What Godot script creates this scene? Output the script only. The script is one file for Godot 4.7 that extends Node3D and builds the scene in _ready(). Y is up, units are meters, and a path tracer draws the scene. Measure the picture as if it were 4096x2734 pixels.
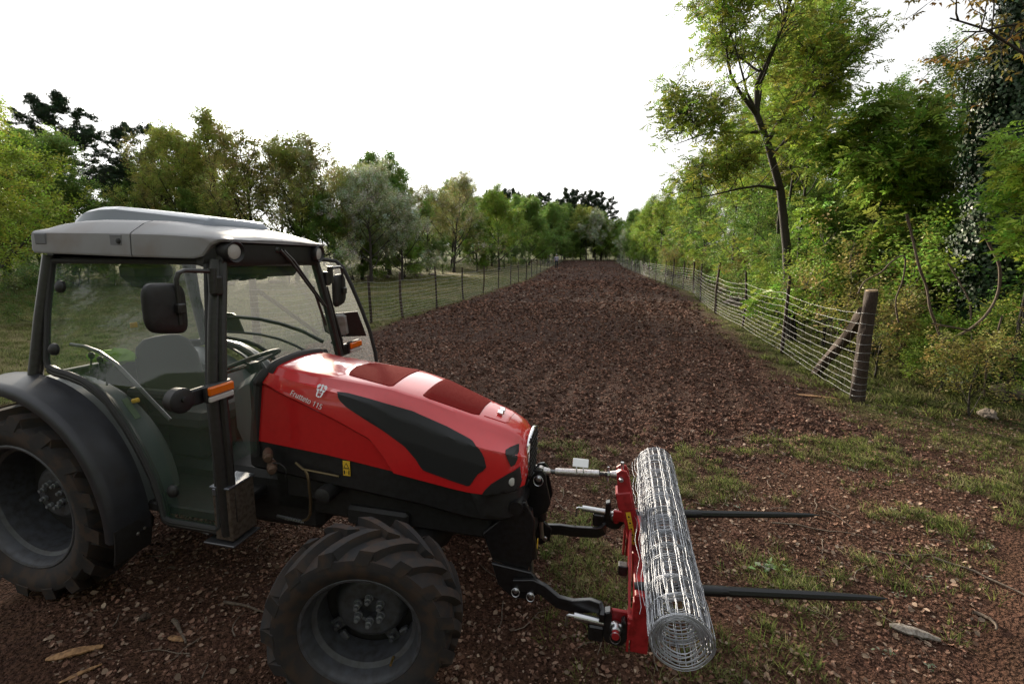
extends Node3D

# A tractor with a roll of wire netting parked at the end of a tilled strip between two fences and woods.

# ---------------------------------------------------------------- mesh helpers
class Mb:
	var p := PackedVector3Array()
	func tri(a: Vector3, b: Vector3, c: Vector3) -> void:
		p.append(a); p.append(b); p.append(c)
	func quad(a: Vector3, b: Vector3, c: Vector3, d: Vector3) -> void:
		tri(a, b, c); tri(a, c, d)
	func box(c: Vector3, s: Vector3, ch := 0.004, b := Basis()) -> Mb:
		var h := s * 0.5
		ch = minf(ch, minf(h.x, minf(h.y, h.z)) * 0.6)
		var axes := [b.x, b.y, b.z]
		# v[corner][axis]: the corner point lying on the face across that axis
		var v := []
		for k in 8:
			var sg := [1.0 if k & 1 else -1.0, 1.0 if k & 2 else -1.0, 1.0 if k & 4 else -1.0]
			var row := []
			for ax in 3:
				var q := c
				for j in 3:
					q += axes[j] * (sg[j] * (h[j] - (0.0 if j == ax else ch)))
				row.append(q)
			v.append(row)
		var f := [[0, 4, 6, 2], [1, 3, 7, 5], [0, 1, 5, 4], [2, 6, 7, 3], [0, 2, 3, 1], [4, 5, 7, 6]]
		for k in 6:
			var a: int = k / 2
			var w: Array = f[k]
			quad(v[w[0]][a], v[w[1]][a], v[w[2]][a], v[w[3]][a])
		if ch <= 0.0:
			return self
		for ax in 3:
			var b1 := (ax + 1) % 3
			var b2 := (ax + 2) % 3
			for m in 4:
				var base := (1 << b1) * (m & 1) + (1 << b2) * (m >> 1)
				var k0 := base
				var k1 := base + (1 << ax)
				var a1: Vector3 = v[k0][b1]
				var a2: Vector3 = v[k1][b1]
				var a3: Vector3 = v[k1][b2]
				var a4: Vector3 = v[k0][b2]
				facing(a1, a2, a3, a4, c)
		for k in 8:
			face3(v[k][0], v[k][1], v[k][2], c)
		return self
	func facing(a: Vector3, b: Vector3, c: Vector3, d: Vector3, from: Vector3) -> void:
		if (b - a).cross(c - a).dot((a + c) * 0.5 - from) < 0.0:
			quad(a, d, c, b)
		else:
			quad(a, b, c, d)
	func face3(a: Vector3, b: Vector3, c: Vector3, from: Vector3) -> void:
		if (b - a).cross(c - a).dot(a - from) < 0.0:
			tri(a, c, b)
		else:
			tri(a, b, c)
	func rings(r: Array, closed := true, cap0 := true, cap1 := true) -> Mb:
		for k in r.size() - 1:
			var a: Array = r[k]
			var b: Array = r[k + 1]
			var n := a.size()
			for j in (n if closed else n - 1):
				var j2 := (j + 1) % n
				quad(a[j], a[j2], b[j2], b[j])
		if closed and cap0:
			cap(r[0], true)
		if closed and cap1:
			cap(r[-1], false)
		return self
	func cap(r: Array, flip: bool) -> void:
		var c := Vector3.ZERO
		for q in r:
			c += q
		c /= r.size()
		for j in r.size():
			if flip:
				tri(c, r[(j + 1) % r.size()], r[j])
			else:
				tri(c, r[j], r[(j + 1) % r.size()])
	func tube(pts: Array, rad, sides := 10, caps := true) -> Mb:
		var rs := []
		var t0: Vector3 = (pts[1] - pts[0]).normalized()
		var u := t0.cross(Vector3.UP if absf(t0.y) < 0.9 else Vector3.RIGHT).normalized()
		for k in pts.size():
			var t: Vector3
			if k == 0:
				t = t0
			elif k == pts.size() - 1:
				t = (pts[k] - pts[k - 1]).normalized()
			else:
				t = ((pts[k] - pts[k - 1]).normalized() + (pts[k + 1] - pts[k]).normalized()).normalized()
			u = (u - t * u.dot(t)).normalized()
			var w := t.cross(u)
			var ra: float = rad[k] if rad is Array else rad
			var ring := []
			for j in sides:
				var a := TAU * j / sides
				ring.append(pts[k] + (u * cos(a) + w * sin(a)) * ra)
			rs.append(ring)
		return rings(rs, true, caps, caps)
	func flat_bar(pts: Array, wide: Vector3, half_w: float, half_t: float) -> Mb:
		# a bar of rectangular section swept along pts; wide is the direction across its broad side
		var rs := []
		for k in pts.size():
			var t: Vector3
			if k == 0:
				t = (pts[1] - pts[0]).normalized()
			elif k == pts.size() - 1:
				t = (pts[k] - pts[k - 1]).normalized()
			else:
				t = ((pts[k] - pts[k - 1]).normalized() + (pts[k + 1] - pts[k]).normalized()).normalized()
			var w := (wide - t * wide.dot(t)).normalized()
			var n := t.cross(w)
			var c := minf(half_w, half_t) * 0.25
			rs.append([pts[k] + w * (half_w - c) + n * half_t, pts[k] - w * (half_w - c) + n * half_t, pts[k] - w * half_w + n * (half_t - c), pts[k] - w * half_w - n * (half_t - c), pts[k] - w * (half_w - c) - n * half_t, pts[k] + w * (half_w - c) - n * half_t, pts[k] + w * half_w - n * (half_t - c), pts[k] + w * half_w + n * (half_t - c)])
		return rings(rs)
	func lathe(prof: Array, o: Vector3, axis: Vector3, segs := 24, caps := true) -> Mb:
		# prof: Vector2(along the axis, radius)
		axis = axis.normalized()
		var u := axis.cross(Vector3.UP if absf(axis.y) < 0.9 else Vector3.RIGHT).normalized()
		var w := axis.cross(u)
		var rs := []
		for q in prof:
			var ring := []
			for j in segs:
				var a := TAU * j / segs
				ring.append(o + axis * q.x + (u * cos(a) + w * sin(a)) * q.y)
			rs.append(ring)
		return rings(rs, true, caps and prof[0].y > 1e-4, caps and prof[-1].y > 1e-4)
	func prism(poly: Array, o: Vector3, u: Vector3, v: Vector3, depth: float, bevel := 0.0) -> Mb:
		# poly (Vector2, counter-clockwise in u,v) pushed out along u x v
		var n := u.cross(v).normalized()
		var pv := PackedVector2Array(poly)
		if Geometry2D.is_polygon_clockwise(pv):
			pv.reverse()
		var top := pv
		if bevel > 0.0:
			var sh := Geometry2D.offset_polygon(pv, -bevel, Geometry2D.JOIN_MITER)
			if sh.size() == 1 and sh[0].size() == pv.size():
				# offset_polygon may rotate the start: match by nearest
				var best := 0
				for k in sh[0].size():
					if sh[0][k].distance_to(pv[0]) < sh[0][best].distance_to(pv[0]):
						best = k
				top = PackedVector2Array()
				for k in pv.size():
					top.append(sh[0][(best + k) % pv.size()])
				if Geometry2D.is_polygon_clockwise(top):
					top = pv
		var at := func(q: Vector2, h: float) -> Vector3: return o + u * q.x + v * q.y + n * h
		var m := pv.size()
		var bl := bevel if top != pv else 0.0
		for k in m:
			var k2 := (k + 1) % m
			quad(at.call(pv[k], 0), at.call(pv[k2], 0), at.call(pv[k2], depth - bl), at.call(pv[k], depth - bl))
			if bl > 0.0:
				quad(at.call(pv[k], depth - bl), at.call(pv[k2], depth - bl), at.call(top[k2], depth), at.call(top[k], depth))
		var ix := Geometry2D.triangulate_polygon(top)
		for k in range(0, ix.size(), 3):
			var A: Vector2 = top[ix[k]]
			var B: Vector2 = top[ix[k + 1]]
			var C: Vector2 = top[ix[k + 2]]
			if (B - A).cross(C - A) < 0.0:
				var T := B
				B = C
				C = T
			tri(at.call(A, depth), at.call(B, depth), at.call(C, depth))
		ix = Geometry2D.triangulate_polygon(pv)
		for k in range(0, ix.size(), 3):
			var A: Vector2 = pv[ix[k]]
			var B: Vector2 = pv[ix[k + 1]]
			var C: Vector2 = pv[ix[k + 2]]
			if (B - A).cross(C - A) < 0.0:
				var T := B
				B = C
				C = T
			tri(at.call(A, 0), at.call(C, 0), at.call(B, 0))
		return self
	func mirror_z() -> Mb:
		var m := Mb.new()
		for k in range(0, p.size(), 3):
			m.tri(p[k] * Vector3(1, 1, -1), p[k + 2] * Vector3(1, 1, -1), p[k + 1] * Vector3(1, 1, -1))
		return m
	func mesh(angle := 38.0) -> ArrayMesh:
		var nf := p.size() / 3
		var fn := PackedVector3Array()
		fn.resize(nf)
		var at := {}
		for f in nf:
			var n := (p[f * 3 + 1] - p[f * 3]).cross(p[f * 3 + 2] - p[f * 3])
			fn[f] = n
			for j in 3:
				var key := Vector3i((p[f * 3 + j] * 8000.0).round())
				if at.has(key):
					at[key].append(f)
				else:
					at[key] = [f]
		var cs := cos(deg_to_rad(angle))
		var V := PackedVector3Array()
		var N := PackedVector3Array()
		for f in nf:
			if fn[f].length_squared() < 1e-18:
				continue
			var me := fn[f].normalized()
			for j in [0, 2, 1]:
				var q := p[f * 3 + j]
				var s := Vector3.ZERO
				for g in at[Vector3i((q * 8000.0).round())]:
					var o := fn[g]
					if o.length_squared() > 1e-18 and o.normalized().dot(me) > cs:
						s += o
				V.append(q)
				N.append(s.normalized() if s.length_squared() > 1e-20 else me)
		var a := []
		a.resize(Mesh.ARRAY_MAX)
		a[Mesh.ARRAY_VERTEX] = V
		a[Mesh.ARRAY_NORMAL] = N
		var m := ArrayMesh.new()
		m.add_surface_from_arrays(Mesh.PRIMITIVE_TRIANGLES, a)
		return m

# light tube mesh for branches and wires: shared vertices, own normals
class Tm:
	var v := PackedVector3Array()
	var n := PackedVector3Array()
	var ix := PackedInt32Array()
	func tube(pts: PackedVector3Array, rad: PackedFloat32Array, sides: int) -> void:
		var t0 := (pts[1] - pts[0]).normalized()
		var u := t0.cross(Vector3.UP if absf(t0.y) < 0.9 else Vector3.RIGHT).normalized()
		var base := v.size()
		var m := pts.size()
		for k in m:
			var t := t0
			if k == m - 1:
				t = (pts[k] - pts[k - 1]).normalized()
			elif k > 0:
				t = (pts[k + 1] - pts[k - 1]).normalized()
			u = (u - t * u.dot(t)).normalized()
			var w := t.cross(u)
			for j in sides:
				var a := TAU * j / sides
				var d := u * cos(a) + w * sin(a)
				v.append(pts[k] + d * rad[k])
				n.append(d)
		for k in m - 1:
			for j in sides:
				var a0 := base + k * sides + j
				var a1 := base + k * sides + (j + 1) % sides
				ix.append(a0); ix.append(a0 + sides); ix.append(a1)
				ix.append(a1); ix.append(a0 + sides); ix.append(a1 + sides)
	func mesh() -> ArrayMesh:
		var a := []
		a.resize(Mesh.ARRAY_MAX)
		a[Mesh.ARRAY_VERTEX] = v
		a[Mesh.ARRAY_NORMAL] = n
		a[Mesh.ARRAY_INDEX] = ix
		var m := ArrayMesh.new()
		m.add_surface_from_arrays(Mesh.PRIMITIVE_TRIANGLES, a)
		return m

# ---------------------------------------------------------------- node helpers
var taken := {}
func numbered(called: String) -> String:
	var k: int = taken.get(called, 0)
	taken[called] = k + 1
	return called if k == 0 else "%s_%03d" % [called, k]

func tag(o: Node, label: String, category: String, group := "") -> Node:
	o.set_meta("label", label)
	o.set_meta("category", category)
	if group:
		o.set_meta("group", group)
	return o

func thing(called: String, label: String, category: String, at := Vector3.ZERO, group := "") -> Node3D:
	var o := Node3D.new()
	o.name = numbered(called)
	add_child(o)
	o.position = at
	tag(o, label, category, group)
	return o

func put(called: String, m: Mesh, mt: Material, parent: Node = null) -> MeshInstance3D:
	var o := MeshInstance3D.new()
	o.name = numbered(called) if parent == null else called
	o.mesh = m
	o.material_override = mt
	if parent == null:
		add_child(o)
	else:
		parent.add_child(o, true)
	return o

func part(called: String, b: Mb, mt: Material, parent: Node, angle := 38.0) -> MeshInstance3D:
	return put(called, b.mesh(angle), mt, parent)

func many(called: String, m: Mesh, mt: Material, xf: Array, cols: Array, parent: Node = null) -> MultiMeshInstance3D:
	var mm := MultiMesh.new()
	mm.transform_format = MultiMesh.TRANSFORM_3D
	mm.use_colors = not cols.is_empty()
	mm.mesh = m
	mm.instance_count = xf.size()
	for k in xf.size():
		mm.set_instance_transform(k, xf[k])
		if cols:
			mm.set_instance_color(k, cols[k])
	var o := MultiMeshInstance3D.new()
	o.name = numbered(called) if parent == null else called
	o.multimesh = mm
	o.material_override = mt
	if parent == null:
		add_child(o)
	else:
		parent.add_child(o, true)
	return o

func lin(r: float, g: float, b: float) -> Color:
	return Color(r, g, b).linear_to_srgb()

func mk(c: Color, rough := 0.6, metal := 0.0) -> StandardMaterial3D:
	var m := StandardMaterial3D.new()
	m.albedo_color = c
	m.roughness = rough
	m.metallic = metal
	return m

func noise(freq: float, seed_: int, oct := 4, type := FastNoiseLite.TYPE_SIMPLEX_SMOOTH) -> FastNoiseLite:
	var f := FastNoiseLite.new()
	f.noise_type = type
	f.frequency = freq
	f.seed = seed_
	f.fractal_octaves = oct
	return f

func ntex(freq: float, seed_: int, stops: Array, oct := 5, size := 512, type := FastNoiseLite.TYPE_SIMPLEX_SMOOTH) -> NoiseTexture2D:
	# stops: [offset, linear colour] pairs
	var t := NoiseTexture2D.new()
	t.width = size
	t.height = size
	t.seamless = true
	t.noise = noise(freq, seed_, oct, type)
	if stops:
		var g := Gradient.new()
		var offs := PackedFloat32Array()
		var cs := PackedColorArray()
		for s in stops:
			offs.append(s[0])
			cs.append(s[1])
		g.offsets = offs
		g.colors = cs
		t.color_ramp = g
	return t

func tri_tex(m: StandardMaterial3D, t: Texture2D, scale: float, world := true) -> StandardMaterial3D:
	m.albedo_texture = t
	m.uv1_triplanar = true
	m.uv1_world_triplanar = world
	m.uv1_scale = Vector3.ONE * scale
	return m

func bump(m: StandardMaterial3D, t: Texture2D, amount: float) -> StandardMaterial3D:
	m.heightmap_enabled = true
	m.heightmap_texture = t
	m.heightmap_scale = amount
	return m

# ---------------------------------------------------------------- the lie of the land
var hill: FastNoiseLite
var fine: FastNoiseLite
const XL := [[8.0, -16.0], [0.0, -12.0], [-5.0, -7.5], [-9.0, -5.0], [-12.5, -3.9], [-17.3, -2.95], [-25.0, -1.25], [-38.0, 1.5], [-66.0, 5.6], [-95.0, 10.3], [-140.0, 18.0]]
const XR := [[8.0, 4.2], [-4.4, 4.2], [-5.9, 4.35], [-8.85, 4.8], [-15.15, 6.4], [-20.4, 7.9], [-27.4, 9.5], [-38.0, 11.3], [-66.0, 15.6], [-95.0, 20.6], [-140.0, 28.0]]

func along(t: Array, z: float) -> float:
	for k in t.size() - 1:
		if z <= t[k][0] and z >= t[k + 1][0]:
			return lerpf(t[k][1], t[k + 1][1], (z - t[k][0]) / (t[k + 1][0] - t[k][0]))
	return t[0][1] if z > t[0][0] else t[-1][1]

func smooth(a: float, b: float, x: float) -> float:
	return smoothstep(a, b, x)

func tilled(x: float, z: float) -> float:
	# 1 inside the tilled strip
	var w := hill.get_noise_2d(x * 22.0, z * 22.0) * 0.5
	var a := smooth(-0.25, 0.35, x - along(XL, z) + w)
	var b := smooth(-0.3, 0.35, along(XR, z) - x + w)
	var c := smooth(-0.5, 0.5, -4.55 - z + w * 1.6 + 0.25 * (x - 2.0) * (0.2 if x < 2.0 else -0.1))
	if x < 0.3:
		c = smooth(-0.5, 0.6, -4.9 - z + w)
	return a * b * c * smooth(-98.0, -94.0, z)

func gy(x: float, z: float) -> float:
	var d := -z
	var e := maxf(0.0, d - 2.0)
	var y := 0.0105 * e + 0.00011 * minf(e, 140.0) * minf(e, 140.0) + (0.0308 * maxf(0.0, e - 140.0))
	# the tractor stands nose down on a slight fall
	var fall := 0.024 * clampf(x + 2.73, 0.0, 2.4) * (1.0 - smooth(0.3, 4.0, x)) * (1.0 - smooth(4.0, 9.0, d))
	y -= fall
	y += hill.get_noise_2d(x, z) * 0.09 * smooth(5.0, 16.0, Vector2(x, z + 2.5).length())
	# banks under the woods beside the strip
	y += 0.22 * smooth(2.0, 9.0, x - along(XR, z)) * smooth(-2.0, -7.0, z)
	return y

func soil_relief(x: float, z: float) -> float:
	var t := tilled(x, z)
	var s := x - along(XL, z) * 0.5 - along(XR, z) * 0.5
	return t * (0.018 * sin(s * TAU / 0.62 + hill.get_noise_2d(x * 3.0, z * 3.0) * 2.0) + 0.03 * fine.get_noise_2d(x * 3.0, z * 3.0)) + (1.0 - t) * 0.012 * fine.get_noise_2d(x * 2.0, z * 2.0)

func gpoint(x: float, z: float) -> Vector3:
	return Vector3(x, gy(x, z) + soil_relief(x, z), z)

# camera of the photograph, used to turn its pixels (4096 x 2734) into directions
const CAM_H := 2.03
const CAM_PITCH := 0.174
const CAM_F := 1855.0
func at_px(u: float, v: float, depth: float) -> Vector3:
	var x := (u - 2048.0) / CAM_F
	var y := -(v - 1367.0) / CAM_F
	var r := Vector3(x, -sin(CAM_PITCH) + y * cos(CAM_PITCH), -cos(CAM_PITCH) - y * sin(CAM_PITCH))
	return Vector3(0, CAM_H, 0) + r * (depth / -r.z)

# ---------------------------------------------------------------- materials
func make_materials() -> void:
	var dust := ntex(0.008, 5, [[0.0, Color(0.72, 0.66, 0.6)], [0.45, Color(0.9, 0.88, 0.86)], [1.0, Color(1, 1, 1)]], 6)
	var grime := ntex(0.02, 9, [[0.0, Color(0.62, 0.55, 0.5)], [0.5, Color(0.9, 0.86, 0.83)], [1.0, Color(1, 1, 1)]], 6)
	var speck := ntex(0.12, 12, [[0.0, Color(0.5, 0.5, 0.5)], [0.5, Color(0.8, 0.8, 0.8)], [1.0, Color(1, 1, 1)]], 3)
	M.dust = dust
	M.red = tri_tex(mk(lin(0.56, 0.014, 0.016), 0.3), ntex(0.03, 15, [[0.0, Color(0.94, 0.95, 0.95)], [0.4, Color(0.98, 0.98, 0.98)], [1.0, Color(1, 1, 1)]], 6), 1.2, false)
	M.red.clearcoat_enabled = true
	M.red.clearcoat = 1.0
	M.red.clearcoat_roughness = 0.06
	M.red.metallic_specular = 0.5
	M.dull_red = bump(tri_tex(mk(lin(0.26, 0.022, 0.02), 0.95), speck, 14.0, false), speck, 0.15)
	M.dull_red.metallic_specular = 0.12
	M.screen = bump(tri_tex(mk(lin(0.009, 0.0095, 0.012), 0.6), speck, 16.0, false), speck, 0.12)
	M.plastic = tri_tex(mk(lin(0.013, 0.013, 0.015), 0.55), grime, 2.0, false)
	M.grey_plastic = tri_tex(mk(lin(0.3, 0.31, 0.31), 0.45), dust, 3.0, false)
	M.black = tri_tex(mk(lin(0.014, 0.014, 0.015), 0.6), grime, 2.5, false)
	M.black_gloss = tri_tex(mk(lin(0.014, 0.014, 0.016), 0.3), grime, 3.0, false)
	M.frame = tri_tex(mk(lin(0.022, 0.022, 0.023), 0.42), grime, 3.0, false)
	M.rubber_trim = mk(lin(0.022, 0.021, 0.021), 0.75)
	M.rubber = bump(tri_tex(mk(lin(0.042, 0.034, 0.03), 0.82), ntex(0.011, 21, [[0.0, Color(1.0, 0.9, 0.8)], [0.36, Color(0.92, 0.78, 0.68)], [0.5, Color(0.68, 0.68, 0.7)], [0.62, Color(0.6, 0.62, 0.68)], [1.0, Color(0.52, 0.55, 0.62)]], 6), 1.6, false), speck, 0.06)
	M.rim = tri_tex(mk(lin(0.06, 0.067, 0.082), 0.5), grime, 2.0, false)
	M.nut = mk(lin(0.12, 0.125, 0.135), 0.45)
	M.brass = mk(lin(0.5, 0.33, 0.12), 0.35, 0.9)
	M.fender = tri_tex(mk(lin(0.02, 0.0215, 0.028), 0.45), dust, 2.0, false)
	M.roof = tri_tex(mk(lin(0.25, 0.25, 0.262), 0.6), ntex(0.007, 33, [[0.0, Color(0.9, 0.84, 0.8)], [0.5, Color(0.96, 0.95, 0.94)], [1.0, Color(1, 1, 1)]], 6), 1.0, false)
	M.recess_shade = mk(lin(0.13, 0.13, 0.14), 0.65)  # roof grey darkened to imitate the shade inside a recess
	M.hatch = mk(lin(0.2, 0.22, 0.26), 0.3)
	M.chrome = mk(lin(0.75, 0.75, 0.76), 0.12, 1.0)
	M.lens = mk(lin(0.8, 0.78, 0.74), 0.2, 0.0)
	M.lens.clearcoat_enabled = true
	M.lens.clearcoat = 1.0
	M.lens = bump(tri_tex(M.lens, speck, 12.0, false), speck, 0.25)
	M.decal = mk(lin(0.7, 0.7, 0.72), 0.4, 0.1)
	M.yellow = mk(lin(0.68, 0.42, 0.03), 0.5)
	M.amber = mk(lin(0.75, 0.16, 0.008), 0.15)
	M.amber.backlight_enabled = true
	M.amber.backlight = lin(0.5, 0.1, 0.01)
	M.clear_lens = mk(lin(0.42, 0.4, 0.38), 0.15)
	M.steel = mk(lin(0.52, 0.52, 0.53), 0.32, 1.0)
	M.steel_dark = mk(lin(0.12, 0.12, 0.125), 0.4, 0.8)
	M.galv = tri_tex(mk(lin(0.6, 0.61, 0.64), 0.34, 0.9), grime, 6.0, false)
	M.white_metal = mk(lin(0.8, 0.8, 0.8), 0.4)
	M.brown_metal = mk(lin(0.1, 0.06, 0.04), 0.6, 0.3)
	M.pipe = mk(lin(0.2, 0.15, 0.09), 0.35, 0.8)
	M.box = tri_tex(mk(lin(0.12, 0.1, 0.085), 0.5, 0.4), grime, 3.0, false)
	M.box_lid = mk(lin(0.16, 0.17, 0.19), 0.38, 0.8)
	M.seat = tri_tex(mk(lin(0.045, 0.047, 0.046), 0.9), speck, 8.0, false)
	M.console = mk(lin(0.08, 0.092, 0.09), 0.6)
	M.strip = tri_tex(mk(lin(0.14, 0.2, 0.1), 0.6), speck, 10.0, false)
	M.fork_red = tri_tex(mk(lin(0.36, 0.018, 0.022), 0.42), dust, 4.0, false)
	M.tine = mk(lin(0.012, 0.012, 0.013), 0.38, 0.3)
	M.wire = mk(lin(0.4, 0.41, 0.44), 0.48, 0.75)
	M.fence_wire = mk(lin(0.42, 0.42, 0.42), 0.45, 0.7)
	M.glass = mk(Color(lin(0.06, 0.14, 0.09), 0.17), 0.03)
	M.glass.transparency = BaseMaterial3D.TRANSPARENCY_ALPHA
	M.dusty_glass = mk(Color(lin(0.5, 0.5, 0.4), 0.16), 0.4)
	M.dusty_glass.backlight_enabled = true
	M.dusty_glass.backlight = Color(0.95, 0.95, 0.95)
	M.dusty_glass.transparency = BaseMaterial3D.TRANSPARENCY_ALPHA
	M.door_glass = mk(Color(lin(0.06, 0.13, 0.09), 0.18), 0.03)
	M.door_glass.transparency = BaseMaterial3D.TRANSPARENCY_ALPHA

# ---------------------------------------------------------------- everything
const SUN_UP := 16.0
func _ready() -> void:
	var cam := Camera3D.new()
	cam.name = "camera"
	cam.position = Vector3(0, CAM_H, 0)
	cam.rotation.x = -CAM_PITCH
	cam.fov = rad_to_deg(2.0 * atan(1367.0 / CAM_F))
	cam.near = 0.05
	cam.far = 3000.0
	add_child(cam)
	var we := WorldEnvironment.new()
	we.name = "environment"
	var env := Environment.new()
	env.background_mode = Environment.BG_SKY
	var sky := Sky.new()
	# thin bright cloud lit by the low sun: white, brighter towards it
	var sunward := Vector3(-0.415, 0.0, -0.90).normalized() * cos(deg_to_rad(SUN_UP)) + Vector3.UP * sin(deg_to_rad(SUN_UP))
	var veil := noise(1.6, 91, 4)
	var im := Image.create(512, 256, false, Image.FORMAT_RGBF)
	for j in 256:
		var up := PI * (0.5 - (j + 0.5) / 256.0)
		for i in 512:
			var az := TAU * (i + 0.5) / 512.0
			var d := Vector3(sin(az) * cos(up), sin(up), -cos(az) * cos(up))
			var ang := rad_to_deg(acos(clampf(d.dot(sunward), -1, 1)))
			var l := (0.33 + 0.52 * exp(-ang / 50.0)) * (1.0 + 0.09 * veil.get_noise_3dv(d * Vector3(1.0, 2.2, 1.0) + Vector3.ONE * 4.0)) + 2.2 * exp(-ang / 15.0) + 14.0 * exp(-ang / 4.5)
			var t := clampf(d.y * 1.1, 0, 1) * clampf(ang / 60.0, 0, 1)
			im.set_pixel(i, j, Color(l * lerpf(1.0, 0.93, t), l * lerpf(0.99, 0.975, t), l * lerpf(0.955, 1.04, t)))
	var sm := PanoramaSkyMaterial.new()
	sm.panorama = ImageTexture.create_from_image(im)
	sky.sky_material = sm
	env.sky = sky
	env.background_energy_multiplier = 1.0
	env.tonemap_mode = Environment.TONE_MAPPER_LINEAR
	env.tonemap_exposure = 2.25
	env.sdfgi_enabled = true
	env.ssao_enabled = true
	env.ssil_enabled = true
	we.environment = env
	add_child(we)
	var sun := DirectionalLight3D.new()
	sun.name = "sun"
	sun.light_energy = 1.6
	sun.light_color = Color(1.0, 0.94, 0.84)
	sun.light_angular_distance = 3.0
	sun.shadow_enabled = true
	add_child(sun)
	# low, beyond the trees on the far side of the tractor
	var sd := Vector3(-0.415, 0.0, -0.90).normalized() * cos(deg_to_rad(SUN_UP)) + Vector3.UP * sin(deg_to_rad(SUN_UP))
	sun.look_at_from_position(sd * 50.0, Vector3.ZERO)
	hill = noise(0.05, 3, 3)
	fine = noise(1.6, 8, 4)
	make_materials()
	build_ground()
	build_tractor()
	build_top_link()
	build_fork()
	build_roll()
	build_rest()

# ---------------------------------------------------------------- the tractor
var M := {}

func tab(t: Array, x: float) -> float:
	if x <= t[0][0]:
		return t[0][1]
	for k in t.size() - 1:
		if x <= t[k + 1][0]:
			return lerpf(t[k][1], t[k + 1][1], (x - t[k][0]) / (t[k + 1][0] - t[k][0]))
	return t[-1][1]

const HB := [[1.25, 0.985], [1.72, 0.95], [2.156, 0.9], [2.6, 0.838], [2.7, 0.835], [2.89, 0.86]]
const HW := [[1.25, 0.298], [1.8, 0.305], [2.2, 0.312], [2.5, 0.312], [2.68, 0.302], [2.79, 0.272], [2.85, 0.235], [2.885, 0.18]]
const HS := [[1.25, 1.442], [1.355, 1.435], [1.8, 1.397], [2.1, 1.366], [2.3, 1.318], [2.6, 1.216], [2.75, 1.168], [2.83, 1.13], [2.885, 1.07]]
const HZ := [[1.25, 0.222], [1.8, 0.225], [2.2, 0.222], [2.5, 0.192], [2.75, 0.15], [2.83, 0.13], [2.885, 0.1]]
const HR := [[1.25, 1.36], [1.341, 1.337], [1.534, 1.279], [1.8, 1.181], [2.015, 1.089], [2.098, 0.992], [2.156, 0.9]]

func hood_half(x: float) -> Array:
	# the section from the lower edge to the crown, as Vector2(z, y)
	var yb := tab(HB, x)
	var w := tab(HW, x)
	var sh := tab(HS, x)
	var zs := tab(HZ, x)
	var r := tab(HR, x) if x < 2.156 else yb
	r = maxf(r, yb + 0.022)
	var proud := 0.017
	var lo := minf(yb + 0.002, r - 0.02)
	var mid := lerpf(r, sh, 0.5)
	var over := smoothstep(2.0, 2.6, x)
	return [Vector2(w - 0.006 + over * 0.004, lo), Vector2(w + (proud if x > 2.15 else 0.0), r - 0.016), Vector2(w + proud, r + 0.006), Vector2(w + proud - 0.006, mid - 0.02), Vector2(w - 0.008, lerpf(mid, sh, 0.42)), Vector2(lerpf(w, zs, 0.48), sh - 0.052 - 0.012 * over), Vector2(lerpf(w, zs, 0.78), sh - 0.024 - 0.01 * over), Vector2(zs + 0.006, sh - 0.006), Vector2(zs - 0.014, sh + 0.003), Vector2(zs * 0.62, sh + 0.011), Vector2(zs * 0.3, sh + 0.016), Vector2(0, sh + 0.018)]

func hood_z(x: float, y: float) -> float:
	var h := hood_half(x)
	for k in h.size() - 1:
		if y >= h[k].y and y <= h[k + 1].y:
			return lerpf(h[k].x, h[k + 1].x, (y - h[k].y) / maxf(1e-5, h[k + 1].y - h[k].y))
	return h[0].x if y < h[0].y else 0.0

func hood_top(x: float, z: float) -> float:
	var h := hood_half(x)
	for k in range(h.size() - 1, 0, -1):
		if absf(z) >= h[k].x and absf(z) <= h[k - 1].x:
			return lerpf(h[k].y, h[k - 1].y, (absf(z) - h[k].x) / maxf(1e-5, h[k - 1].x - h[k].x))
	return h[-1].y

func hood_skew(x: float, y: float) -> float:
	return maxf(0.0, smoothstep(1.22, 1.45, y) * 0.11 * (1.0 - smoothstep(1.25, 1.55, x)))

func poly_span(poly: Array, x: float) -> Vector2:
	var lo := INF
	var hi := -INF
	for k in poly.size():
		var a: Vector2 = poly[k]
		var b: Vector2 = poly[(k + 1) % poly.size()]
		if (a.x - x) * (b.x - x) <= 0.0 and a.x != b.x:
			var y := lerpf(a.y, b.y, (x - a.x) / (b.x - a.x))
			lo = minf(lo, y)
			hi = maxf(hi, y)
	return Vector2(lo, hi)

func side_patch(poly: Array, off: float, side: float, cols := 26, rows := 7) -> Mb:
	# a panel that follows the flank of the bonnet, standing proud by off
	var x0 := INF
	var x1 := -INF
	for q in poly:
		x0 = minf(x0, q.x)
		x1 = maxf(x1, q.x)
	var g := []
	for c in cols + 1:
		var x := lerpf(x0 + 1e-4, x1 - 1e-4, float(c) / cols)
		var s := poly_span(poly, x)
		var row := []
		for r in rows + 1:
			var y := lerpf(s.x, s.y, float(r) / rows)
			row.append(Vector3(x + hood_skew(x, y), y, (hood_z(x, y) + off) * side))
		g.append(row)
	var b := Mb.new()
	for c in cols:
		for r in rows:
			var q := [g[c][r], g[c + 1][r], g[c + 1][r + 1], g[c][r + 1]]
			if side > 0:
				b.quad(q[0], q[1], q[2], q[3])
			else:
				b.quad(q[3], q[2], q[1], q[0])
	# a rim down to the flank
	for c in cols:
		for e in [0, rows]:
			var a: Vector3 = g[c][e]
			var d: Vector3 = g[c + 1][e]
			var dn := Vector3(0, 0, -(off + 0.006) * side)
			if (e == 0) == (side > 0):
				b.quad(a + dn, d + dn, d, a)
			else:
				b.quad(d + dn, a + dn, a, d)
	return b

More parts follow.
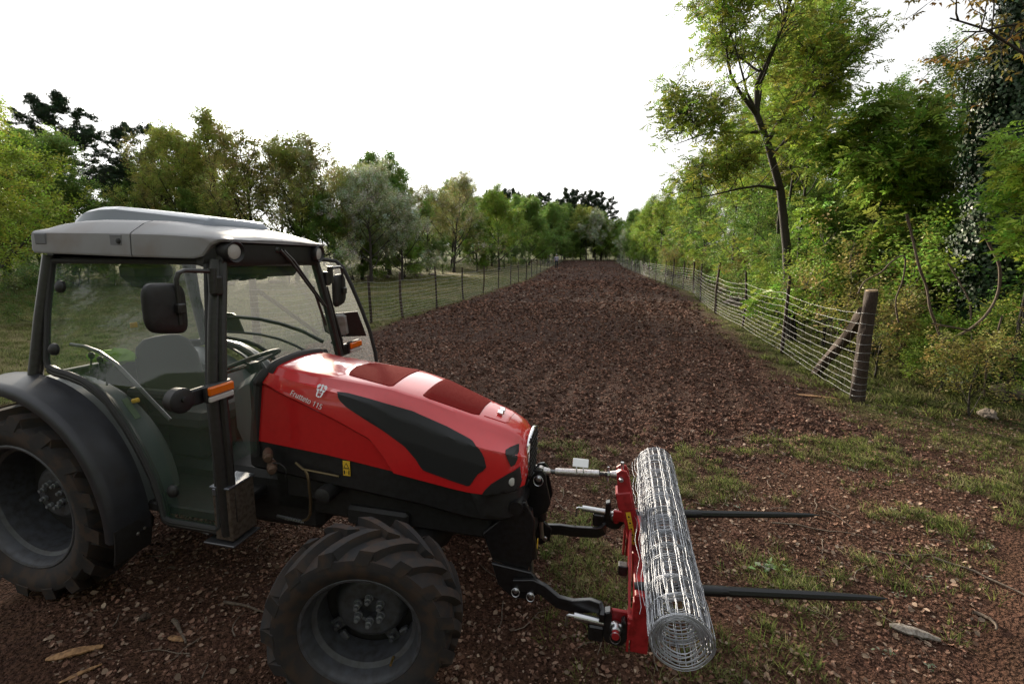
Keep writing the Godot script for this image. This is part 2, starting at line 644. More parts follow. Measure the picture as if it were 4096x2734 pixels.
func top_patch(poly: Array, off: float, cols := 16, rows := 12) -> Mb:
	# poly in (x, z): a panel lying on the crown of the bonnet
	var x0 := INF
	var x1 := -INF
	for q in poly:
		x0 = minf(x0, q.x)
		x1 = maxf(x1, q.x)
	var g := []
	for c in cols + 1:
		var x := lerpf(x0 + 1e-4, x1 - 1e-4, float(c) / cols)
		var s := poly_span(poly, x)
		var row := []
		for r in rows + 1:
			var z := lerpf(s.x, s.y, float(r) / rows)
			row.append(Vector3(x + hood_skew(x, 1.45), hood_top(x, z) + off, z))
		g.append(row)
	var b := Mb.new()
	for c in cols:
		for r in rows:
			b.quad(g[c][r], g[c][r + 1], g[c + 1][r + 1], g[c + 1][r])
	for c in cols:
		b.quad(g[c][0], g[c + 1][0], g[c + 1][0] - Vector3(0, 0.01, 0), g[c][0] - Vector3(0, 0.01, 0))
		b.quad(g[c + 1][rows], g[c][rows], g[c][rows] - Vector3(0, 0.01, 0), g[c + 1][rows] - Vector3(0, 0.01, 0))
	for r in rows:
		b.quad(g[0][r + 1], g[0][r], g[0][r] - Vector3(0, 0.01, 0), g[0][r + 1] - Vector3(0, 0.01, 0))
		b.quad(g[cols][r], g[cols][r + 1], g[cols][r + 1] - Vector3(0, 0.01, 0), g[cols][r] - Vector3(0, 0.01, 0))
	return b

func zd(y: float) -> float:
	return 0.45 + 0.2 * (2.05 - clampf(y, 1.35, 2.1))

func on_wheel(phi: float, r: float, z: float) -> Vector3:
	return Vector3(r * sin(phi), r * cos(phi), z)

func tyre(R: float, W: float, rim: float, zc: float, lugs: int, delta: float, lug_h: float) -> Mb:
	# axle along z; zc is the middle of the tread
	var b := Mb.new()
	var h := W * 0.5
	var rc := R - lug_h
	var prof := []
	for q in [[-0.74, rim - 0.004], [-0.86, rim + 0.02], [-0.99, lerpf(rim, rc, 0.35)], [-1.03, lerpf(rim, rc, 0.58)], [-0.97, lerpf(rim, rc, 0.82)], [-0.88, rc - 0.02], [-0.6, rc - 0.005], [-0.3, rc], [0.0, rc + 0.002], [0.3, rc], [0.6, rc - 0.005], [0.88, rc - 0.02], [0.97, lerpf(rim, rc, 0.82)], [1.03, lerpf(rim, rc, 0.58)], [0.99, lerpf(rim, rc, 0.35)], [0.86, rim + 0.02], [0.74, rim - 0.004]]:
		prof.append(Vector2(zc + q[0] * h, q[1]))
	b.lathe(prof, Vector3.ZERO, Vector3(0, 0, 1), 56, false)
	for s in [-1.0, 1.0]:
		for k in lugs:
			var ph0: float = TAU * (k + (0.25 if s > 0 else 0.75)) / lugs
			var rs := []
			var steps := 7
			for j in steps + 1:
				var t := float(j) / steps
				var z: float
				var top: float
				var bot: float
				var phi := ph0 - delta * pow(t, 0.9)
				if t < 0.86:
					z = lerpf(-0.02, 0.93, t / 0.86) * h
					top = R - 0.03 * pow(z / h, 2.0) * (R / 0.6)
					bot = rc - 0.03
				else:
					var e := (t - 0.86) / 0.14
					z = lerpf(0.93, 1.02, e) * h
					top = lerpf(R - 0.03 * (R / 0.6), lerpf(rim, rc, 0.72), e)
					bot = lerpf(rc - 0.03, lerpf(rim, rc, 0.62), e)
				var hw := lerpf(0.03, 0.036, t) * (R / 0.5)
				var hb := hw * 1.35
				var zz: float = zc + s * z
				var zb: float = zz - s * (0.02 if t >= 0.86 else 0.0)
				var ring := [on_wheel(phi + hb / bot, bot, zb), on_wheel(phi + hw / top, top, zz), on_wheel(phi - hw / top, top, zz), on_wheel(phi - hb / bot, bot, zb)]
				if s > 0:
					ring.reverse()
				rs.append(ring)
			b.rings(rs)
	return b

func wheel(tr: Node3D, called: String, at: Vector3, steer: float, R: float, W: float, rim: float, lugs: int, delta: float, bolts: int, bolt_r: float, disc: float, disc_r: float, side: float) -> void:
	# at: middle of the outer rim edge
	var w := Node3D.new()
	w.name = called
	tr.add_child(w, true)
	w.position = at
	w.rotation.y = -steer + (PI if side < 0 else 0.0)
	var zc := -W * 0.5 + 0.035
	# the lug pattern points forward at the top on both sides
	var ty := tyre(R, W, rim, zc, lugs, delta if side > 0 else -delta, 0.04 * R / 0.45)
	part("tyre", ty, M.rubber, w, 30.0)
	var b := Mb.new()
	var back := -W + 0.07
	b.lathe([Vector2(back, rim + 0.012), Vector2(back, rim - 0.014), Vector2(back + 0.012, rim - 0.05), Vector2(-0.13, rim - 0.056), Vector2(-0.075, rim - 0.05), Vector2(-0.06, rim - 0.03), Vector2(-0.022, rim - 0.022), Vector2(-0.008, rim - 0.012), Vector2(0.004, rim - 0.008), Vector2(0.008, rim + 0.004), Vector2(0.0, rim + 0.014), Vector2(-0.02, rim + 0.012)], Vector3.ZERO, Vector3(0, 0, 1), 64, false)
	part("rim", b, M.rim, w, 34.0)
	b = Mb.new()
	var dz := -disc
	var R2 := rim - 0.05
	b.lathe([Vector2(dz - 0.05, disc_r * 1.22), Vector2(dz - 0.024, disc_r * 1.14), Vector2(dz - 0.006, disc_r * 1.02), Vector2(dz, disc_r * 0.9), Vector2(dz, 0.068), Vector2(dz - 0.01, 0.06), Vector2(dz - 0.05, 0.058), Vector2(dz - 0.055, 0.0)], Vector3.ZERO, Vector3(0, 0, 1), 56, false)
	var pl := Mb.new()  # added black sheet closing the rim, painted dark for the shaded gaps
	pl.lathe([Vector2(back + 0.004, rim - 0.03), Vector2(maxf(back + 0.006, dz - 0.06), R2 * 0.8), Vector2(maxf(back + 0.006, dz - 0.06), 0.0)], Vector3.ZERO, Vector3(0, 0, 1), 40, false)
	part("dark_backing", pl, M.black, w)
	part("wheel_disc", b, M.rim, w, 30.0)
	for k in bolts:
		var a := TAU * (k + 0.5) / bolts
		var o := Vector3(cos(a) * bolt_r, sin(a) * bolt_r, dz)
		var n := Mb.new()
		n.lathe([Vector2(-0.002, 0.021), Vector2(0.006, 0.021), Vector2(0.007, 0.0165), Vector2(0.027, 0.0165), Vector2(0.03, 0.011), Vector2(0.044, 0.0105), Vector2(0.046, 0.0)], o, Vector3(0, 0, 1), 12)
		part("wheel_nut", n, M.nut, w, 30.0)
	if called == "front_wheel":
		for k in 4:
			var a := TAU * (k + 0.36) / 4.0
			var o := Vector3(cos(a), sin(a), 0) * (R2 * 0.86)
			var n := Mb.new()
			var bs := Basis(Vector3(0, 0, 1), a)
			n.box(o + Vector3(0, 0, dz - 0.03), Vector3(0.075, 0.06, 0.02), 0.006, bs)
			n.lathe([Vector2(0, 0.016), Vector2(0.022, 0.016), Vector2(0.026, 0.009), Vector2(0.036, 0.009)], o + Vector3(0, 0, dz - 0.022), Vector3(0, 0, 1), 10)
			n.box(o * 1.04 + Vector3(0, 0, dz - 0.02) + bs.y * 0.065, Vector3(0.035, 0.05, 0.03), 0.008, bs)
			part("rim_clamp", n, M.rim, w, 30.0)
		var v := Mb.new()
		v.tube([Vector3(0.13, -0.185, -0.07), Vector3(0.128, -0.183, -0.02)], 0.006, 8)
		part("valve", v, M.brass, w)

func poly_glass(poly: Array, zf: Callable) -> Mb:
	# poly (x, y) split at the bend of the cab flank, laid on z = zf(y)
	var b := Mb.new()
	var pv := PackedVector2Array(poly)
	for half in [PackedVector2Array([Vector2(-9, 1.35), Vector2(9, 1.35), Vector2(9, 9), Vector2(-9, 9)]), PackedVector2Array([Vector2(-9, -9), Vector2(9, -9), Vector2(9, 1.35), Vector2(-9, 1.35)])]:
		for q in Geometry2D.intersect_polygons(pv, half):
			var ix := Geometry2D.triangulate_polygon(q)
			for k in range(0, ix.size(), 3):
				var t := []
				for j in 3:
					var s: Vector2 = q[ix[k + j]]
					t.append(Vector3(s.x, s.y, zf.call(s.y)))
				if (t[1] - t[0]).cross(t[2] - t[0]).z > 0.0:
					b.tri(t[0], t[1], t[2])
				else:
					b.tri(t[0], t[2], t[1])
	return b

const DOOR := [Vector2(0.112, 2.03), Vector2(0.56, 2.04), Vector2(1.1, 2.05), Vector2(1.165, 2.03), Vector2(1.195, 1.8), Vector2(1.215, 1.6), Vector2(1.238, 1.36), Vector2(1.246, 1.05), Vector2(1.235, 0.6), Vector2(1.21, 0.577), Vector2(0.9, 0.577), Vector2(0.855, 0.592), Vector2(0.838, 0.705), Vector2(0.8, 0.85), Vector2(0.735, 0.995), Vector2(0.66, 1.13), Vector2(0.557, 1.272), Vector2(0.48, 1.33), Vector2(0.393, 1.373), Vector2(0.28, 1.4), Vector2(0.185, 1.413), Vector2(0.135, 1.43), Vector2(0.119, 1.465), Vector2(0.1, 1.745)]

const DOOR_OPEN := [Vector2(0.112, 2.03), Vector2(0.56, 2.045), Vector2(1.06, 2.06), Vector2(1.15, 2.05), Vector2(1.2, 2.0), Vector2(1.26, 1.85), Vector2(1.33, 1.65), Vector2(1.39, 1.45), Vector2(1.43, 1.25), Vector2(1.45, 1.05), Vector2(1.44, 0.62), Vector2(1.4, 0.577), Vector2(0.9, 0.577), Vector2(0.855, 0.592), Vector2(0.838, 0.705), Vector2(0.8, 0.85), Vector2(0.735, 0.995), Vector2(0.66, 1.13), Vector2(0.557, 1.272), Vector2(0.48, 1.33), Vector2(0.393, 1.373), Vector2(0.28, 1.4), Vector2(0.185, 1.413), Vector2(0.135, 1.43), Vector2(0.119, 1.465), Vector2(0.1, 1.745)]

func fender(tr: Node3D, s: float) -> void:
	# mudguard over a rear wheel: outer skirt, crown and inner edge, swept round the axle
	var rs := []
	for k in 23:
		var a := deg_to_rad(lerpf(128.0, -6.0, k / 22.0))
		var up := smoothstep(0.2, 1.0, sin(a))
		var R := 0.735 + 0.035 * up
		var c := cos(a)
		var q := sin(a)
		var o := Vector3(0, 0.601, 0)
		var ring := []
		var sec := [[0.79, -0.052], [0.795, -0.02], [0.785, -0.002], [0.75, 0.008], [0.62, 0.012], [0.59, 0.02], [0.585, 0.006], [0.75, -0.008], [0.775, -0.02], [0.78, -0.052]]
		for e in sec:
			ring.append(o + Vector3(c * (R + e[1]), q * (R + e[1]), e[0] * s))
		if s < 0:
			ring.reverse()
		rs.append(ring)
	part("mudguard", Mb.new().rings(rs), M.fender, tr, 50.0)
	# rubber flap bolted under its front end
	if s > 0:
		var f := Mb.new()
		var pts := []
		for k in 6:
			var a := deg_to_rad(lerpf(0.0, -16.0, k / 5.0))
			pts.append(Vector3(cos(a) * 0.742, 0.601 + sin(a) * 0.742, 0.68))
		f.flat_bar(pts, Vector3(0, 0, 1), 0.105, 0.004)
		part("mud_flap", f, M.black, tr)
		for k in 2:
			var bo := Mb.new()
			bo.lathe([Vector2(0, 0.011), Vector2(0.006, 0.01), Vector2(0.009, 0.005)], Vector3(0.737, 0.53 - 0.012 * k, 0.62 + 0.04 * k), Vector3(1, 0, 0), 10)
			part("bolt", bo, M.steel, tr)

func build_tractor() -> void:
	var tr := thing("tractor", "red and grey narrow orchard tractor with cab parked beside the tilled strip", "tractor")
	var yaw := 0.210
	var pitch := 0.024
	var c := cos(yaw)
	var s := sin(yaw)
	var ct := cos(pitch)
	var st := sin(pitch)
	tr.transform = Transform3D(Basis(Vector3(c * ct, -st, s * ct), Vector3(c * st, ct, s * st), Vector3(-s, 0, c)), Vector3(-2.729, 0.0, -3.213))
	var b: Mb
	# wheels
	wheel(tr, "front_wheel", Vector3(2.279, 0.432, 0.93), -0.22, 0.452, 0.285, 0.272, 15, 0.46, 6, 0.062, 0.15, 0.145, 1.0)
	wheel(tr, "front_wheel", Vector3(2.279, 0.432, -0.80), -0.22, 0.452, 0.285, 0.272, 15, 0.46, 6, 0.062, 0.15, 0.145, -1.0)
	wheel(tr, "rear_wheel", Vector3(0, 0.603, 0.72), 0.0, 0.604, 0.36, 0.377, 16, 0.38, 8, 0.075, 0.17, 0.15, 1.0)
	wheel(tr, "rear_wheel", Vector3(0, 0.603, -0.72), 0.0, 0.604, 0.36, 0.377, 16, 0.38, 8, 0.075, 0.17, 0.15, -1.0)
	# axles, gearbox, engine
	b = Mb.new()
	b.lathe([Vector2(-0.56, 0.08), Vector2(-0.5, 0.1), Vector2(-0.25, 0.13), Vector2(0.25, 0.13), Vector2(0.5, 0.1), Vector2(0.56, 0.08)], Vector3(0, 0.6, 0), Vector3(0, 0, 1), 18)
	part("rear_axle", b, M.black, tr)
	b = Mb.new()
	b.lathe([Vector2(-0.6, 0.055), Vector2(-0.5, 0.075), Vector2(-0.2, 0.08), Vector2(-0.12, 0.13), Vector2(0.05, 0.13), Vector2(0.2, 0.08), Vector2(0.55, 0.075), Vector2(0.7, 0.055)], Vector3(2.279, 0.41, 0), Vector3(0, 0, 1), 18)
	b.box(Vector3(2.279, 0.43, 0.62), Vector3(0.15, 0.2, 0.14), 0.03)
	b.box(Vector3(2.279, 0.43, -0.6), Vector3(0.15, 0.2, 0.14), 0.03)
	part("front_axle", b, M.black, tr)
	b = Mb.new()
	b.box(Vector3(0.75, 0.56, 0), Vector3(1.7, 0.36, 0.42), 0.04)
	b.box(Vector3(1.05, 0.42, 0.02), Vector3(0.7, 0.14, 0.3), 0.03)
	part("gearbox", b, M.black, tr)
	b = Mb.new()
	b.box(Vector3(2.0, 0.66, 0), Vector3(1.45, 0.34, 0.42), 0.03)
	b.box(Vector3(1.55, 0.72, 0.2), Vector3(0.3, 0.2, 0.12), 0.02)
	b.box(Vector3(2.0, 0.55, 0.22), Vector3(0.4, 0.12, 0.06), 0.02)
	b.lathe([Vector2(0, 0.05), Vector2(0.16, 0.05), Vector2(0.17, 0.03)], Vector3(1.72, 0.72, 0.2), Vector3(0, 0, 1), 16)
	part("engine_block", b, M.black, tr)
	# dark skirt under the bonnet
	b = Mb.new()
	var rs := []
	for k in 19:
		var x := lerpf(1.19, 2.872, k / 18.0)
		var w := tab(HW, x) - 0.012
		var yt := tab(HB, x) + 0.012
		var yb := tab([[1.19, 0.79], [1.75, 0.74], [2.3, 0.7], [2.6, 0.655], [2.83, 0.645], [2.9, 0.66]], x)
		rs.append([Vector3(x, yb, w - 0.03), Vector3(x, yb + 0.03, w), Vector3(x, yt, w), Vector3(x, yt, -w), Vector3(x, yb + 0.03, -w), Vector3(x, yb, -w + 0.03)])
	for r in rs:
		r.reverse()
	b.rings(rs)
	part("bonnet_skirt", b, M.plastic, tr)
	for sd in [1.0, -1.0]:
		b = side_patch([Vector2(2.605, 0.834), Vector2(2.875, 0.855), Vector2(2.86, 0.72), Vector2(2.82, 0.69), Vector2(2.655, 0.715)], 0.0, sd, 14, 4)
		for k in b.p.size():
			if b.p[k].y < 0.835:
				b.p[k].z = signf(b.p[k].z) * (tab(HW, b.p[k].x) + 0.004)
		part("chin_panel", b, M.plastic, tr)
	# bonnet
	b = Mb.new()
	rs = []
	var xs := []
	for k in 66:
		xs.append(lerpf(1.255, 2.885, k / 65.0))
	for x in xs:
		var h := hood_half(x)
		var ring := []
		for q in h:
			ring.append(Vector3(x + hood_skew(x, q.y), q.y, q.x))
		for k in range(h.size() - 2, -1, -1):
			ring.append(Vector3(x + hood_skew(x, h[k].y), h[k].y, -h[k].x))
		ring.reverse()
		rs.append(ring)
	b.rings(rs, false)
	var last: Array = rs[-1]
	var mid := Vector3(2.9, 0.99, 0)
	for k in last.size() - 1:
		b.tri(mid, last[k], last[k + 1])
	var bonnet := part("bonnet", b, M.red, tr, 28.0)
	# seal round the rear edge
	b = Mb.new()
	var edge := []
	for q in rs[0]:
		edge.append(q + Vector3(-0.018, 0.004, 0.004 * signf(q.z)))
	edge.append(edge[-1] + Vector3(0, -0.1, 0))
	edge.push_front(edge[0] + Vector3(0, -0.1, 0))
	b.tube(edge, 0.026, 8)
	part("bonnet_seal", b, M.rubber_trim, tr)
	# dark mesh screens in the flanks
	var vent := [Vector2(1.803, 1.338), Vector2(1.86, 1.334), Vector2(2.0, 1.313), Vector2(2.253, 1.262), Vector2(2.457, 1.19), Vector2(2.6, 1.13), Vector2(2.65, 1.09), Vector2(2.675, 1.055), Vector2(2.692, 1.0), Vector2(2.685, 0.985), Vector2(2.646, 0.958), Vector2(2.605, 0.887), Vector2(2.59, 0.884), Vector2(2.34, 0.945), Vector2(2.32, 0.965), Vector2(2.291, 1.008), Vector2(2.227, 1.073), Vector2(2.1, 1.15), Vector2(1.977, 1.212), Vector2(1.872, 1.265), Vector2(1.825, 1.3)]
	for sd in [1.0, -1.0]:
		part("side_screen", side_patch(vent, 0.005, sd, 60, 16), M.screen, bonnet, 30.0)
	# crown screens and the badge flap
	part("crown_screen", top_patch([Vector2(1.79, -0.155), Vector2(1.82, -0.165), Vector2(2.08, -0.205), Vector2(2.1, -0.19), Vector2(2.1, 0.19), Vector2(2.08, 0.205), Vector2(1.82, 0.165), Vector2(1.79, 0.155), Vector2(1.76, 0.0)], 0.004), M.dull_red, bonnet)
	part("crown_screen", top_patch([Vector2(2.28, -0.185), Vector2(2.31, -0.195), Vector2(2.57, -0.15), Vector2(2.6, -0.13), Vector2(2.6, 0.13), Vector2(2.57, 0.15), Vector2(2.31, 0.195), Vector2(2.28, 0.185)], 0.004), M.dull_red, bonnet)
	part("badge_flap", top_patch([Vector2(2.625, -0.122), Vector2(2.745, -0.1), Vector2(2.76, -0.08), Vector2(2.76, 0.08), Vector2(2.745, 0.1), Vector2(2.625, 0.122)], 0.004), M.red, bonnet)
	b = Mb.new()
	for k in 4:
		var z := lerpf(-0.042, 0.042, k / 3.0)
		b.box(Vector3(2.695 + 0.006 * (k % 2), hood_top(2.695, 0.0) + 0.012, z), Vector3(0.034, 0.012, 0.023), 0.003, Basis(Vector3(0, 0, 1), -0.22))
	part("badge", b, M.chrome, bonnet)
	# lamps and grille in the nose
	for sd in [1.0, -1.0]:
		part("lamp_slot", side_patch([Vector2(2.782, 1.08), Vector2(2.838, 1.088), Vector2(2.848, 1.03), Vector2(2.838, 1.005), Vector2(2.818, 0.998)], 0.009, sd, 14, 10), M.plastic, bonnet)
		var pod := part("lamp_pod", side_patch([Vector2(2.67, 0.839), Vector2(2.69, 0.872), Vector2(2.722, 0.906), Vector2(2.79, 0.95), Vector2(2.862, 0.985), Vector2(2.872, 0.9), Vector2(2.868, 0.852), Vector2(2.78, 0.84)], 0.009, sd, 20, 10), M.plastic, bonnet)
		b = Mb.new()
		b.lathe([Vector2(-0.03, 0.024), Vector2(0.0, 0.026), Vector2(0.004, 0.02), Vector2(0.005, 0.0)], Vector3(2.832, 0.912, (hood_z(2.832, 0.912) + 0.006) * sd), Vector3(0.75, 0.05, 0.65 * sd), 20)
		part("work_lamp", b, M.lens, pod)
	b = Mb.new()
	var loop := []
	for k in 29:
		var a := TAU * k / 28.0
		loop.append(Vector3(2.897 - 0.012 * absf(cos(a)), 0.985 + sin(a) * 0.155 + 0.01 * cos(2 * a), cos(a) * 0.135))
	b.tube(loop, 0.011, 8, false)
	part("grille_ring", b, M.chrome, tr)
	b = Mb.new()
	for k in 9:
		var y := 0.985 - 0.13 + 0.26 * k / 8.0
		var hw: float = 0.13 * sqrt(maxf(0.05, 1.0 - pow((y - 0.985) / 0.155, 2.0)))
		b.box(Vector3(2.9, y, 0), Vector3(0.012, 0.009, hw * 2.0), 0.002)
		if k < 8:
			for j in 7:
				b.box(Vector3(2.899, y + 0.016, (j - 3) * 0.035 + (0.0175 if k % 2 else 0.0)), Vector3(0.01, 0.028, 0.005), 0.001)
	part("grille", b, M.plastic, tr)
	# lettering and the beast-head emblem on the flank
	var fnt := SystemFont.new()
	fnt.font_names = PackedStringArray(["Droid Sans"])
	for sd in [1.0, -1.0]:
		var ang := -0.348
		var o := Vector3(1.517, 1.300, 0)
		var e := Vector3(1.712, 1.230, 0)
		if sd < 0:
			o = Vector3(1.72, 1.228, 0)
			e = Vector3(1.525, 1.298, 0)
		o.z = (hood_z(o.x, o.y + 0.012) + 0.013) * sd
		e.z = (hood_z(e.x, e.y + 0.012) + 0.013) * sd
		var ux := (e - o).normalized()
		var upv := Vector3(0, 1, (-0.35) * sd)
		var nz := ux.cross(upv).normalized()
		var uy := nz.cross(ux)
		var tm := TextMesh.new()
		tm.text = "Frutteto 115"
		tm.font = fnt
		tm.font_size = 16
		tm.pixel_size = 0.0022
		tm.depth = 0.0015
		tm.horizontal_alignment = HORIZONTAL_ALIGNMENT_LEFT
		tm.vertical_alignment = VERTICAL_ALIGNMENT_BOTTOM
		var k := (e - o).length() / maxf(0.01, tm.get_aabb().size.x)
		var t := put("lettering", tm, M.decal, bonnet)
		t.transform = Transform3D(Basis(ux * k, uy * k, nz), o)
		# emblem: a roaring beast's head seen from the front, cut in silver film
		b = Mb.new()
		var c0 := Vector3(1.716, 1.343, 0)
		c0.z = (hood_z(1.716, 1.343) + 0.016) * sd
		var eu := Vector3(1, -0.16, 0).normalized()
		var ev := Vector3(0.1, 1, -0.72 * sd).normalized()
		if sd < 0:
			eu = -eu
		for pl in [[Vector2(-20, 36), Vector2(-30, 26), Vector2(-26, 8), Vector2(-14, 20), Vector2(-8, 32)], [Vector2(20, 36), Vector2(30, 26), Vector2(26, 8), Vector2(14, 20), Vector2(8, 32)], [Vector2(-7, 34), Vector2(0, 38), Vector2(7, 34), Vector2(4, 14), Vector2(7, 2), Vector2(0, -4), Vector2(-7, 2), Vector2(-4, 14)], [Vector2(-27, 6), Vector2(-10, 8), Vector2(-9, -2), Vector2(-18, -8)], [Vector2(27, 6), Vector2(10, 8), Vector2(9, -2), Vector2(18, -8)], [Vector2(-19, -10), Vector2(-10, -5), Vector2(-11, -24), Vector2(-6, -36), Vector2(-14, -34), Vector2(-18, -22)], [Vector2(19, -10), Vector2(10, -5), Vector2(11, -24), Vector2(6, -36), Vector2(14, -34), Vector2(18, -22)], [Vector2(-5, -38), Vector2(5, -38), Vector2(4, -30), Vector2(-4, -30)], [Vector2(-6, -8), Vector2(-2, -7), Vector2(-4, -18)], [Vector2(6, -8), Vector2(2, -7), Vector2(4, -18)]]:
			var q := []
			for w in pl:
				q.append(w * 0.00105)
			b.prism(q, c0, eu, ev, 0.002)
		part("emblem", b, M.decal, bonnet)
	# warning plate on the skirt
	b = Mb.new()
	b.box(Vector3(1.85, 0.885, 0.302), Vector3(0.046, 0.092, 0.002), 0.0005)
	var st_ := part("warning_sticker", b, M.yellow, tr)
	b = Mb.new()
	b.prism([Vector2(-0.018, 0.002), Vector2(0.018, 0.002), Vector2(0, 0.036)], Vector3(1.85, 0.885, 0.3035), Vector3(1, 0, 0), Vector3(0, 1, 0), 0.0008)
	b.box(Vector3(1.85, 0.883, 0.3035), Vector3(0.042, 0.0025, 0.001), 0.0)
	b.box(Vector3(1.836, 0.86, 0.3035), Vector3(0.008, 0.024, 0.001), 0.0)
	b.box(Vector3(1.865, 0.858, 0.3035), Vector3(0.007, 0.022, 0.001), 0.0)
	b.box(Vector3(1.865, 0.873, 0.3035), Vector3(0.005, 0.005, 0.001), 0.0)
	b.box(Vector3(1.851, 0.86, 0.3035), Vector3(0.012, 0.002, 0.001), 0.0)
	part("pictogram", b, M.black, st_)
	b = Mb.new()
	b.prism([Vector2(-0.0115, 0.006), Vector2(0.0115, 0.006), Vector2(0, 0.029)], Vector3(1.85, 0.885, 0.3045), Vector3(1, 0, 0), Vector3(0, 1, 0), 0.0006)
	part("pictogram", b, M.yellow, st_)
	# ---- mudguards
	fender(tr, 1.0)
	fender(tr, -1.0)
	# ---- cab shell
	b = Mb.new()
	b.box(Vector3(0.62, 0.62, 0), Vector3(1.2, 0.06, 1.1), 0.01)
	b.box(Vector3(0.05, 1.0, 0), Vector3(0.05, 0.75, 0.9), 0.01)
	part("cab_floor", b, M.black, tr)
	for sd in [1.0, -1.0]:
		b = Mb.new()
		b.tube([Vector3(0.045, 1.36, 0.588 * sd), Vector3(0.055, 1.7, 0.52 * sd), Vector3(0.078, 2.06, 0.445 * sd)], 0.034, 10)
		part("rear_pillar", b, M.frame, tr)
		b = Mb.new()
		b.tube([Vector3(1.275, 0.55, 0.585 * sd), Vector3(1.272, 1.0, 0.592 * sd), Vector3(1.262, 1.36, 0.585 * sd), Vector3(1.235, 1.7, 0.515 * sd), Vector3(1.2, 2.06, 0.43 * sd)], 0.03, 10)
		b.tube([Vector3(1.3, 0.62, 0.56 * sd), Vector3(1.295, 1.36, 0.555 * sd), Vector3(1.262, 1.7, 0.49 * sd), Vector3(1.23, 2.05, 0.41 * sd)], 0.022, 8)
		part("front_pillar", b, M.frame, tr)
		b = Mb.new()
		b.tube([Vector3(1.22, 2.055, -0.43), Vector3(1.22, 2.055, 0.43)] if sd > 0 else [Vector3(0.075, 2.05, -0.44), Vector3(0.075, 2.05, 0.44)], 0.03, 8)
		part("roof_rail", b, M.frame, tr)
		# sill that carries the door, following the mudguard
		b = Mb.new()
		var sill := []
		for k in [8, 9, 10, 11, 12, 13, 14, 15, 16, 17, 18, 19, 20, 21]:
			var q: Vector2 = DOOR[k]
			sill.append(Vector3(q.x - 0.012, q.y - 0.022, (zd(q.y) - 0.02) * sd))
		b.tube(sill, 0.026, 8)
		part("door_sill", b, M.frame, tr)
	# near door, shut
	build_door(tr, 1.0)
	var od := build_door(tr, -1.0)
	var piv := Vector3(0.1, 0, -0.5)
	od.transform = Transform3D(Basis(), piv) * Transform3D(Basis(Vector3.UP, 0.44), Vector3.ZERO) * Transform3D(Basis(), -piv)
	# stay rod of the open door
	b = Mb.new()
	b.tube([Vector3(1.2, 1.43, -0.6), Vector3(1.18, 1.5, -0.82)], 0.012, 8)
	part("door_stay", b, M.black, tr)
	# windscreen and rear window
	b = Mb.new()
	b.quad(Vector3(1.285, 1.36, 0.55), Vector3(1.285, 1.36, -0.55), Vector3(1.225, 2.04, -0.40), Vector3(1.225, 2.04, 0.40))
	for sd in [1.0, -1.0]:
		var q := [Vector3(1.288, 0.95, 0.555 * sd), Vector3(1.288, 0.95, 0.33 * sd), Vector3(1.286, 1.36, 0.33 * sd), Vector3(1.286, 1.36, 0.55 * sd)]
		if sd < 0:
			q.reverse()
		b.quad(q[0], q[1], q[2], q[3])
	part("windscreen", b, M.glass, tr)
	b = Mb.new()
	b.quad(Vector3(0.062, 1.42, -0.53), Vector3(0.062, 1.42, 0.53), Vector3(0.085, 2.03, 0.42), Vector3(0.085, 2.03, -0.42))
	var rw := part("rear_window", b, M.glass, tr)
	b = Mb.new()
	b.box(Vector3(0.064, 1.59, 0.0), Vector3(0.002, 0.035, 0.05), 0.0)
	part("sticker", b, M.yellow, rw)
	# wiper, swung to the far side of the screen
	b = Mb.new()
	b.lathe([Vector2(0, 0.022), Vector2(0.012, 0.02), Vector2(0.02, 0.01)], Vector3(1.262, 2.125, 0.035), Vector3(1, 0, 0), 14)
	for k in 2:
		b.tube([Vector3(1.278, 2.125 - 0.004 * k, 0.02 - 0.03 * k), Vector3(1.285, 2.06, -0.06 - 0.03 * k), Vector3(1.285, 1.745 - 0.01 * k, -0.385 - 0.03 * k)], [0.012, 0.01, 0.007], 7)
	b.tube([Vector3(1.272, 1.885, -0.295), Vector3(1.288, 1.6, -0.40)], 0.009, 6)
	part("wiper", b, M.frame, tr)
	# ---- roof
	var SIDE := [[0.02, 0.5], [1.1, 0.5], [1.2, 0.485], [1.262, 0.45]]
	rs = []
	for x in [0.018, 0.03, 0.06, 0.16, 0.3, 0.45, 0.6, 0.747]:
		rs.append(roof_ring(x))
	b = Mb.new()
	b.rings(rs)
	var rf := part("roof", b, M.roof, tr, 34.0)
	b = Mb.new()
	rs = []
	for x in [0.756, 0.85, 0.95, 1.05, 1.12, 1.17, 1.21, 1.25, 1.275, 1.288]:
		rs.append(roof_ring(x))
	b.rings(rs)
	part("roof_front", b, M.roof, tr, 34.0)
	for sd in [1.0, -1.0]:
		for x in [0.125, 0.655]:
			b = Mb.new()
			b.box(Vector3(x, 2.155, 0.5035 * sd), Vector3(0.085, 0.065, 0.02), 0.009)  # slightly raised block, its dark colour painted in for recess shade
			var rec := part("recess_shade_block", b, M.recess_shade, rf)
			if x > 0.2:
				b = Mb.new()
				b.lathe([Vector2(0, 0.016), Vector2(0.006, 0.014), Vector2(0.008, 0.008)], Vector3(x + 0.02, 2.15, 0.513 * sd), Vector3(0, 0, sd), 14)
				part("plug", b, M.plastic, rec)
	# hatch on top
	b = Mb.new()
	rs = []
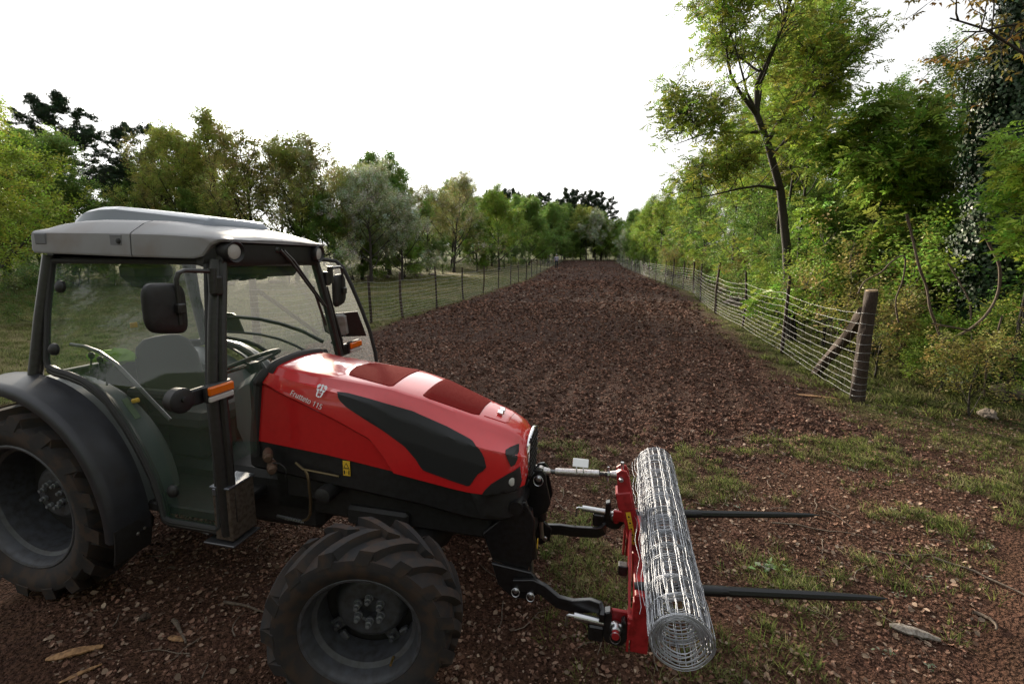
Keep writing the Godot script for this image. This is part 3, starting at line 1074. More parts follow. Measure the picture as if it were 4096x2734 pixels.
	for q in [[-0.0, 2.268, 0.2], [0.02, 2.3, 0.24], [0.12, 2.338, 0.26], [0.24, 2.357, 0.265], [0.36, 2.36, 0.265], [0.65, 2.335, 0.26], [0.97, 2.302, 0.245], [0.99, 2.295, 0.235], [1.01, 2.262, 0.23]]:
		rs.append([Vector3(q[0], 2.235, q[2] + 0.02), Vector3(q[0], 2.235, -q[2] - 0.02), Vector3(q[0], q[1] - 0.02, -q[2]), Vector3(q[0], q[1], -q[2] + 0.035), Vector3(q[0], q[1] + 0.003, 0), Vector3(q[0], q[1], q[2] - 0.035), Vector3(q[0], q[1] - 0.02, q[2])])
	for r in rs:
		r.reverse()
	b.rings(rs)
	part("roof_hatch", b, M.hatch, tr, 40.0)
	# dark mask with work lamps over the windscreen
	b = Mb.new()
	rs = []
	for k in 21:
		var t := k / 20.0 * 2.0 - 1.0
		var z := t * 0.47
		var x := 1.272 - 0.1 * pow(absf(t), 5.0)
		rs.append([Vector3(x - 0.05, 2.035, z), Vector3(x - 0.012, 2.04, z), Vector3(x, 2.07, z), Vector3(x, 2.15, z), Vector3(x - 0.03, 2.175, z), Vector3(x - 0.08, 2.175, z)])
	for r in rs:
		r.reverse()
	b.rings(rs)
	part("lamp_mask", b, M.plastic, tr, 45.0)
	for sd in [1.0, -1.0]:
		b = Mb.new()
		var o := Vector3(1.268, 2.108, 0.375 * sd)
		b.lathe([Vector2(-0.09, 0.06), Vector2(-0.02, 0.064), Vector2(0.012, 0.062), Vector2(0.02, 0.055), Vector2(0.012, 0.046), Vector2(0.006, 0.043)], o, Vector3(1, -0.08, 0.12 * sd), 26, false)
		var bz := part("lamp_bezel", b, M.plastic, tr)
		b = Mb.new()
		b.lathe([Vector2(0.0, 0.043), Vector2(0.008, 0.04), Vector2(0.013, 0.025), Vector2(0.015, 0.0)], o, Vector3(1, -0.08, 0.12 * sd), 22, false)
		part("lamp_glass", b, M.lens, bz)
	build_cab_inside(tr)
	build_cab_outside(tr)
	build_front_linkage(tr)

func roof_ring(x: float) -> Array:
	# cross-section of the roof shell, front and rear drawn in
	var w := tab([[0.018, 0.44], [0.03, 0.49], [0.06, 0.505], [0.6, 0.51], [1.05, 0.505], [1.15, 0.485], [1.21, 0.455], [1.288, 0.43]], x)
	var yl := tab([[0.018, 2.085], [0.06, 2.075], [0.75, 2.068], [1.12, 2.067], [1.17, 2.08], [1.21, 2.14], [1.25, 2.158], [1.288, 2.16]], x)
	var ysh := tab([[0.018, 2.17], [0.06, 2.192], [0.7, 2.195], [1.0, 2.192], [1.17, 2.182], [1.288, 2.168]], x)
	var yt := tab([[0.018, 2.19], [0.06, 2.225], [0.2, 2.262], [0.45, 2.275], [0.8, 2.272], [1.0, 2.252], [1.15, 2.222], [1.25, 2.188], [1.288, 2.17]], x)
	var zt := tab([[0.018, 0.36], [0.2, 0.39], [0.8, 0.37], [1.0, 0.33], [1.288, 0.36]], x)
	var r := [Vector3(x, yl, w), Vector3(x, yl + 0.012, w + 0.006), Vector3(x, ysh - 0.006, w + 0.0), Vector3(x, ysh + 0.006, w - 0.012), Vector3(x, lerpf(ysh, yt, 0.72), lerpf(w, zt, 0.62)), Vector3(x, yt - 0.004, zt), Vector3(x, yt + 0.008, zt * 0.5), Vector3(x, yt + 0.01, 0)]
	var n := r.size()
	for k in range(n - 2, -1, -1):
		r.append(r[k] * Vector3(1, 1, -1))
	r.reverse()
	return r

func build_door(tr: Node3D, sd: float) -> Node3D:
	var root := Node3D.new()
	root.name = "door"
	tr.add_child(root, true)
	if sd < 0:
		root.set_meta("label", "cab door swung open on the far side")
	var loop := []
	var outline: Array = DOOR if sd > 0 else DOOR_OPEN
	for q in outline:
		loop.append(Vector3(q.x, q.y, zd(q.y) * sd))
	loop.append(loop[0])
	loop.append(loop[1])
	var b := Mb.new()
	b.tube(loop, 0.016, 8)
	part("door_frame", b, M.rubber_trim, root)
	b = poly_glass(outline, func(y): return zd(y))
	if sd < 0:
		b = b.mirror_z()
	part("door_glass", b, M.door_glass if sd > 0 else M.dusty_glass, root)
	if sd > 0:
		# hinges' round caps and the handle on the pillar side
		for q in [Vector2(0.185, 1.885), Vector2(0.175, 1.53), Vector2(0.94, 0.77)]:
			b = Mb.new()
			b.lathe([Vector2(0, 0.036), Vector2(0.012, 0.034), Vector2(0.022, 0.022), Vector2(0.025, 0.0)], Vector3(q.x, q.y, zd(q.y)), Vector3(0, 0.15, 1), 18)
			part("hinge_cap", b, M.plastic, root)
	else:
		b = Mb.new()
		b.prism([Vector2(1.05, 1.64), Vector2(1.325, 1.665), Vector2(1.385, 1.46), Vector2(1.14, 1.455), Vector2(1.07, 1.5)], Vector3(0, 0, -zd(1.56) - 0.006), Vector3(1, 0, 0), Vector3(0, 1, 0.2), 0.012, 0.003)
		part("lock_plate", b, M.black, root)
		b = Mb.new()
		b.prism([Vector2(1.06, 1.62), Vector2(1.08, 1.635), Vector2(1.22, 1.645), Vector2(1.24, 1.63), Vector2(1.25, 1.49), Vector2(1.23, 1.475), Vector2(1.12, 1.475), Vector2(1.08, 1.52)], Vector3(0, 0, -zd(1.56) + 0.006), Vector3(1, 0, 0), Vector3(0, 1, 0.2), 0.035, 0.012)
		part("door_handle", b, M.grey_plastic, root)
		b = Mb.new()
		b.lathe([Vector2(0, 0.02), Vector2(0.008, 0.018), Vector2(0.009, 0.0)], Vector3(1.115, 1.555, -zd(1.56) + 0.042), Vector3(0, 0, 1), 14)
		part("lock_button", b, M.black, root)
	return root

func build_cab_inside(tr: Node3D) -> void:
	var b := Mb.new()
	b.box(Vector3(0.64, 2.045, 0), Vector3(1.12, 0.03, 0.86), 0.01)
	b.box(Vector3(1.12, 2.0, 0.05), Vector3(0.1, 0.09, 0.7), 0.03)
	for k in 5:
		b.lathe([Vector2(0, 0.035), Vector2(0.012, 0.03), Vector2(0.016, 0.0)], Vector3(1.15, 1.955 + 0.006 * (k % 2), 0.32 - k * 0.07), Vector3(0.2, -1, 0), 12)
	b.box(Vector3(0.35, 1.97, 0.1), Vector3(0.2, 0.14, 0.26), 0.05)
	b.lathe([Vector2(0, 0.1), Vector2(0.05, 0.09), Vector2(0.07, 0.04)], Vector3(0.35, 1.93, 0.1), Vector3(0, -1, 0), 16)
	part("headliner", b, M.black, tr)
	# seat
	var seat := Node3D.new()
	seat.name = "seat"
	tr.add_child(seat)
	var rs := []
	for q in [[0.44, 1.02, 0.17, 0.04], [0.41, 1.06, 0.22, 0.055], [0.38, 1.2, 0.235, 0.06], [0.35, 1.38, 0.225, 0.055], [0.325, 1.48, 0.19, 0.045], [0.315, 1.525, 0.13, 0.03], [0.313, 1.535, 0.06, 0.015]]:
		var ring := []
		for k in 16:
			var a := TAU * k / 16.0
			ring.append(Vector3(q[0] + cos(a) * q[3], q[1], 0.02 + signf(sin(a)) * pow(absf(sin(a)), 0.6) * q[2]))
		ring.reverse()
		rs.append(ring)
	part("backrest", Mb.new().rings(rs), M.seat, seat, 60.0)
	b = Mb.new()
	b.box(Vector3(0.6, 1.03, 0.02), Vector3(0.46, 0.12, 0.46), 0.05)
	b.box(Vector3(0.58, 0.86, 0.02), Vector3(0.3, 0.24, 0.3), 0.03)
	part("seat_cushion", b, M.seat, seat)
	b = Mb.new()
	b.box(Vector3(0.5, 1.22, 0.3), Vector3(0.3, 0.06, 0.07), 0.025)
	part("armrest", b, M.seat, seat)
	# consoles over the wheel arches
	for s in [1.0, -1.0]:
		rs = []
		for k in 15:
			var a := deg_to_rad(lerpf(100.0, 0.0, k / 14.0))
			var R := 0.70 + 0.03 * sin(a)
			var o := Vector3(cos(a) * R, 0.601 + sin(a) * R, 0)
			var i := Vector3(cos(a) * (R - 0.1), 0.601 + sin(a) * (R - 0.1), 0)
			var ring := [o + Vector3(0, 0, 0.575 * s), o + Vector3(0, 0, 0.36 * s), o * 0.985 + Vector3(0, 0, 0.33 * s), i + Vector3(0, 0, 0.32 * s), i + Vector3(0, 0, 0.57 * s)]
			if s > 0:
				ring.reverse()
			rs.append(ring)
		part("side_console", Mb.new().rings(rs), M.console, tr, 40.0)
	# grab rail, lever and control strip beside the seat
	b = Mb.new()
	var rail := []
	for q in [[0.1, 1.53], [0.2, 1.525], [0.31, 1.497], [0.43, 1.43], [0.53, 1.341], [0.65, 1.23], [0.774, 1.117]]:
		rail.append(Vector3(q[0], q[1], 0.42))
	b.tube(rail, 0.011, 8)
	part("grab_rail", b, M.steel_dark, tr)
	b = Mb.new()
	b.box(Vector3(0.6, 1.195, 0.5), Vector3(0.14, 0.008, 0.035), 0.002, Basis(Vector3(0, 0, 1), -0.93))
	part("control_strip", b, M.strip, tr)
	b = Mb.new()
	b.box(Vector3(0.6, 1.235, 0.47), Vector3(0.05, 0.028, 0.022), 0.008, Basis(Vector3(0, 0, 1), 0.3))
	part("lever", b, M.yellow, tr)
	b = Mb.new()
	for q in [[0.3, 1.36], [0.36, 1.33], [0.24, 1.38]]:
		b.tube([Vector3(q[0], q[1] - 0.03, 0.44), Vector3(q[0] + 0.02, q[1] + 0.08, 0.43)], 0.006, 6)
		b.lathe([Vector2(0, 0.008), Vector2(0.012, 0.016), Vector2(0.03, 0.016), Vector2(0.04, 0.006)], Vector3(q[0] + 0.02, q[1] + 0.075, 0.43), Vector3(0.1, 1, 0), 10)
	part("lever", b, M.black, tr)
	# dashboard, column, steering wheel
	rs = []
	for q in [[1.0, 1.0, 1.28, 0.17], [1.1, 0.95, 1.33, 0.24], [1.2, 0.9, 1.38, 0.30], [1.245, 0.9, 1.4, 0.31]]:
		rs.append([Vector3(q[0], q[1], q[3]), Vector3(q[0], q[2] - 0.05, q[3]), Vector3(q[0], q[2], q[3] - 0.06), Vector3(q[0], q[2] + 0.01, 0), Vector3(q[0], q[2], -q[3] + 0.06), Vector3(q[0], q[2] - 0.05, -q[3]), Vector3(q[0], q[1], -q[3])])
	for r in rs:
		r.reverse()
	part("dashboard", Mb.new().rings(rs), M.console, tr, 40.0)
	var sw := Node3D.new()
	sw.name = "steering_wheel"
	tr.add_child(sw)
	var ax := Vector3(-0.42, 0.9, 0).normalized()
	var u := Vector3(0, 0, 1)
	var w := ax.cross(u)
	var o := Vector3(0.985, 1.395, 0.0)
	b = Mb.new()
	var ring := []
	for k in 25:
		var a := TAU * k / 24.0
		ring.append(o + (u * cos(a) + w * sin(a)) * 0.185)
	b.tube(ring, 0.014, 8, false)
	part("wheel_rim", b, M.black, sw)
	b = Mb.new()
	for k in 3:
		var a := TAU * (k + 0.25) / 3.0
		b.tube([o - ax * 0.03, o + (u * cos(a) + w * sin(a)) * 0.18], 0.009, 6)
	b.lathe([Vector2(-0.05, 0.035), Vector2(0.0, 0.05), Vector2(0.012, 0.03)], o - ax * 0.02, ax, 16)
	b.tube([o - ax * 0.04, o - ax * 0.25], 0.03, 10)
	part("spokes", b, M.black, sw)
	# far-side frame curves seen through the windscreen
	b = Mb.new()
	var arc := []
	for q in [[0.36, 1.6], [0.486, 1.612], [0.68, 1.605], [0.874, 1.575], [1.05, 1.53], [1.208, 1.462]]:
		arc.append(Vector3(q[0], q[1], -0.47))
	b.tube(arc, 0.015, 8)
	part("far_rail", b, M.frame, tr)
	b = Mb.new()
	arc = []
	for q in [[0.36, 1.49], [0.504, 1.493], [0.68, 1.485], [0.838, 1.46], [0.97, 1.42], [1.085, 1.372]]:
		arc.append(Vector3(q[0], q[1], -0.47))
	b.tube(arc, 0.011, 8)
	b.prism([Vector2(0.33, 1.64), Vector2(0.44, 1.64), Vector2(0.48, 1.62), Vector2(0.53, 1.5), Vector2(0.4, 1.48), Vector2(0.33, 1.5)], Vector3(0, 0, -0.475), Vector3(1, 0, 0), Vector3(0, 1, 0), 0.01)
	part("far_rail", b, M.frame, tr)

func build_cab_outside(tr: Node3D) -> void:
	var b: Mb
	for sd in [1.0, -1.0]:
		# mirror: bracket on the front pillar, bent arm, housing
		var mr := Node3D.new()
		mr.name = "mirror"
		tr.add_child(mr, true)
		b = Mb.new()
		b.box(Vector3(1.25, 1.93, 0.49 * sd), Vector3(0.05, 0.1, 0.05), 0.008)
		b.tube([Vector3(1.262, 1.895, 0.525 * sd), Vector3(1.262, 2.02, 0.52 * sd)], 0.021, 10)
		b.tube([Vector3(1.262, 2.005, 0.52 * sd), Vector3(1.25, 2.012, 0.67 * sd), Vector3(1.245, 2.0, 0.7 * sd), Vector3(1.243, 1.97, 0.712 * sd), Vector3(1.24, 1.75, 0.712 * sd)], 0.011, 8)
		b.box(Vector3(1.252, 1.83, 0.712 * sd), Vector3(0.03, 0.05, 0.045), 0.006)
		part("mirror_arm", b, M.frame, mr)
		b = Mb.new()
		var rs := []
		for q in [[0.0, 0.94], [0.012, 1.0], [0.028, 0.98], [0.04, 0.86], [0.046, 0.6]]:
			var ring := []
			for k in 28:
				var a := TAU * k / 28.0
				var cx := signf(cos(a)) * pow(absf(cos(a)), 0.45)
				var cy := signf(sin(a)) * pow(absf(sin(a)), 0.45)
				ring.append(Vector3(1.2 + q[0] * 0.9, 1.833 + cy * 0.122 * q[1] + (0.018 * cx * sd * (1.0 if cy < 0 else 0.3)) , (0.76 + cx * 0.108 * q[1]) * sd if sd > 0 else (-0.70 + cx * 0.075 * q[1])))
			if sd < 0:
				ring.reverse()
				ring.reverse()
			rs.append(ring)
		b.rings(rs)
		part("mirror_housing", b, M.plastic, mr, 45.0)
		# side marker with amber indicator
		var mk_ := Node3D.new()
		mk_.name = "indicator"
		tr.add_child(mk_, true)
		b = Mb.new()
		var zc: float = 0.6 * sd if sd > 0 else -0.72
		if sd > 0:
			b.box(Vector3(1.275, 1.385, 0.64), Vector3(0.03, 0.085, 0.33), 0.012)
			b.lathe([Vector2(-0.03, 0.06), Vector2(0.02, 0.062), Vector2(0.03, 0.05), Vector2(0.032, 0.0)], Vector3(1.268, 1.39, 0.785), Vector3(1, 0.0, 0.1), 22)
			b.box(Vector3(1.29, 1.375, 0.525), Vector3(0.05, 0.11, 0.06), 0.01)
			b.lathe([Vector2(0, 0.014), Vector2(0.01, 0.012), Vector2(0.012, 0.0)], Vector3(1.3, 1.398, 0.79), Vector3(1, 0, 0.1), 12)
		else:
			b.box(Vector3(1.24, 1.36, -0.72), Vector3(0.03, 0.09, 0.2), 0.012)
			b.tube([Vector3(1.25, 1.36, -0.66), Vector3(1.255, 1.45, -0.64), Vector3(1.25, 1.87, -0.485)], 0.012, 8)
		part("lamp_bracket", b, M.plastic, mk_)
		b = Mb.new()
		b.box(Vector3(1.312, 1.39, zc), Vector3(0.03, 0.088, 0.17), 0.008)
		part("lamp_body", b, M.plastic, mk_)
		b = Mb.new()
		b.box(Vector3(1.332, 1.405, zc), Vector3(0.022, 0.046, 0.158), 0.008)
		part("amber_lens", b, M.amber, mk_)
		b = Mb.new()
		b.box(Vector3(1.33, 1.363, zc), Vector3(0.018, 0.03, 0.156), 0.006)
		part("clear_lens", b, M.clear_lens, mk_)
	# steel tool box by the step
	var bx := Node3D.new()
	bx.name = "tool_box"
	tr.add_child(bx)
	b = Mb.new()
	b.box(Vector3(1.264, 0.675, 0.51), Vector3(0.112, 0.31, 0.18), 0.004)
	part("box_body", b, M.box, bx)
	b = Mb.new()
	b.box(Vector3(1.264, 0.836, 0.51), Vector3(0.126, 0.012, 0.194), 0.003)
	b.box(Vector3(1.23, 0.81, 0.604), Vector3(0.022, 0.04, 0.01), 0.003)
	part("box_lid", b, M.box_lid, bx)
	b = Mb.new()
	b.box(Vector3(1.24, 0.5, 0.52), Vector3(0.2, 0.012, 0.2), 0.003)
	b.lathe([Vector2(0, 0.012), Vector2(0.02, 0.012), Vector2(0.022, 0.006)], Vector3(1.26, 0.485, 0.58), Vector3(0, -1, 0), 10)
	b.tube([Vector3(1.05, 0.53, 0.56), Vector3(1.14, 0.525, 0.57)], 0.012, 8)
	part("step_bracket", b, M.steel_dark, tr)
	# hydraulic couplers and loops of pipe behind the bonnet
	b = Mb.new()
	for q in [[1.36, 0.94, 0.34], [1.4, 0.88, 0.36]]:
		var o := Vector3(q[0], q[1], q[2])
		b.lathe([Vector2(-0.03, 0.02), Vector2(0.0, 0.028), Vector2(0.05, 0.028), Vector2(0.055, 0.022), Vector2(0.07, 0.02), Vector2(0.071, 0.012)], o, Vector3(0.6, -0.2, 0.75), 14)
	part("coupler", b, M.brown_metal, tr)
	b = Mb.new()
	b.lathe([Vector2(0, 0.014), Vector2(0.025, 0.014), Vector2(0.03, 0.008)], Vector3(1.38, 0.895, 0.33), Vector3(-0.1, -0.2, 0.9), 10)
	part("coupler", b, M.steel, tr)
	b = Mb.new()
	b.lathe([Vector2(0, 0.014), Vector2(0.025, 0.014), Vector2(0.03, 0.008)], Vector3(1.39, 0.835, 0.34), Vector3(-0.1, -0.2, 0.9), 10)
	part("coupler", b, M.steel, tr)
	b = Mb.new()
	var loop := []
	for k in 15:
		var a := -0.6 + 4.6 * k / 14.0
		loop.append(Vector3(1.45 + cos(a) * 0.06, 0.855 + sin(a) * 0.05, 0.38))
	b.tube(loop, 0.004, 6)
	part("hose", b, M.black, tr)
	b = Mb.new()
	b.tube([Vector3(1.52, 0.885, 0.31), Vector3(1.57, 0.85, 0.312), Vector3(1.76, 0.838, 0.312), Vector3(1.8, 0.83, 0.305)], 0.007, 7)
	b.tube([Vector3(1.585, 0.846, 0.312), Vector3(1.6, 0.82, 0.315), Vector3(1.605, 0.78, 0.315), Vector3(1.607, 0.65, 0.31), Vector3(1.595, 0.56, 0.305), Vector3(1.57, 0.52, 0.3), Vector3(1.53, 0.5, 0.3)], 0.009, 8)
	part("pipe", b, M.pipe, tr)
	b = Mb.new()
	for k in 7:
		b.lathe([Vector2(0, 0.01), Vector2(0.008, 0.014), Vector2(0.016, 0.01)], Vector3(1.54 - k * 0.018, 0.497 + k * 0.001, 0.3), Vector3(-1, 0.05, 0), 8)
	b.tube([Vector3(1.55, 0.497, 0.3), Vector3(1.36, 0.51, 0.3)], 0.01, 8)
	part("hose_end", b, M.steel_dark, tr)

func bar(tr: Node3D, called: String, pts: Array, wide: Vector3, hw: float, ht: float, mt: Material) -> Node:
	return part(called, Mb.new().flat_bar(pts, wide, hw, ht), mt, tr)

func ring_pin(at: Vector3, axis: Vector3, r: float, parent: Node, lr := 0.022) -> void:
	var b := Mb.new()
	b.lathe([Vector2(0, r), Vector2(0.02, r), Vector2(0.024, r * 0.7), Vector2(0.03, r * 0.66), Vector2(0.032, 0)], at, axis, 12)
	part("pin", b, M.steel, parent)
	b = Mb.new()
	var u := axis.cross(Vector3.UP).normalized()
	var w := axis.cross(u).normalized()
	var loop := []
	for k in 21:
		var a := TAU * k / 20.0
		loop.append(at + axis * (0.024 + 0.006 * sin(a)) + (u * cos(a) + w * sin(a)) * lr + w * lr * 0.3)
	b.tube(loop, 0.0022, 5, false)
	part("linch_pin", b, M.steel, parent)

func build_front_linkage(tr: Node3D) -> void:
	var hn := Node3D.new()
	hn.name = "front_linkage"
	tr.add_child(hn)
	var b := Mb.new()
	for sd in [1.0, -1.0]:
		b.prism([Vector2(2.66, 0.56), Vector2(2.79, 0.69), Vector2(2.84, 0.77), Vector2(2.9, 0.79), Vector2(2.955, 0.68), Vector2(2.95, 0.44), Vector2(2.92, 0.36), Vector2(2.72, 0.4)], Vector3(0, 0, 0.235 * sd - 0.012), Vector3(1, 0, 0), Vector3(0, 1, 0), 0.024, 0.004)
		b.prism([Vector2(2.72, 0.4), Vector2(2.95, 0.38), Vector2(3.0, 0.33), Vector2(2.99, 0.25), Vector2(2.93, 0.21), Vector2(2.85, 0.2), Vector2(2.76, 0.27)], Vector3(0, 0, 0.262 * sd - 0.01), Vector3(1, 0, 0), Vector3(0, 1, 0), 0.02, 0.004)
	b.box(Vector3(2.82, 0.5, 0), Vector3(0.2, 0.2, 0.46), 0.02)
	b.tube([Vector3(2.855, 0.755, -0.24), Vector3(2.855, 0.755, 0.27)], 0.04, 16)
	part("linkage_frame", b, M.black_gloss, hn)
	# lift cylinders
	for sd in [1.0, -1.0]:
		b = Mb.new()
		b.tube([Vector3(2.9, 0.72, 0.2 * sd), Vector3(2.935, 0.43, 0.2 * sd)], 0.036, 14)
		part("lift_cylinder", b, M.black_gloss, hn)
		b = Mb.new()
		b.tube([Vector3(2.93, 0.45, 0.2 * sd), Vector3(2.945, 0.3, 0.2 * sd)], 0.014, 10)
		part("piston_rod", b, M.steel, hn)
	# sticker on the cylinder
	b = Mb.new()
	b.box(Vector3(2.972, 0.53, 0.216), Vector3(0.004, 0.055, 0.018), 0.0)
	part("sticker", b, M.yellow, hn)
	# top-link bracket: two cheek plates
	for z in [0.055, -0.055]:
		b = Mb.new()
		b.prism([Vector2(2.84, 0.66), Vector2(2.9, 0.84), Vector2(2.92, 0.885), Vector2(2.96, 0.895), Vector2(2.985, 0.87), Vector2(2.99, 0.82), Vector2(3.01, 0.74), Vector2(3.02, 0.7), Vector2(3.0, 0.64), Vector2(2.95, 0.6), Vector2(2.86, 0.58)], Vector3(0, 0, z - 0.008), Vector3(1, 0, 0), Vector3(0, 1, 0), 0.016, 0.003)
		part("top_bracket", b, M.black_gloss, hn)
	ring_pin(Vector3(2.945, 0.85, 0.063), Vector3(0, 0, 1), 0.017, hn, 0.028)
	# lower arms, each with its own set
	for a in [[Vector3(2.86, 0.3, 0.285), Vector3(2.97, 0.325, 0.29), Vector3(3.03, 0.315, 0.305), Vector3(3.11, 0.275, 0.325), Vector3(3.2, 0.285, 0.35), Vector3(3.29, 0.32, 0.365), Vector3(3.33, 0.325, 0.378), Vector3(3.345, 0.31, 0.395), Vector3(3.345, 0.3, 0.43)], [Vector3(2.86, 0.285, -0.285), Vector3(2.97, 0.31, -0.29), Vector3(3.05, 0.315, -0.3), Vector3(3.13, 0.305, -0.315), Vector3(3.22, 0.3, -0.335), Vector3(3.3, 0.3, -0.35), Vector3(3.335, 0.31, -0.365), Vector3(3.345, 0.33, -0.38), Vector3(3.345, 0.345, -0.42)]]:
		bar(hn, "lower_arm", a, Vector3(0, 1, 0), 0.036, 0.013, M.black_gloss)
	ring_pin(Vector3(2.872, 0.285, 0.295), Vector3(0, 0, 1), 0.014, hn)
	ring_pin(Vector3(2.957, 0.275, 0.298), Vector3(0, 0, 1), 0.014, hn)
	ring_pin(Vector3(2.957, 0.26, -0.27), Vector3(0, 0, 1), 0.018, hn, 0.001)
	# hooks with their balls
	for k in 2:
		var sd := 1.0 if k == 0 else -1.0
		var o := Vector3(3.415, 0.235, 0.405) if k == 0 else Vector3(3.40, 0.40, -0.395)
		var hk := Node3D.new()
		hk.name = "hitch_hook"
		hn.add_child(hk, true)
		b = Mb.new()
		b.prism([Vector2(-0.055, 0.105), Vector2(-0.03, 0.115), Vector2(-0.018, 0.09), Vector2(-0.022, 0.0), Vector2(-0.01, -0.022), Vector2(0.015, -0.025), Vector2(0.032, -0.005), Vector2(0.03, 0.06), Vector2(0.045, 0.075), Vector2(0.058, 0.06), Vector2(0.07, -0.02), Vector2(0.045, -0.07), Vector2(0.0, -0.08), Vector2(-0.045, -0.065), Vector2(-0.06, -0.02)], o + Vector3(0, 0, -0.02), Vector3(1, 0, 0), Vector3(0, 1, 0), 0.045, 0.006)
		b.box(o + Vector3(-0.095, -0.03, 0), Vector3(0.08, 0.09, 0.05), 0.008)
		part("hook", b, M.black_gloss, hk)
		b = Mb.new()
		b.lathe([Vector2(-0.03, 0.02), Vector2(-0.022, 0.028), Vector2(0.0, 0.033), Vector2(0.022, 0.028), Vector2(0.03, 0.02)], o + Vector3(0.005, 0.008, 0), Vector3(0, 0, 1), 18)
		part("ball", b, M.steel, hk)
		b = Mb.new()
		b.tube([o + Vector3(-0.21, 0.035, 0.0), o + Vector3(-0.055, 0.03, 0.0)], 0.02, 14)
		b.tube([o + Vector3(-0.03, 0.028, 0), o + Vector3(0.035, 0.025, 0)], 0.012, 10)
		b.tube([o + Vector3(-0.2, 0.035, 0), o + Vector3(-0.235, 0.036, 0), o + Vector3(-0.245, 0.03, 0), o + Vector3(-0.25, -0.03, 0)], 0.008, 8)
		part("spring_pin", b, M.steel, hk)

# ---------------------------------------------------------------- what hangs on the tractor's nose
func tractor_frame() -> Transform3D:
	var c := cos(0.210)
	var s := sin(0.210)
	var ct := cos(0.024)
	var st := sin(0.024)
	return Transform3D(Basis(Vector3(c * ct, -st, s * ct), Vector3(c * st, ct, s * st), Vector3(-s, 0, c)), Vector3(-2.729, 0.0, -3.213))

func build_top_link() -> void:
	var t := thing("top_link", "silver turnbuckle link pinned between tractor nose and red fork frame", "link")
	t.transform = tractor_frame()
	var a := Vector3(2.945, 0.862, 0)
	var e := Vector3(3.412, 0.897, 0)
	var d := (e - a).normalized()
	var b := Mb.new()
	b.tube([a + d * 0.09, a + d * 0.1, a + d * 0.34, a + d * 0.345], [0.021, 0.0225, 0.0225, 0.021], 18)
	part("sleeve", b, M.galv, t)
	b = Mb.new()
	b.tube([a + d * 0.05, a + d * 0.1], 0.012, 10)
	part("thread", b, M.steel_dark, t)
	b = Mb.new()
	for k in 8:
		b.tube([a + d * (0.345 + k * 0.007), a + d * (0.348 + k * 0.007), a + d * (0.352 + k * 0.007)], [0.0125, 0.0155, 0.0125], 12)
	b.tube([a + d * 0.34, a + d * 0.42], 0.012, 10)
	part("thread", b, M.steel_dark, t)
	for q in [a, e]:
		b = Mb.new()
		b.lathe([Vector2(-0.022, 0.018), Vector2(-0.018, 0.03), Vector2(0.0, 0.034), Vector2(0.018, 0.03), Vector2(0.022, 0.018)], q, Vector3(0, 0, 1), 18)
		var dd := d if q == a else -d
		b.tube([q + dd * 0.02, q + dd * 0.055, q + dd * 0.062], [0.026, 0.02, 0.014], 12)
		part("eye", b, M.galv, t)
	b = Mb.new()
	b.tube([a + d * 0.395 + Vector3(0, 0.045, 0), a + d * 0.395 - Vector3(0, 0.045, 0)], 0.006, 8)
	b.tube([a + d * 0.392, a + d * 0.404], 0.02, 8)
	part("lock_nut", b, M.steel, t)
	b = Mb.new()
	var m := a + d * 0.235
	b.box(m + Vector3(0, 0.062, 0), Vector3(0.09, 0.006, 0.05), 0.012, Basis(Vector3(1, 0, 0), 0.9))
	part("flip_handle", b, M.white_metal, t)
	for x in [-0.022, 0.018]:
		b = Mb.new()
		b.tube([m + Vector3(x, 0.055, 0.0), m + Vector3(x, 0.03, 0.022), m + Vector3(x + 0.004, 0.0, 0.026)], 0.004, 6)
		part("handle_wire", b, M.steel, t)

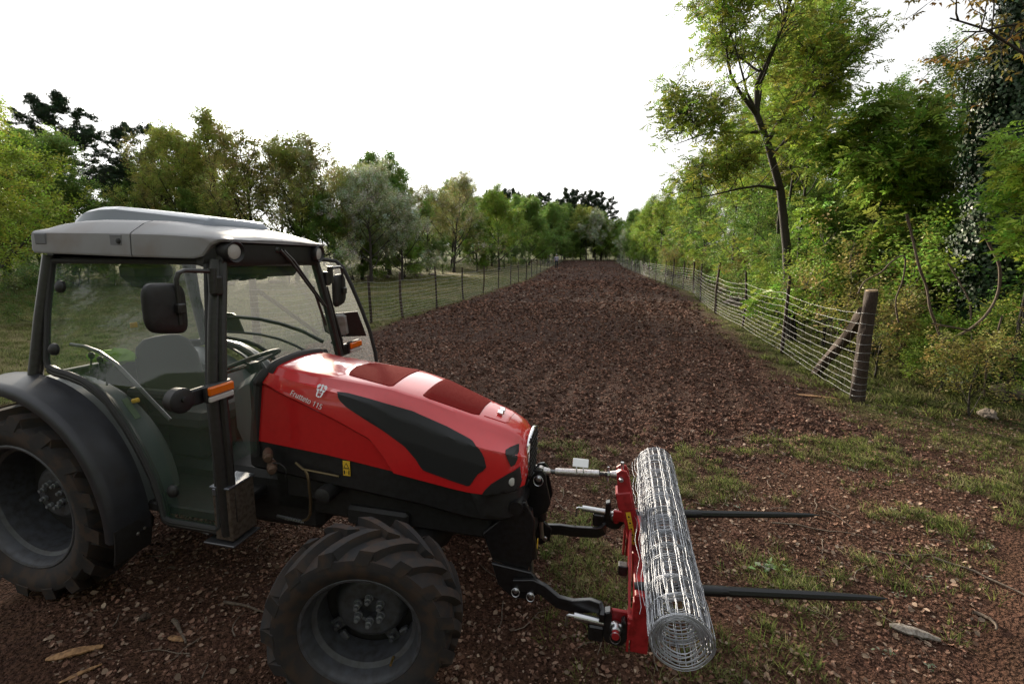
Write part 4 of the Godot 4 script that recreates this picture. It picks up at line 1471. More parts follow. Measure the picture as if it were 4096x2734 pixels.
func build_fork() -> void:
	var t := thing("fork_attachment", "red steel bale fork frame with two black tines on the tractor's nose", "fork")
	t.transform = tractor_frame()
	var b := Mb.new()
	# mast
	b.prism([Vector2(3.385, 0.925), Vector2(3.41, 0.945), Vector2(3.44, 0.94), Vector2(3.455, 0.91), Vector2(3.475, 0.82), Vector2(3.56, 0.47), Vector2(3.5, 0.44), Vector2(3.4, 0.8)], Vector3(0, 0, 0.03), Vector3(1, 0, 0), Vector3(0, 1, 0), 0.016, 0.003)
	b.prism([Vector2(3.385, 0.925), Vector2(3.41, 0.945), Vector2(3.44, 0.94), Vector2(3.455, 0.91), Vector2(3.475, 0.82), Vector2(3.56, 0.47), Vector2(3.5, 0.44), Vector2(3.4, 0.8)], Vector3(0, 0, -0.046), Vector3(1, 0, 0), Vector3(0, 1, 0), 0.016, 0.003)
	b.flat_bar([Vector3(3.405, 0.8, 0), Vector3(3.505, 0.45, 0)], Vector3(0, 0, 1), 0.05, 0.008)
	b.box(Vector3(3.44, 0.76, 0.0), Vector3(0.085, 0.11, 0.11), 0.006, Basis(Vector3(0, 0, 1), 0.24))
	var mast := part("mast", b, M.fork_red, t)
	b = Mb.new()
	b.box(Vector3(3.487, 0.6, 0.0485), Vector3(0.026, 0.2, 0.002), 0.0, Basis(Vector3(0, 0, 1), 0.25))
	var stk := part("warning_sticker", b, M.yellow, mast)
	b = Mb.new()
	for k in 5:
		var o := Vector3(3.487, 0.6, 0.05) + Basis(Vector3(0, 0, 1), 0.25) * Vector3(0, -0.075 + k * 0.037, 0)
		b.prism([Vector2(-0.007, -0.006), Vector2(0.007, -0.006), Vector2(0.0, 0.008)], o, Vector3(1, 0.2, 0).normalized(), Vector3(-0.25, 1, 0).normalized(), 0.0008)
		b.box(o + Vector3(0.004, -0.0185, 0), Vector3(0.024, 0.0015, 0.001), 0.0, Basis(Vector3(0, 0, 1), 0.25))
	part("pictogram", b, M.black, stk)
	b = Mb.new()
	b.lathe([Vector2(-0.07, 0.013), Vector2(0.07, 0.013), Vector2(0.078, 0.009)], Vector3(3.412, 0.897, 0), Vector3(0, 0, 1), 14)
	b.tube([Vector3(3.415, 0.935, 0), Vector3(3.415, 0.975, 0)], 0.01, 10)
	part("pin", b, M.steel, t)
	# cross beam with legs and gussets
	b = Mb.new()
	b.box(Vector3(3.54, 0.42, 0), Vector3(0.08, 0.1, 0.86), 0.006)
	part("cross_beam", b, M.fork_red, t)
	for sd in [1.0, -1.0]:
		b = Mb.new()
		b.box(Vector3(3.54, 0.28, 0.4 * sd), Vector3(0.088, 0.29, 0.05), 0.005)
		part("leg", b, M.fork_red, t)
		b = Mb.new()
		b.prism([Vector2(0.06 * sd, 0.46), Vector2(0.06 * sd, 0.6), Vector2(0.09 * sd, 0.6), Vector2(0.43 * sd, 0.3), Vector2(0.43 * sd, 0.14), Vector2(0.38 * sd, 0.14), Vector2(0.36 * sd, 0.36)], Vector3(3.488, 0, 0), Vector3(0, 0, 1), Vector3(0, 1, 0), 0.012)
		part("gusset", b, M.fork_red, t)
		b = Mb.new()
		var y: float = 0.235 if sd > 0 else 0.40
		b.box(Vector3(3.445, y + 0.045, 0.36 * sd if sd > 0 else -0.34), Vector3(0.1, 0.075, 0.02), 0.005)
		b.box(Vector3(3.49, y + 0.03, 0.385 * sd), Vector3(0.03, 0.13, 0.08), 0.005)
		part("lug", b, M.fork_red, t)
		b = Mb.new()
		b.tube([Vector3(3.418, y + 0.005, 0.34 * sd), Vector3(3.418, y + 0.005, 0.462 * sd)], 0.019, 14)
		part("lug_pin", b, M.fork_red, t)
		b = Mb.new()
		var lp := []
		for k in 17:
			var a := TAU * k / 16.0
			lp.append(Vector3(3.418 + cos(a) * 0.026, y - 0.008 + sin(a) * 0.032, 0.455 * sd))
		b.tube(lp, 0.0022, 5, false)
		part("linch_pin", b, M.steel, t)
		# tine: round root, then a slim square taper to a point
		b = Mb.new()
		var z: float = 0.362 * sd
		var q0 := Vector3(3.5, 0.4625, z)
		var q1 := Vector3(4.62, 0.612, z)
		var d := (q1 - q0).normalized()
		var L := (q1 - q0).length()
		b.tube([q0, q0 + d * 0.02, q0 + d * 0.42, q0 + d * 0.46], [0.024, 0.027, 0.026, 0.021], 12)
		b.tube([q0 + d * 0.45, q0 + d * (L * 0.8), q0 + d * (L * 0.95), q1], [0.0235, 0.019, 0.012, 0.002], 8)
		part("tine", b, M.tine, t, 30.0)
	b = Mb.new()
	b.box(Vector3(3.448, 0.43, 0.18), Vector3(0.05, 0.06, 0.05), 0.004)
	part("clamp", b, M.black_gloss, t)

func build_roll() -> void:
	var t := thing("wire_roll", "roll of galvanised wire fence netting resting on the fork tines", "wire roll")
	t.transform = tractor_frame()
	var r := RandomNumberGenerator.new()
	r.seed = 77
	var z0 := -0.70
	var z1 := 0.90
	var ctr := func(z: float) -> Vector3: return Vector3(lerpf(3.672, 3.637, (z - z0) / (z1 - z0)), lerpf(0.688, 0.672, (z - z0) / (z1 - z0)), z)
	var turns := 13
	var rad := func(a: float, z: float) -> float:
		var tt := a / (TAU * turns)
		return (0.07 + 0.054 * tt) * (1.0 + 0.02 * sin(a * 1.3 + z * 4.0)) + 0.0012 * sin(a * 5.0 + z * 9.0)
	var bands := 15
	for k in bands:
		var zb := lerpf(z0, z1, (k + 0.0) / (bands - 1))
		var tm := Tm.new()
		var pts := PackedVector3Array()
		var rr := PackedFloat32Array()
		var n := 30 * turns
		var ph := r.randf() * TAU
		var drift := 0.016 * (1.0 if r.randf() < 0.5 else -1.0)
		for j in n + 1:
			var a := TAU * turns * j / n
			var tn := a / TAU
			var z := zb + drift * (tn / turns - 0.5) * 2.0 + 0.005 * sin(tn * 2.4 + ph) + 0.0025 * sin(a * 3.0 + ph * 2.0)
			var ra: float = rad.call(a, z) + r.randf_range(-0.0012, 0.0012)
			pts.append(ctr.call(z) + Vector3(cos(a) * ra, sin(a) * ra, 0))
			rr.append(0.0023)
		tm.tube(pts, rr, 4)
		put("line_wire", tm.mesh(), M.wire, t)
	# stays: lengthwise wires, knotted at every line wire
	var stays := 13
	for k in range(stays * (turns - 6), stays * turns):
		var a := TAU * (k + r.randf_range(-0.35, 0.35)) / stays
		var tm := Tm.new()
		var pts := PackedVector3Array()
		var rr := PackedFloat32Array()
		var wob := r.randf_range(-0.03, 0.03)
		for j in (bands - 1) * 2 + 1:
			var z := lerpf(z0, z1, float(j) / ((bands - 1) * 2))
			var aa := a + wob * sin(z * 3.0 + k) + r.randf_range(-0.03, 0.03)
			var ra: float = rad.call(a, z) + 0.0025 + (0.002 if j % 2 else 0.0)
			pts.append(ctr.call(z) + Vector3(cos(aa) * ra, sin(aa) * ra, 0))
			rr.append(0.0016)
		tm.tube(pts, rr, 4)
		put("stay_wire", tm.mesh(), M.wire, t)
	# loose end of the netting trailing along the frame side
	for k in 2:
		var tm := Tm.new()
		var pts := PackedVector3Array()
		var rr := PackedFloat32Array()
		for j in 29:
			var z := lerpf(z0 + 0.05, z1 - 0.1, j / 28.0)
			var off := 0.128 + 0.012 * k + 0.018 * absf(sin(j * 0.55 + k))
			var c: Vector3 = ctr.call(z)
			pts.append(c + Vector3(-off, 0.05 - 0.05 * k + 0.012 * sin(j * 1.3 + k), 0))
			rr.append(0.0012)
		tm.tube(pts, rr, 4)
		put("loose_wire", tm.mesh(), M.wire, t)

# ---------------------------------------------------------------- ground
func axis_lines(dense0: float, dense1: float, step: float, lo: float, hi: float, grow: float) -> PackedFloat32Array:
	var a := []
	var x := dense0
	while x <= dense1:
		a.append(x)
		x += step
	var s := step
	x = a[-1]
	while x < hi:
		s *= grow
		x += s
		a.append(minf(x, hi))
	s = step
	x = dense0
	while x > lo:
		s *= grow
		x -= s
		a.push_front(maxf(x, lo))
	return PackedFloat32Array(a)

func ground_color(x: float, z: float) -> Color:
	var n1 := hill.get_noise_2d(x * 14.0 + 300.0, z * 14.0)
	var n2 := hill.get_noise_2d(x * 40.0, z * 40.0 + 90.0)
	var n3 := hill.get_noise_2d(x * 4.0 + 70.0, z * 4.0)
	var soil := Color(0.1, 0.056, 0.042) * (1.0 + 0.3 * n2)
	var loam := Color(0.13, 0.068, 0.046) * (1.0 + 0.35 * n1 + 0.25 * n2)
	var grass := Color(0.085, 0.11, 0.03).lerp(Color(0.14, 0.14, 0.05), clampf(0.5 + n1, 0, 1)) * (1.0 + 0.25 * n2)
	var dry := Color(0.32, 0.26, 0.13).lerp(Color(0.17, 0.17, 0.065), clampf(0.5 + n1 * 1.2, 0, 1)) * (1.0 + 0.2 * n2)
	var floor_ := Color(0.12, 0.085, 0.055).lerp(Color(0.09, 0.11, 0.035), clampf(0.5 + n1, 0, 1))
	var t := tilled(x, z)
	var xl := along(XL, z)
	var xr := along(XR, z)
	var c := loam
	# right of the strip: a grass verge, then woodland floor
	c = c.lerp(grass, smooth(-0.35, 0.7, x - xr + n1 * 0.7 + n2 * 0.4 - 0.15) * smooth(-3.6, -6.4, z))
	c = c.lerp(floor_, smooth(1.0, 2.6, x - xr + n1 * 0.8))
	# left of it: meadow, greener along the fence
	var mead := dry.lerp(grass, clampf(0.25 + n3 * 1.3 + 0.5 * smooth(-2.2, -0.4, x - xl) + 0.6 * smooth(-9.0, -22.0, x - xl), 0, 1))
	c = c.lerp(mead, smooth(0.35, -0.5, x - xl + n1 * 0.6 + 0.1))
	if z < -94.0:
		c = c.lerp(grass, smooth(-94.0, -97.0, z))
	c = c.lerp(soil, t)
	return c

func build_ground() -> void:
	var xs := axis_lines(-4.4, 6.4, 0.07, -420.0, 420.0, 1.085)
	var zs := axis_lines(-8.5, -1.0, 0.06, -420.0, 60.0, 1.05)
	var nx := xs.size()
	var nz := zs.size()
	var v := PackedVector3Array()
	var n := PackedVector3Array()
	var col := PackedColorArray()
	var ix := PackedInt32Array()
	v.resize(nx * nz)
	n.resize(nx * nz)
	col.resize(nx * nz)
	for j in nz:
		for i in nx:
			var x := xs[i]
			var z := zs[j]
			v[j * nx + i] = gpoint(x, z)
			col[j * nx + i] = ground_color(x, z)
	for j in nz:
		for i in nx:
			var a := v[j * nx + mini(i + 1, nx - 1)] - v[j * nx + maxi(i - 1, 0)]
			var b := v[mini(j + 1, nz - 1) * nx + i] - v[maxi(j - 1, 0) * nx + i]
			n[j * nx + i] = b.cross(a).normalized()
	for j in nz - 1:
		for i in nx - 1:
			var q := j * nx + i
			ix.append(q); ix.append(q + 1); ix.append(q + nx)
			ix.append(q + 1); ix.append(q + nx + 1); ix.append(q + nx)
	for k in n.size():
		if n[k].y < 0.0:
			n[k] = -n[k]
	var a := []
	a.resize(Mesh.ARRAY_MAX)
	a[Mesh.ARRAY_VERTEX] = v
	a[Mesh.ARRAY_NORMAL] = n
	a[Mesh.ARRAY_COLOR] = col
	a[Mesh.ARRAY_INDEX] = ix
	var m := ArrayMesh.new()
	m.add_surface_from_arrays(Mesh.PRIMITIVE_TRIANGLES, a)
	var mt := mk(Color.WHITE, 0.96)
	mt.vertex_color_use_as_albedo = true
	mt.metallic_specular = 0.2
	var grain := ntex(0.03, 41, [[0.0, Color(0.5, 0.48, 0.46)], [0.45, Color(0.82, 0.82, 0.82)], [0.7, Color(1, 1, 1)], [1.0, Color(1, 1, 1)]], 6, 1024)
	tri_tex(mt, grain, 0.9)
	bump(mt, ntex(0.035, 43, [], 6, 1024), 6.0)
	var o := put("ground", m, mt)
	o.set_meta("kind", "structure")
	print("ground ", nx, "x", nz)

# ---------------------------------------------------------------- loose matter on the ground
func clod_mesh(seed_: int, flat: float, rough: float) -> ArrayMesh:
	var r := RandomNumberGenerator.new()
	r.seed = seed_
	var sp := SphereMesh.new()
	sp.radial_segments = 7
	sp.rings = 4
	sp.radius = 0.5
	sp.height = 1.0
	var arr := sp.get_mesh_arrays()
	var src: PackedVector3Array = arr[Mesh.ARRAY_VERTEX]
	var id: PackedInt32Array = arr[Mesh.ARRAY_INDEX]
	var nf := noise(1.1, seed_, 2)
	var b := Mb.new()
	var stretch := Vector3(r.randf_range(0.8, 1.3), flat, r.randf_range(0.7, 1.0))
	for k in range(0, id.size(), 3):
		var t := []
		for j in 3:
			var p := src[id[k + j]]
			t.append(p * stretch * (1.0 + rough * nf.get_noise_3dv(p * 2.0 + Vector3.ONE * seed_)))
		b.tri(t[0], t[2], t[1])
	return b.mesh(25.0)

func rock_mesh(seed_: int) -> ArrayMesh:
	var sp := SphereMesh.new()
	sp.radial_segments = 26
	sp.rings = 15
	sp.radius = 0.5
	sp.height = 1.0
	var arr := sp.get_mesh_arrays()
	var src: PackedVector3Array = arr[Mesh.ARRAY_VERTEX]
	var id: PackedInt32Array = arr[Mesh.ARRAY_INDEX]
	var nf := noise(0.9, seed_, 5)
	var cl := noise(1.1, seed_ + 50, 1, FastNoiseLite.TYPE_CELLULAR)
	var b := Mb.new()
	for k in range(0, id.size(), 3):
		var t := []
		for j in 3:
			var q := src[id[k + j]]
			t.append(q * Vector3(1.1, 0.75, 0.9) * (1.0 + 0.45 * nf.get_noise_3dv(q * 1.6) + 0.22 * cl.get_noise_3dv(q * 2.0)))
		b.tri(t[0], t[2], t[1])
	return b.mesh(32.0)

func chip_mesh(seed_: int) -> ArrayMesh:
	# a curled dead leaf
	var r := RandomNumberGenerator.new()
	r.seed = seed_
	var b := Mb.new()
	var rows := []
	for k in 5:
		var t := k / 4.0
		var w := sin(PI * pow(t, 0.8)) * 0.34 * r.randf_range(0.75, 1.1) + 0.015
		var y := 0.16 * sin(t * 3.0 + r.randf() * 2.0)
		var cu := r.randf_range(0.05, 0.22)
		rows.append([Vector3(t - 0.5, y + cu, -w), Vector3(t - 0.5, y, 0), Vector3(t - 0.5, y + cu * r.randf_range(0.2, 1.3), w)])
	for k in 4:
		for j in 2:
			b.quad(rows[k][j], rows[k][j + 1], rows[k + 1][j + 1], rows[k + 1][j])
	return b.mesh(60.0)

func blade_mesh(seed_: int, blades: int, spread: float, lean: float) -> ArrayMesh:
	# a tuft of grass about 1 high
	var r := RandomNumberGenerator.new()
	r.seed = seed_
	var v := PackedVector3Array()
	var n := PackedVector3Array()
	var ix := PackedInt32Array()
	for k in blades:
		var a := r.randf() * TAU
		var o := Vector3(cos(a), 0, sin(a)) * spread * sqrt(r.randf())
		var d := Vector3(cos(a + r.randf_range(-0.9, 0.9)), 0, sin(a + r.randf_range(-0.9, 0.9)))
		var h := r.randf_range(0.45, 1.0)
		var w := Vector3(-d.z, 0, d.x) * r.randf_range(0.018, 0.03)
		var l := lean * r.randf_range(0.3, 1.2)
		var base := v.size()
		for q in 3:
			var t := [0.0, 0.55, 1.0][q] as float
			var p := o + Vector3.UP * h * (t - 0.25 * l * t * t) + d * l * t * t * h
			var ww := w * (1.0 - t * 0.92)
			v.append(p - ww); v.append(p + ww)
			var nn := (Vector3.UP * 0.7 + d * 0.4).normalized()
			n.append(nn); n.append(nn)
		for q in 2:
			ix.append_array([base + q * 2, base + q * 2 + 2, base + q * 2 + 1, base + q * 2 + 1, base + q * 2 + 2, base + q * 2 + 3])
	var arr := []
	arr.resize(Mesh.ARRAY_MAX)
	arr[Mesh.ARRAY_VERTEX] = v
	arr[Mesh.ARRAY_NORMAL] = n
	arr[Mesh.ARRAY_INDEX] = ix
	var m := ArrayMesh.new()
	m.add_surface_from_arrays(Mesh.PRIMITIVE_TRIANGLES, arr)
	return m

func tinted(rough := 0.9, back := 0.0) -> StandardMaterial3D:
	var m := mk(Color.WHITE, rough)
	m.vertex_color_use_as_albedo = true
	m.metallic_specular = 0.25
	if back > 0.0:
		m.backlight_enabled = true
		m.backlight = Color(back, back, back)
	return m

func lay(p: Vector3, size: Vector3, r: RandomNumberGenerator, tilt := 0.4) -> Transform3D:
	var b := Basis(Vector3.UP, r.randf() * TAU) * Basis(Vector3.RIGHT, r.randf_range(-tilt, tilt)) * Basis(Vector3.BACK, r.randf_range(-tilt, tilt))
	return Transform3D(b * Basis.from_scale(size), p)

func in_view(x: float, z: float) -> bool:
	return absf(x) < -z * 1.2 + 1.2

func scatter_ground() -> void:
	var r := RandomNumberGenerator.new()
	r.seed = 501
	var clod_m := tinted(0.95)
	var mesh_c := [clod_mesh(1, 0.75, 1.3), clod_mesh(2, 0.65, 1.5), clod_mesh(3, 0.8, 1.2)]
	var mesh_s := [clod_mesh(11, 0.6, 1.1), clod_mesh(12, 0.5, 1.3)]
	var xf := [[], [], [], [], []]
	var co := [[], [], [], [], []]
	# bands of distance: [near, far, tries]
	for band in [[1.2, 3.2, 17000], [3.2, 6.0, 34000], [6.0, 11.0, 48000], [11.0, 20.0, 44000], [20.0, 36.0, 30000], [36.0, 66.0, 16000], [66.0, 94.0, 5000]]:
		for k in band[2]:
			var d := sqrt(lerpf(band[0] * band[0], band[1] * band[1], r.randf()))
			var x := r.randf_range(-1.15, 1.15) * d
			var z: float = -d
			var t := tilled(x, z)
			var fg := (1.0 - t) * smooth(-6.6, -5.2, z) * smooth(0.4, -0.2, x - along(XR, z) - 2.0) * smooth(-0.4, 0.4, x - along(XL, z))
			if r.randf() > maxf(t, fg * 0.8):
				continue
			var far := smooth(3.0, 40.0, d)
			var u := r.randf()
			var s := lerpf(0.013, 0.062, far) * (0.5 + 1.9 * pow(r.randf(), 2.2)) * lerpf(0.85, 1.6, t)
			var sh := r.randf_range(0.75, 1.3)
			if u < (0.84 if t > 0.5 else 0.82):
				var kind := r.randi() % 3
				xf[kind].append(lay(gpoint(x, z) + Vector3.UP * s * 0.15, Vector3(s, s * 0.8, s), r, 1.0))
				co[kind].append(Color(0.042, 0.021, 0.015).lerp(Color(0.24, 0.13, 0.093), pow(r.randf(), 1.7)) * sh)
			else:
				# stones: pinkish, pale grey
				var kind := 3 + r.randi() % 2
				s *= 0.9
				xf[kind].append(lay(gpoint(x, z) + Vector3.UP * s * 0.12, Vector3(s, s, s), r, 1.4))
				co[kind].append(Color(0.17, 0.085, 0.058).lerp(Color(0.25, 0.19, 0.155), pow(r.randf(), 1.6)) * sh)
	for k in 5:
		var o := many("soil_crumbs" if k < 3 else "pebbles", mesh_c[k] if k < 3 else mesh_s[k - 3], clod_m, xf[k], co[k])
		o.set_meta("kind", "stuff")
		tag(o, "dark crumbled clods of tilled reddish soil" if k < 3 else "small pink and pale grey stones strewn over the soil", "soil" if k < 3 else "pebbles")
	print("clods ", xf[0].size() + xf[1].size() + xf[2].size(), " stones ", xf[3].size() + xf[4].size())
	# dead leaves and wood chips
	var lm := tinted(0.85, 0.3)
	var lx := [[], []]
	var lc := [[], []]
	for k in 26000:
		var d := sqrt(lerpf(1.0, 90.0, r.randf()))
		if r.randf() < 0.25:
			d = sqrt(lerpf(1.0, 24.0, r.randf()))
		var x := r.randf_range(-1.15, 1.15) * d
		var z: float = -d
		var t := tilled(x, z)
		if r.randf() < t * 0.86 or x < along(XL, z):
			continue
		var i := r.randi() % 2
		var s := lerpf(0.01, 0.042, pow(r.randf(), 2.2))
		lx[i].append(lay(gpoint(x, z) + Vector3.UP * 0.006, Vector3(s, s * 0.7, s), r, 0.5))
		lc[i].append(Color(0.2, 0.11, 0.075).lerp(Color(0.36, 0.27, 0.2), pow(r.randf(), 1.5)) * r.randf_range(0.3, 1.1))
	for i in 2:
		var o := many("leaf_litter", chip_mesh(21 + i), lm, lx[i], lc[i])
		o.set_meta("kind", "stuff")
		tag(o, "brown dead leaves and bark flakes littering the bare soil", "leaf litter")
	# twigs
	var tw := Tm.new()
	for k in 260:
		var d := sqrt(lerpf(1.2, 60.0, r.randf()))
		var x := r.randf_range(-1.0, 1.1) * d
		var z := -d
		if tilled(x, z) > 0.5 and r.randf() < 0.8:
			continue
		var a := r.randf() * TAU
		var l := r.randf_range(0.05, 0.3)
		var pts := PackedVector3Array()
		var rr := PackedFloat32Array()
		var p := Vector2(x, z)
		for q in 5:
			var g := gpoint(p.x, p.y)
			pts.append(g + Vector3.UP * (0.006 + 0.01 * r.randf()))
			rr.append(lerpf(0.004, 0.0015, q / 4.0) * r.randf_range(0.8, 1.2))
			a += r.randf_range(-0.5, 0.5)
			p += Vector2(cos(a), sin(a)) * l / 4.0
		tw.tube(pts, rr, 4)
	var to := put("twig_litter", tw.mesh(), mk(lin(0.13, 0.1, 0.075), 0.9))
	to.set_meta("kind", "stuff")
	tag(to, "thin dry twigs scattered on the bare soil", "twigs")

func grass_patch(x: float, z: float) -> float:
	# how much grass grows here, 0..1
	var xl := along(XL, z)
	var xr := along(XR, z)
	var n := hill.get_noise_2d(x * 16.0 + 40.0, z * 16.0)
	var g := 0.0
	if x > xr - 0.3:
		g = smooth(-0.3, 0.8, x - xr + n * 0.6) * (1.0 - smooth(2.2, 4.5, x - xr)) * smooth(-3.0, -6.5, z) * (0.75 + 0.5 * n)
	if x < xl + 0.3:
		g = smooth(0.2, -0.4, x - xl + n * 0.4) * (0.75 + 0.4 * n)
	if z > -5.6 and x > 0.2 and x < xr + 2.5:
		g = maxf(g, smooth(-0.05, 0.5, n + 0.35 * hill.get_noise_2d(x * 60.0, z * 60.0) + 0.08 * smooth(1.0, 4.0, x)) * 0.62 * (1.0 - 0.75 * smooth(-2.3, -1.6, z)))
	return clampf(g, 0, 1)

func scatter_grass() -> void:
	var r := RandomNumberGenerator.new()
	r.seed = 900
	var m := tinted(0.8, 0.6)
	var ms := [blade_mesh(31, 16, 0.35, 0.6), blade_mesh(32, 12, 0.5, 1.0), blade_mesh(33, 22, 0.7, 0.8)]
	var xf := [[], [], []]
	var co := [[], [], []]
	for band in [[1.6, 5.0, 26000], [5.0, 11.0, 12000], [11.0, 22.0, 26000], [22.0, 42.0, 30000], [42.0, 75.0, 14000]]:
		for k in band[2]:
			var d := sqrt(lerpf(band[0] * band[0], band[1] * band[1], r.randf()))
			var x := r.randf_range(-1.2, 1.2) * d
			var z: float = -d
			if r.randf() > grass_patch(x, z):
				continue
			var i := r.randi() % 3
			var fg := z > -5.6
			var mead := x < along(XL, z)
			var s := r.randf_range(0.03, 0.08) if fg else r.randf_range(0.06, 0.14)
			if mead:
				s = r.randf_range(0.05, 0.11) * (1.0 + d * 0.012)
			var w := s * (1.2 if fg else 1.5)
			xf[i].append(Transform3D(Basis(Vector3.UP, r.randf() * TAU) * Basis.from_scale(Vector3(w, s, w)), gpoint(x, z)))
			var dry := r.randf()
			var c := Color(0.1, 0.15, 0.028).lerp(Color(0.18, 0.2, 0.05), r.randf())
			if mead and dry < 0.45:
				c = c.lerp(Color(0.34, 0.28, 0.13), r.randf())
			elif dry < 0.35:
				c = c.lerp(Color(0.3, 0.25, 0.13), r.randf())
			co[i].append(c * r.randf_range(0.7, 1.1))
	for i in 3:
		var o := many("grass", ms[i], m, xf[i], co[i])
		o.set_meta("kind", "stuff")
		tag(o, "short tufted grass on the verges, the meadow and the bare patch", "grass")
	print("grass ", xf[0].size() + xf[1].size() + xf[2].size())

# ---------------------------------------------------------------- trees
class Crown:
	var tm := Tm.new()
	var xf := []
	var r := RandomNumberGenerator.new()

func curve_branch(c: Crown, start: Vector3, dir: Vector3, length: float, r0: float, r1: float, segs: int, wander: float, tropism: float, sides: int) -> PackedVector3Array:
	var pts := PackedVector3Array([start])
	var rad := PackedFloat32Array([r0])
	var d := dir.normalized()
	var p := start
	for k in segs:
		d = (d + Vector3(c.r.randfn(), c.r.randfn(), c.r.randfn()) * wander + Vector3.UP * tropism).normalized()
		p += d * length / segs
		pts.append(p)
		rad.append(lerpf(r0, r1, (k + 1.0) / segs))
	c.tm.tube(pts, rad, sides)
	return pts

func on_path(pts: PackedVector3Array, t: float) -> Array:
	var f := clampf(t, 0.0, 0.9999) * (pts.size() - 1)
	var i := int(f)
	return [pts[i].lerp(pts[i + 1], f - i), (pts[i + 1] - pts[i]).normalized()]

func aside(c: Crown, d: Vector3, ang: float) -> Vector3:
	var u := d.cross(Vector3.UP if absf(d.y) < 0.95 else Vector3.RIGHT).normalized().rotated(d, c.r.randf() * TAU)
	return d.rotated(u, ang)

func leaf_at(c: Crown, p: Vector3, d: Vector3, size: float, hang: float) -> void:
	var yaw := c.r.randf() * TAU
	var b := Basis(Vector3.UP, yaw) * Basis(Vector3.RIGHT, c.r.randf_range(-0.7, 0.7) + hang) * Basis(Vector3.BACK, c.r.randf_range(-0.6, 0.6))
	var s := size * c.r.randf_range(0.7, 1.25)
	c.xf.append(Transform3D(b * Basis.from_scale(Vector3(s, s, s)), p))

func leafy_twigs(c: Crown, pts: PackedVector3Array, n: int, len_: float, cfg: Dictionary) -> void:
	for k in n:
		var q := on_path(pts, lerpf(cfg.get("twig_from", 0.25), 1.0, (k + c.r.randf()) / n))
		var d := aside(c, q[1], c.r.randf_range(0.4, 1.0))
		var tw := curve_branch(c, q[0], d, len_ * c.r.randf_range(0.6, 1.2), 0.006 * cfg.thick, 0.002 * cfg.thick, 3, 0.18, cfg.get("twig_up", 0.05), 3)
		for j in cfg.leaves:
			var w := on_path(tw, (j + 0.6 + c.r.randf() * 0.6) / cfg.leaves)
			if c.r.randf() < cfg.get("bare", 0.0):
				continue
			leaf_at(c, w[0] + Vector3(c.r.randfn(), c.r.randfn(), c.r.randfn()) * cfg.get("jit", 0.03), w[1], cfg.leaf, cfg.get("hang", 0.0))

func grow(seed_: int, trunk: PackedVector3Array, r0: float, cfg: Dictionary) -> Crown:
	# cfg: limbs, limb_len, limb_from, limb_ang, subs, twigs, twig_len, leaves, leaf, thick, up, wander
	var c := Crown.new()
	c.r.seed = seed_
	var rad := PackedFloat32Array()
	for k in trunk.size():
		rad.append(lerpf(r0, r0 * 0.18, pow(k / (trunk.size() - 1.0), 0.9)) * (1.25 if k == 0 else 1.0))
	c.tm.tube(trunk, rad, 8)
	for k in cfg.limbs:
		var t := lerpf(cfg.limb_from, 0.98, pow((k + c.r.randf() * 0.8) / cfg.limbs, 0.85))
		var q := on_path(trunk, t)
		var az: float = k * 2.399 + c.r.randf() * 0.8
		var up := lerpf(cfg.limb_ang, cfg.get("top_ang", 0.5), t)
		var d := (Vector3(cos(az), 0, sin(az)) * sin(up) + Vector3.UP * cos(up)).normalized()
		if cfg.has("pull"):
			d = (d + cfg.pull * c.r.randf_range(0.3, 1.0)).normalized()
		var shape: float = cfg.get("shape", 0.5)
		var L: float = cfg.limb_len * lerpf(1.0, shape, (t - cfg.limb_from) / (1.0 - cfg.limb_from)) * c.r.randf_range(0.75, 1.15)
		var lr := r0 * lerpf(0.45, 0.16, t)
		var limb := curve_branch(c, q[0], d, L, lr, lr * 0.25, 6, cfg.wander, cfg.up, 5)
		for s in cfg.subs:
			var ts := lerpf(0.28, 1.0, (s + c.r.randf()) / cfg.subs)
			var w := on_path(limb, ts)
			var sd := aside(c, w[1], c.r.randf_range(0.5, 1.0))
			var sl: float = L * 0.42 * c.r.randf_range(0.6, 1.15) * (1.15 - 0.5 * ts)
			var sub := curve_branch(c, w[0], sd, sl, lr * 0.35, lr * 0.1, 4, cfg.wander * 1.2, cfg.up * 0.8, 4)
			leafy_twigs(c, sub, cfg.twigs, cfg.twig_len, cfg)
	return c

func leaf_poly(b: Dictionary, o: Vector3, d: Vector3, n: Vector3, l: float, w: float) -> void:
	# one leaf: four-sided, folded along the midrib
	var side := d.cross(n).normalized()
	var i: int = b.v.size()
	var up := n * w * 0.22
	b.v.append(o); b.v.append(o + d * l * 0.45 + side * w * 0.5 + up); b.v.append(o + d * l - n * l * 0.12); b.v.append(o + d * l * 0.45 - side * w * 0.5 + up)
	for q in 4:
		b.n.append(n)
	b.ix.append_array([i, i + 2, i + 1, i, i + 3, i + 2])

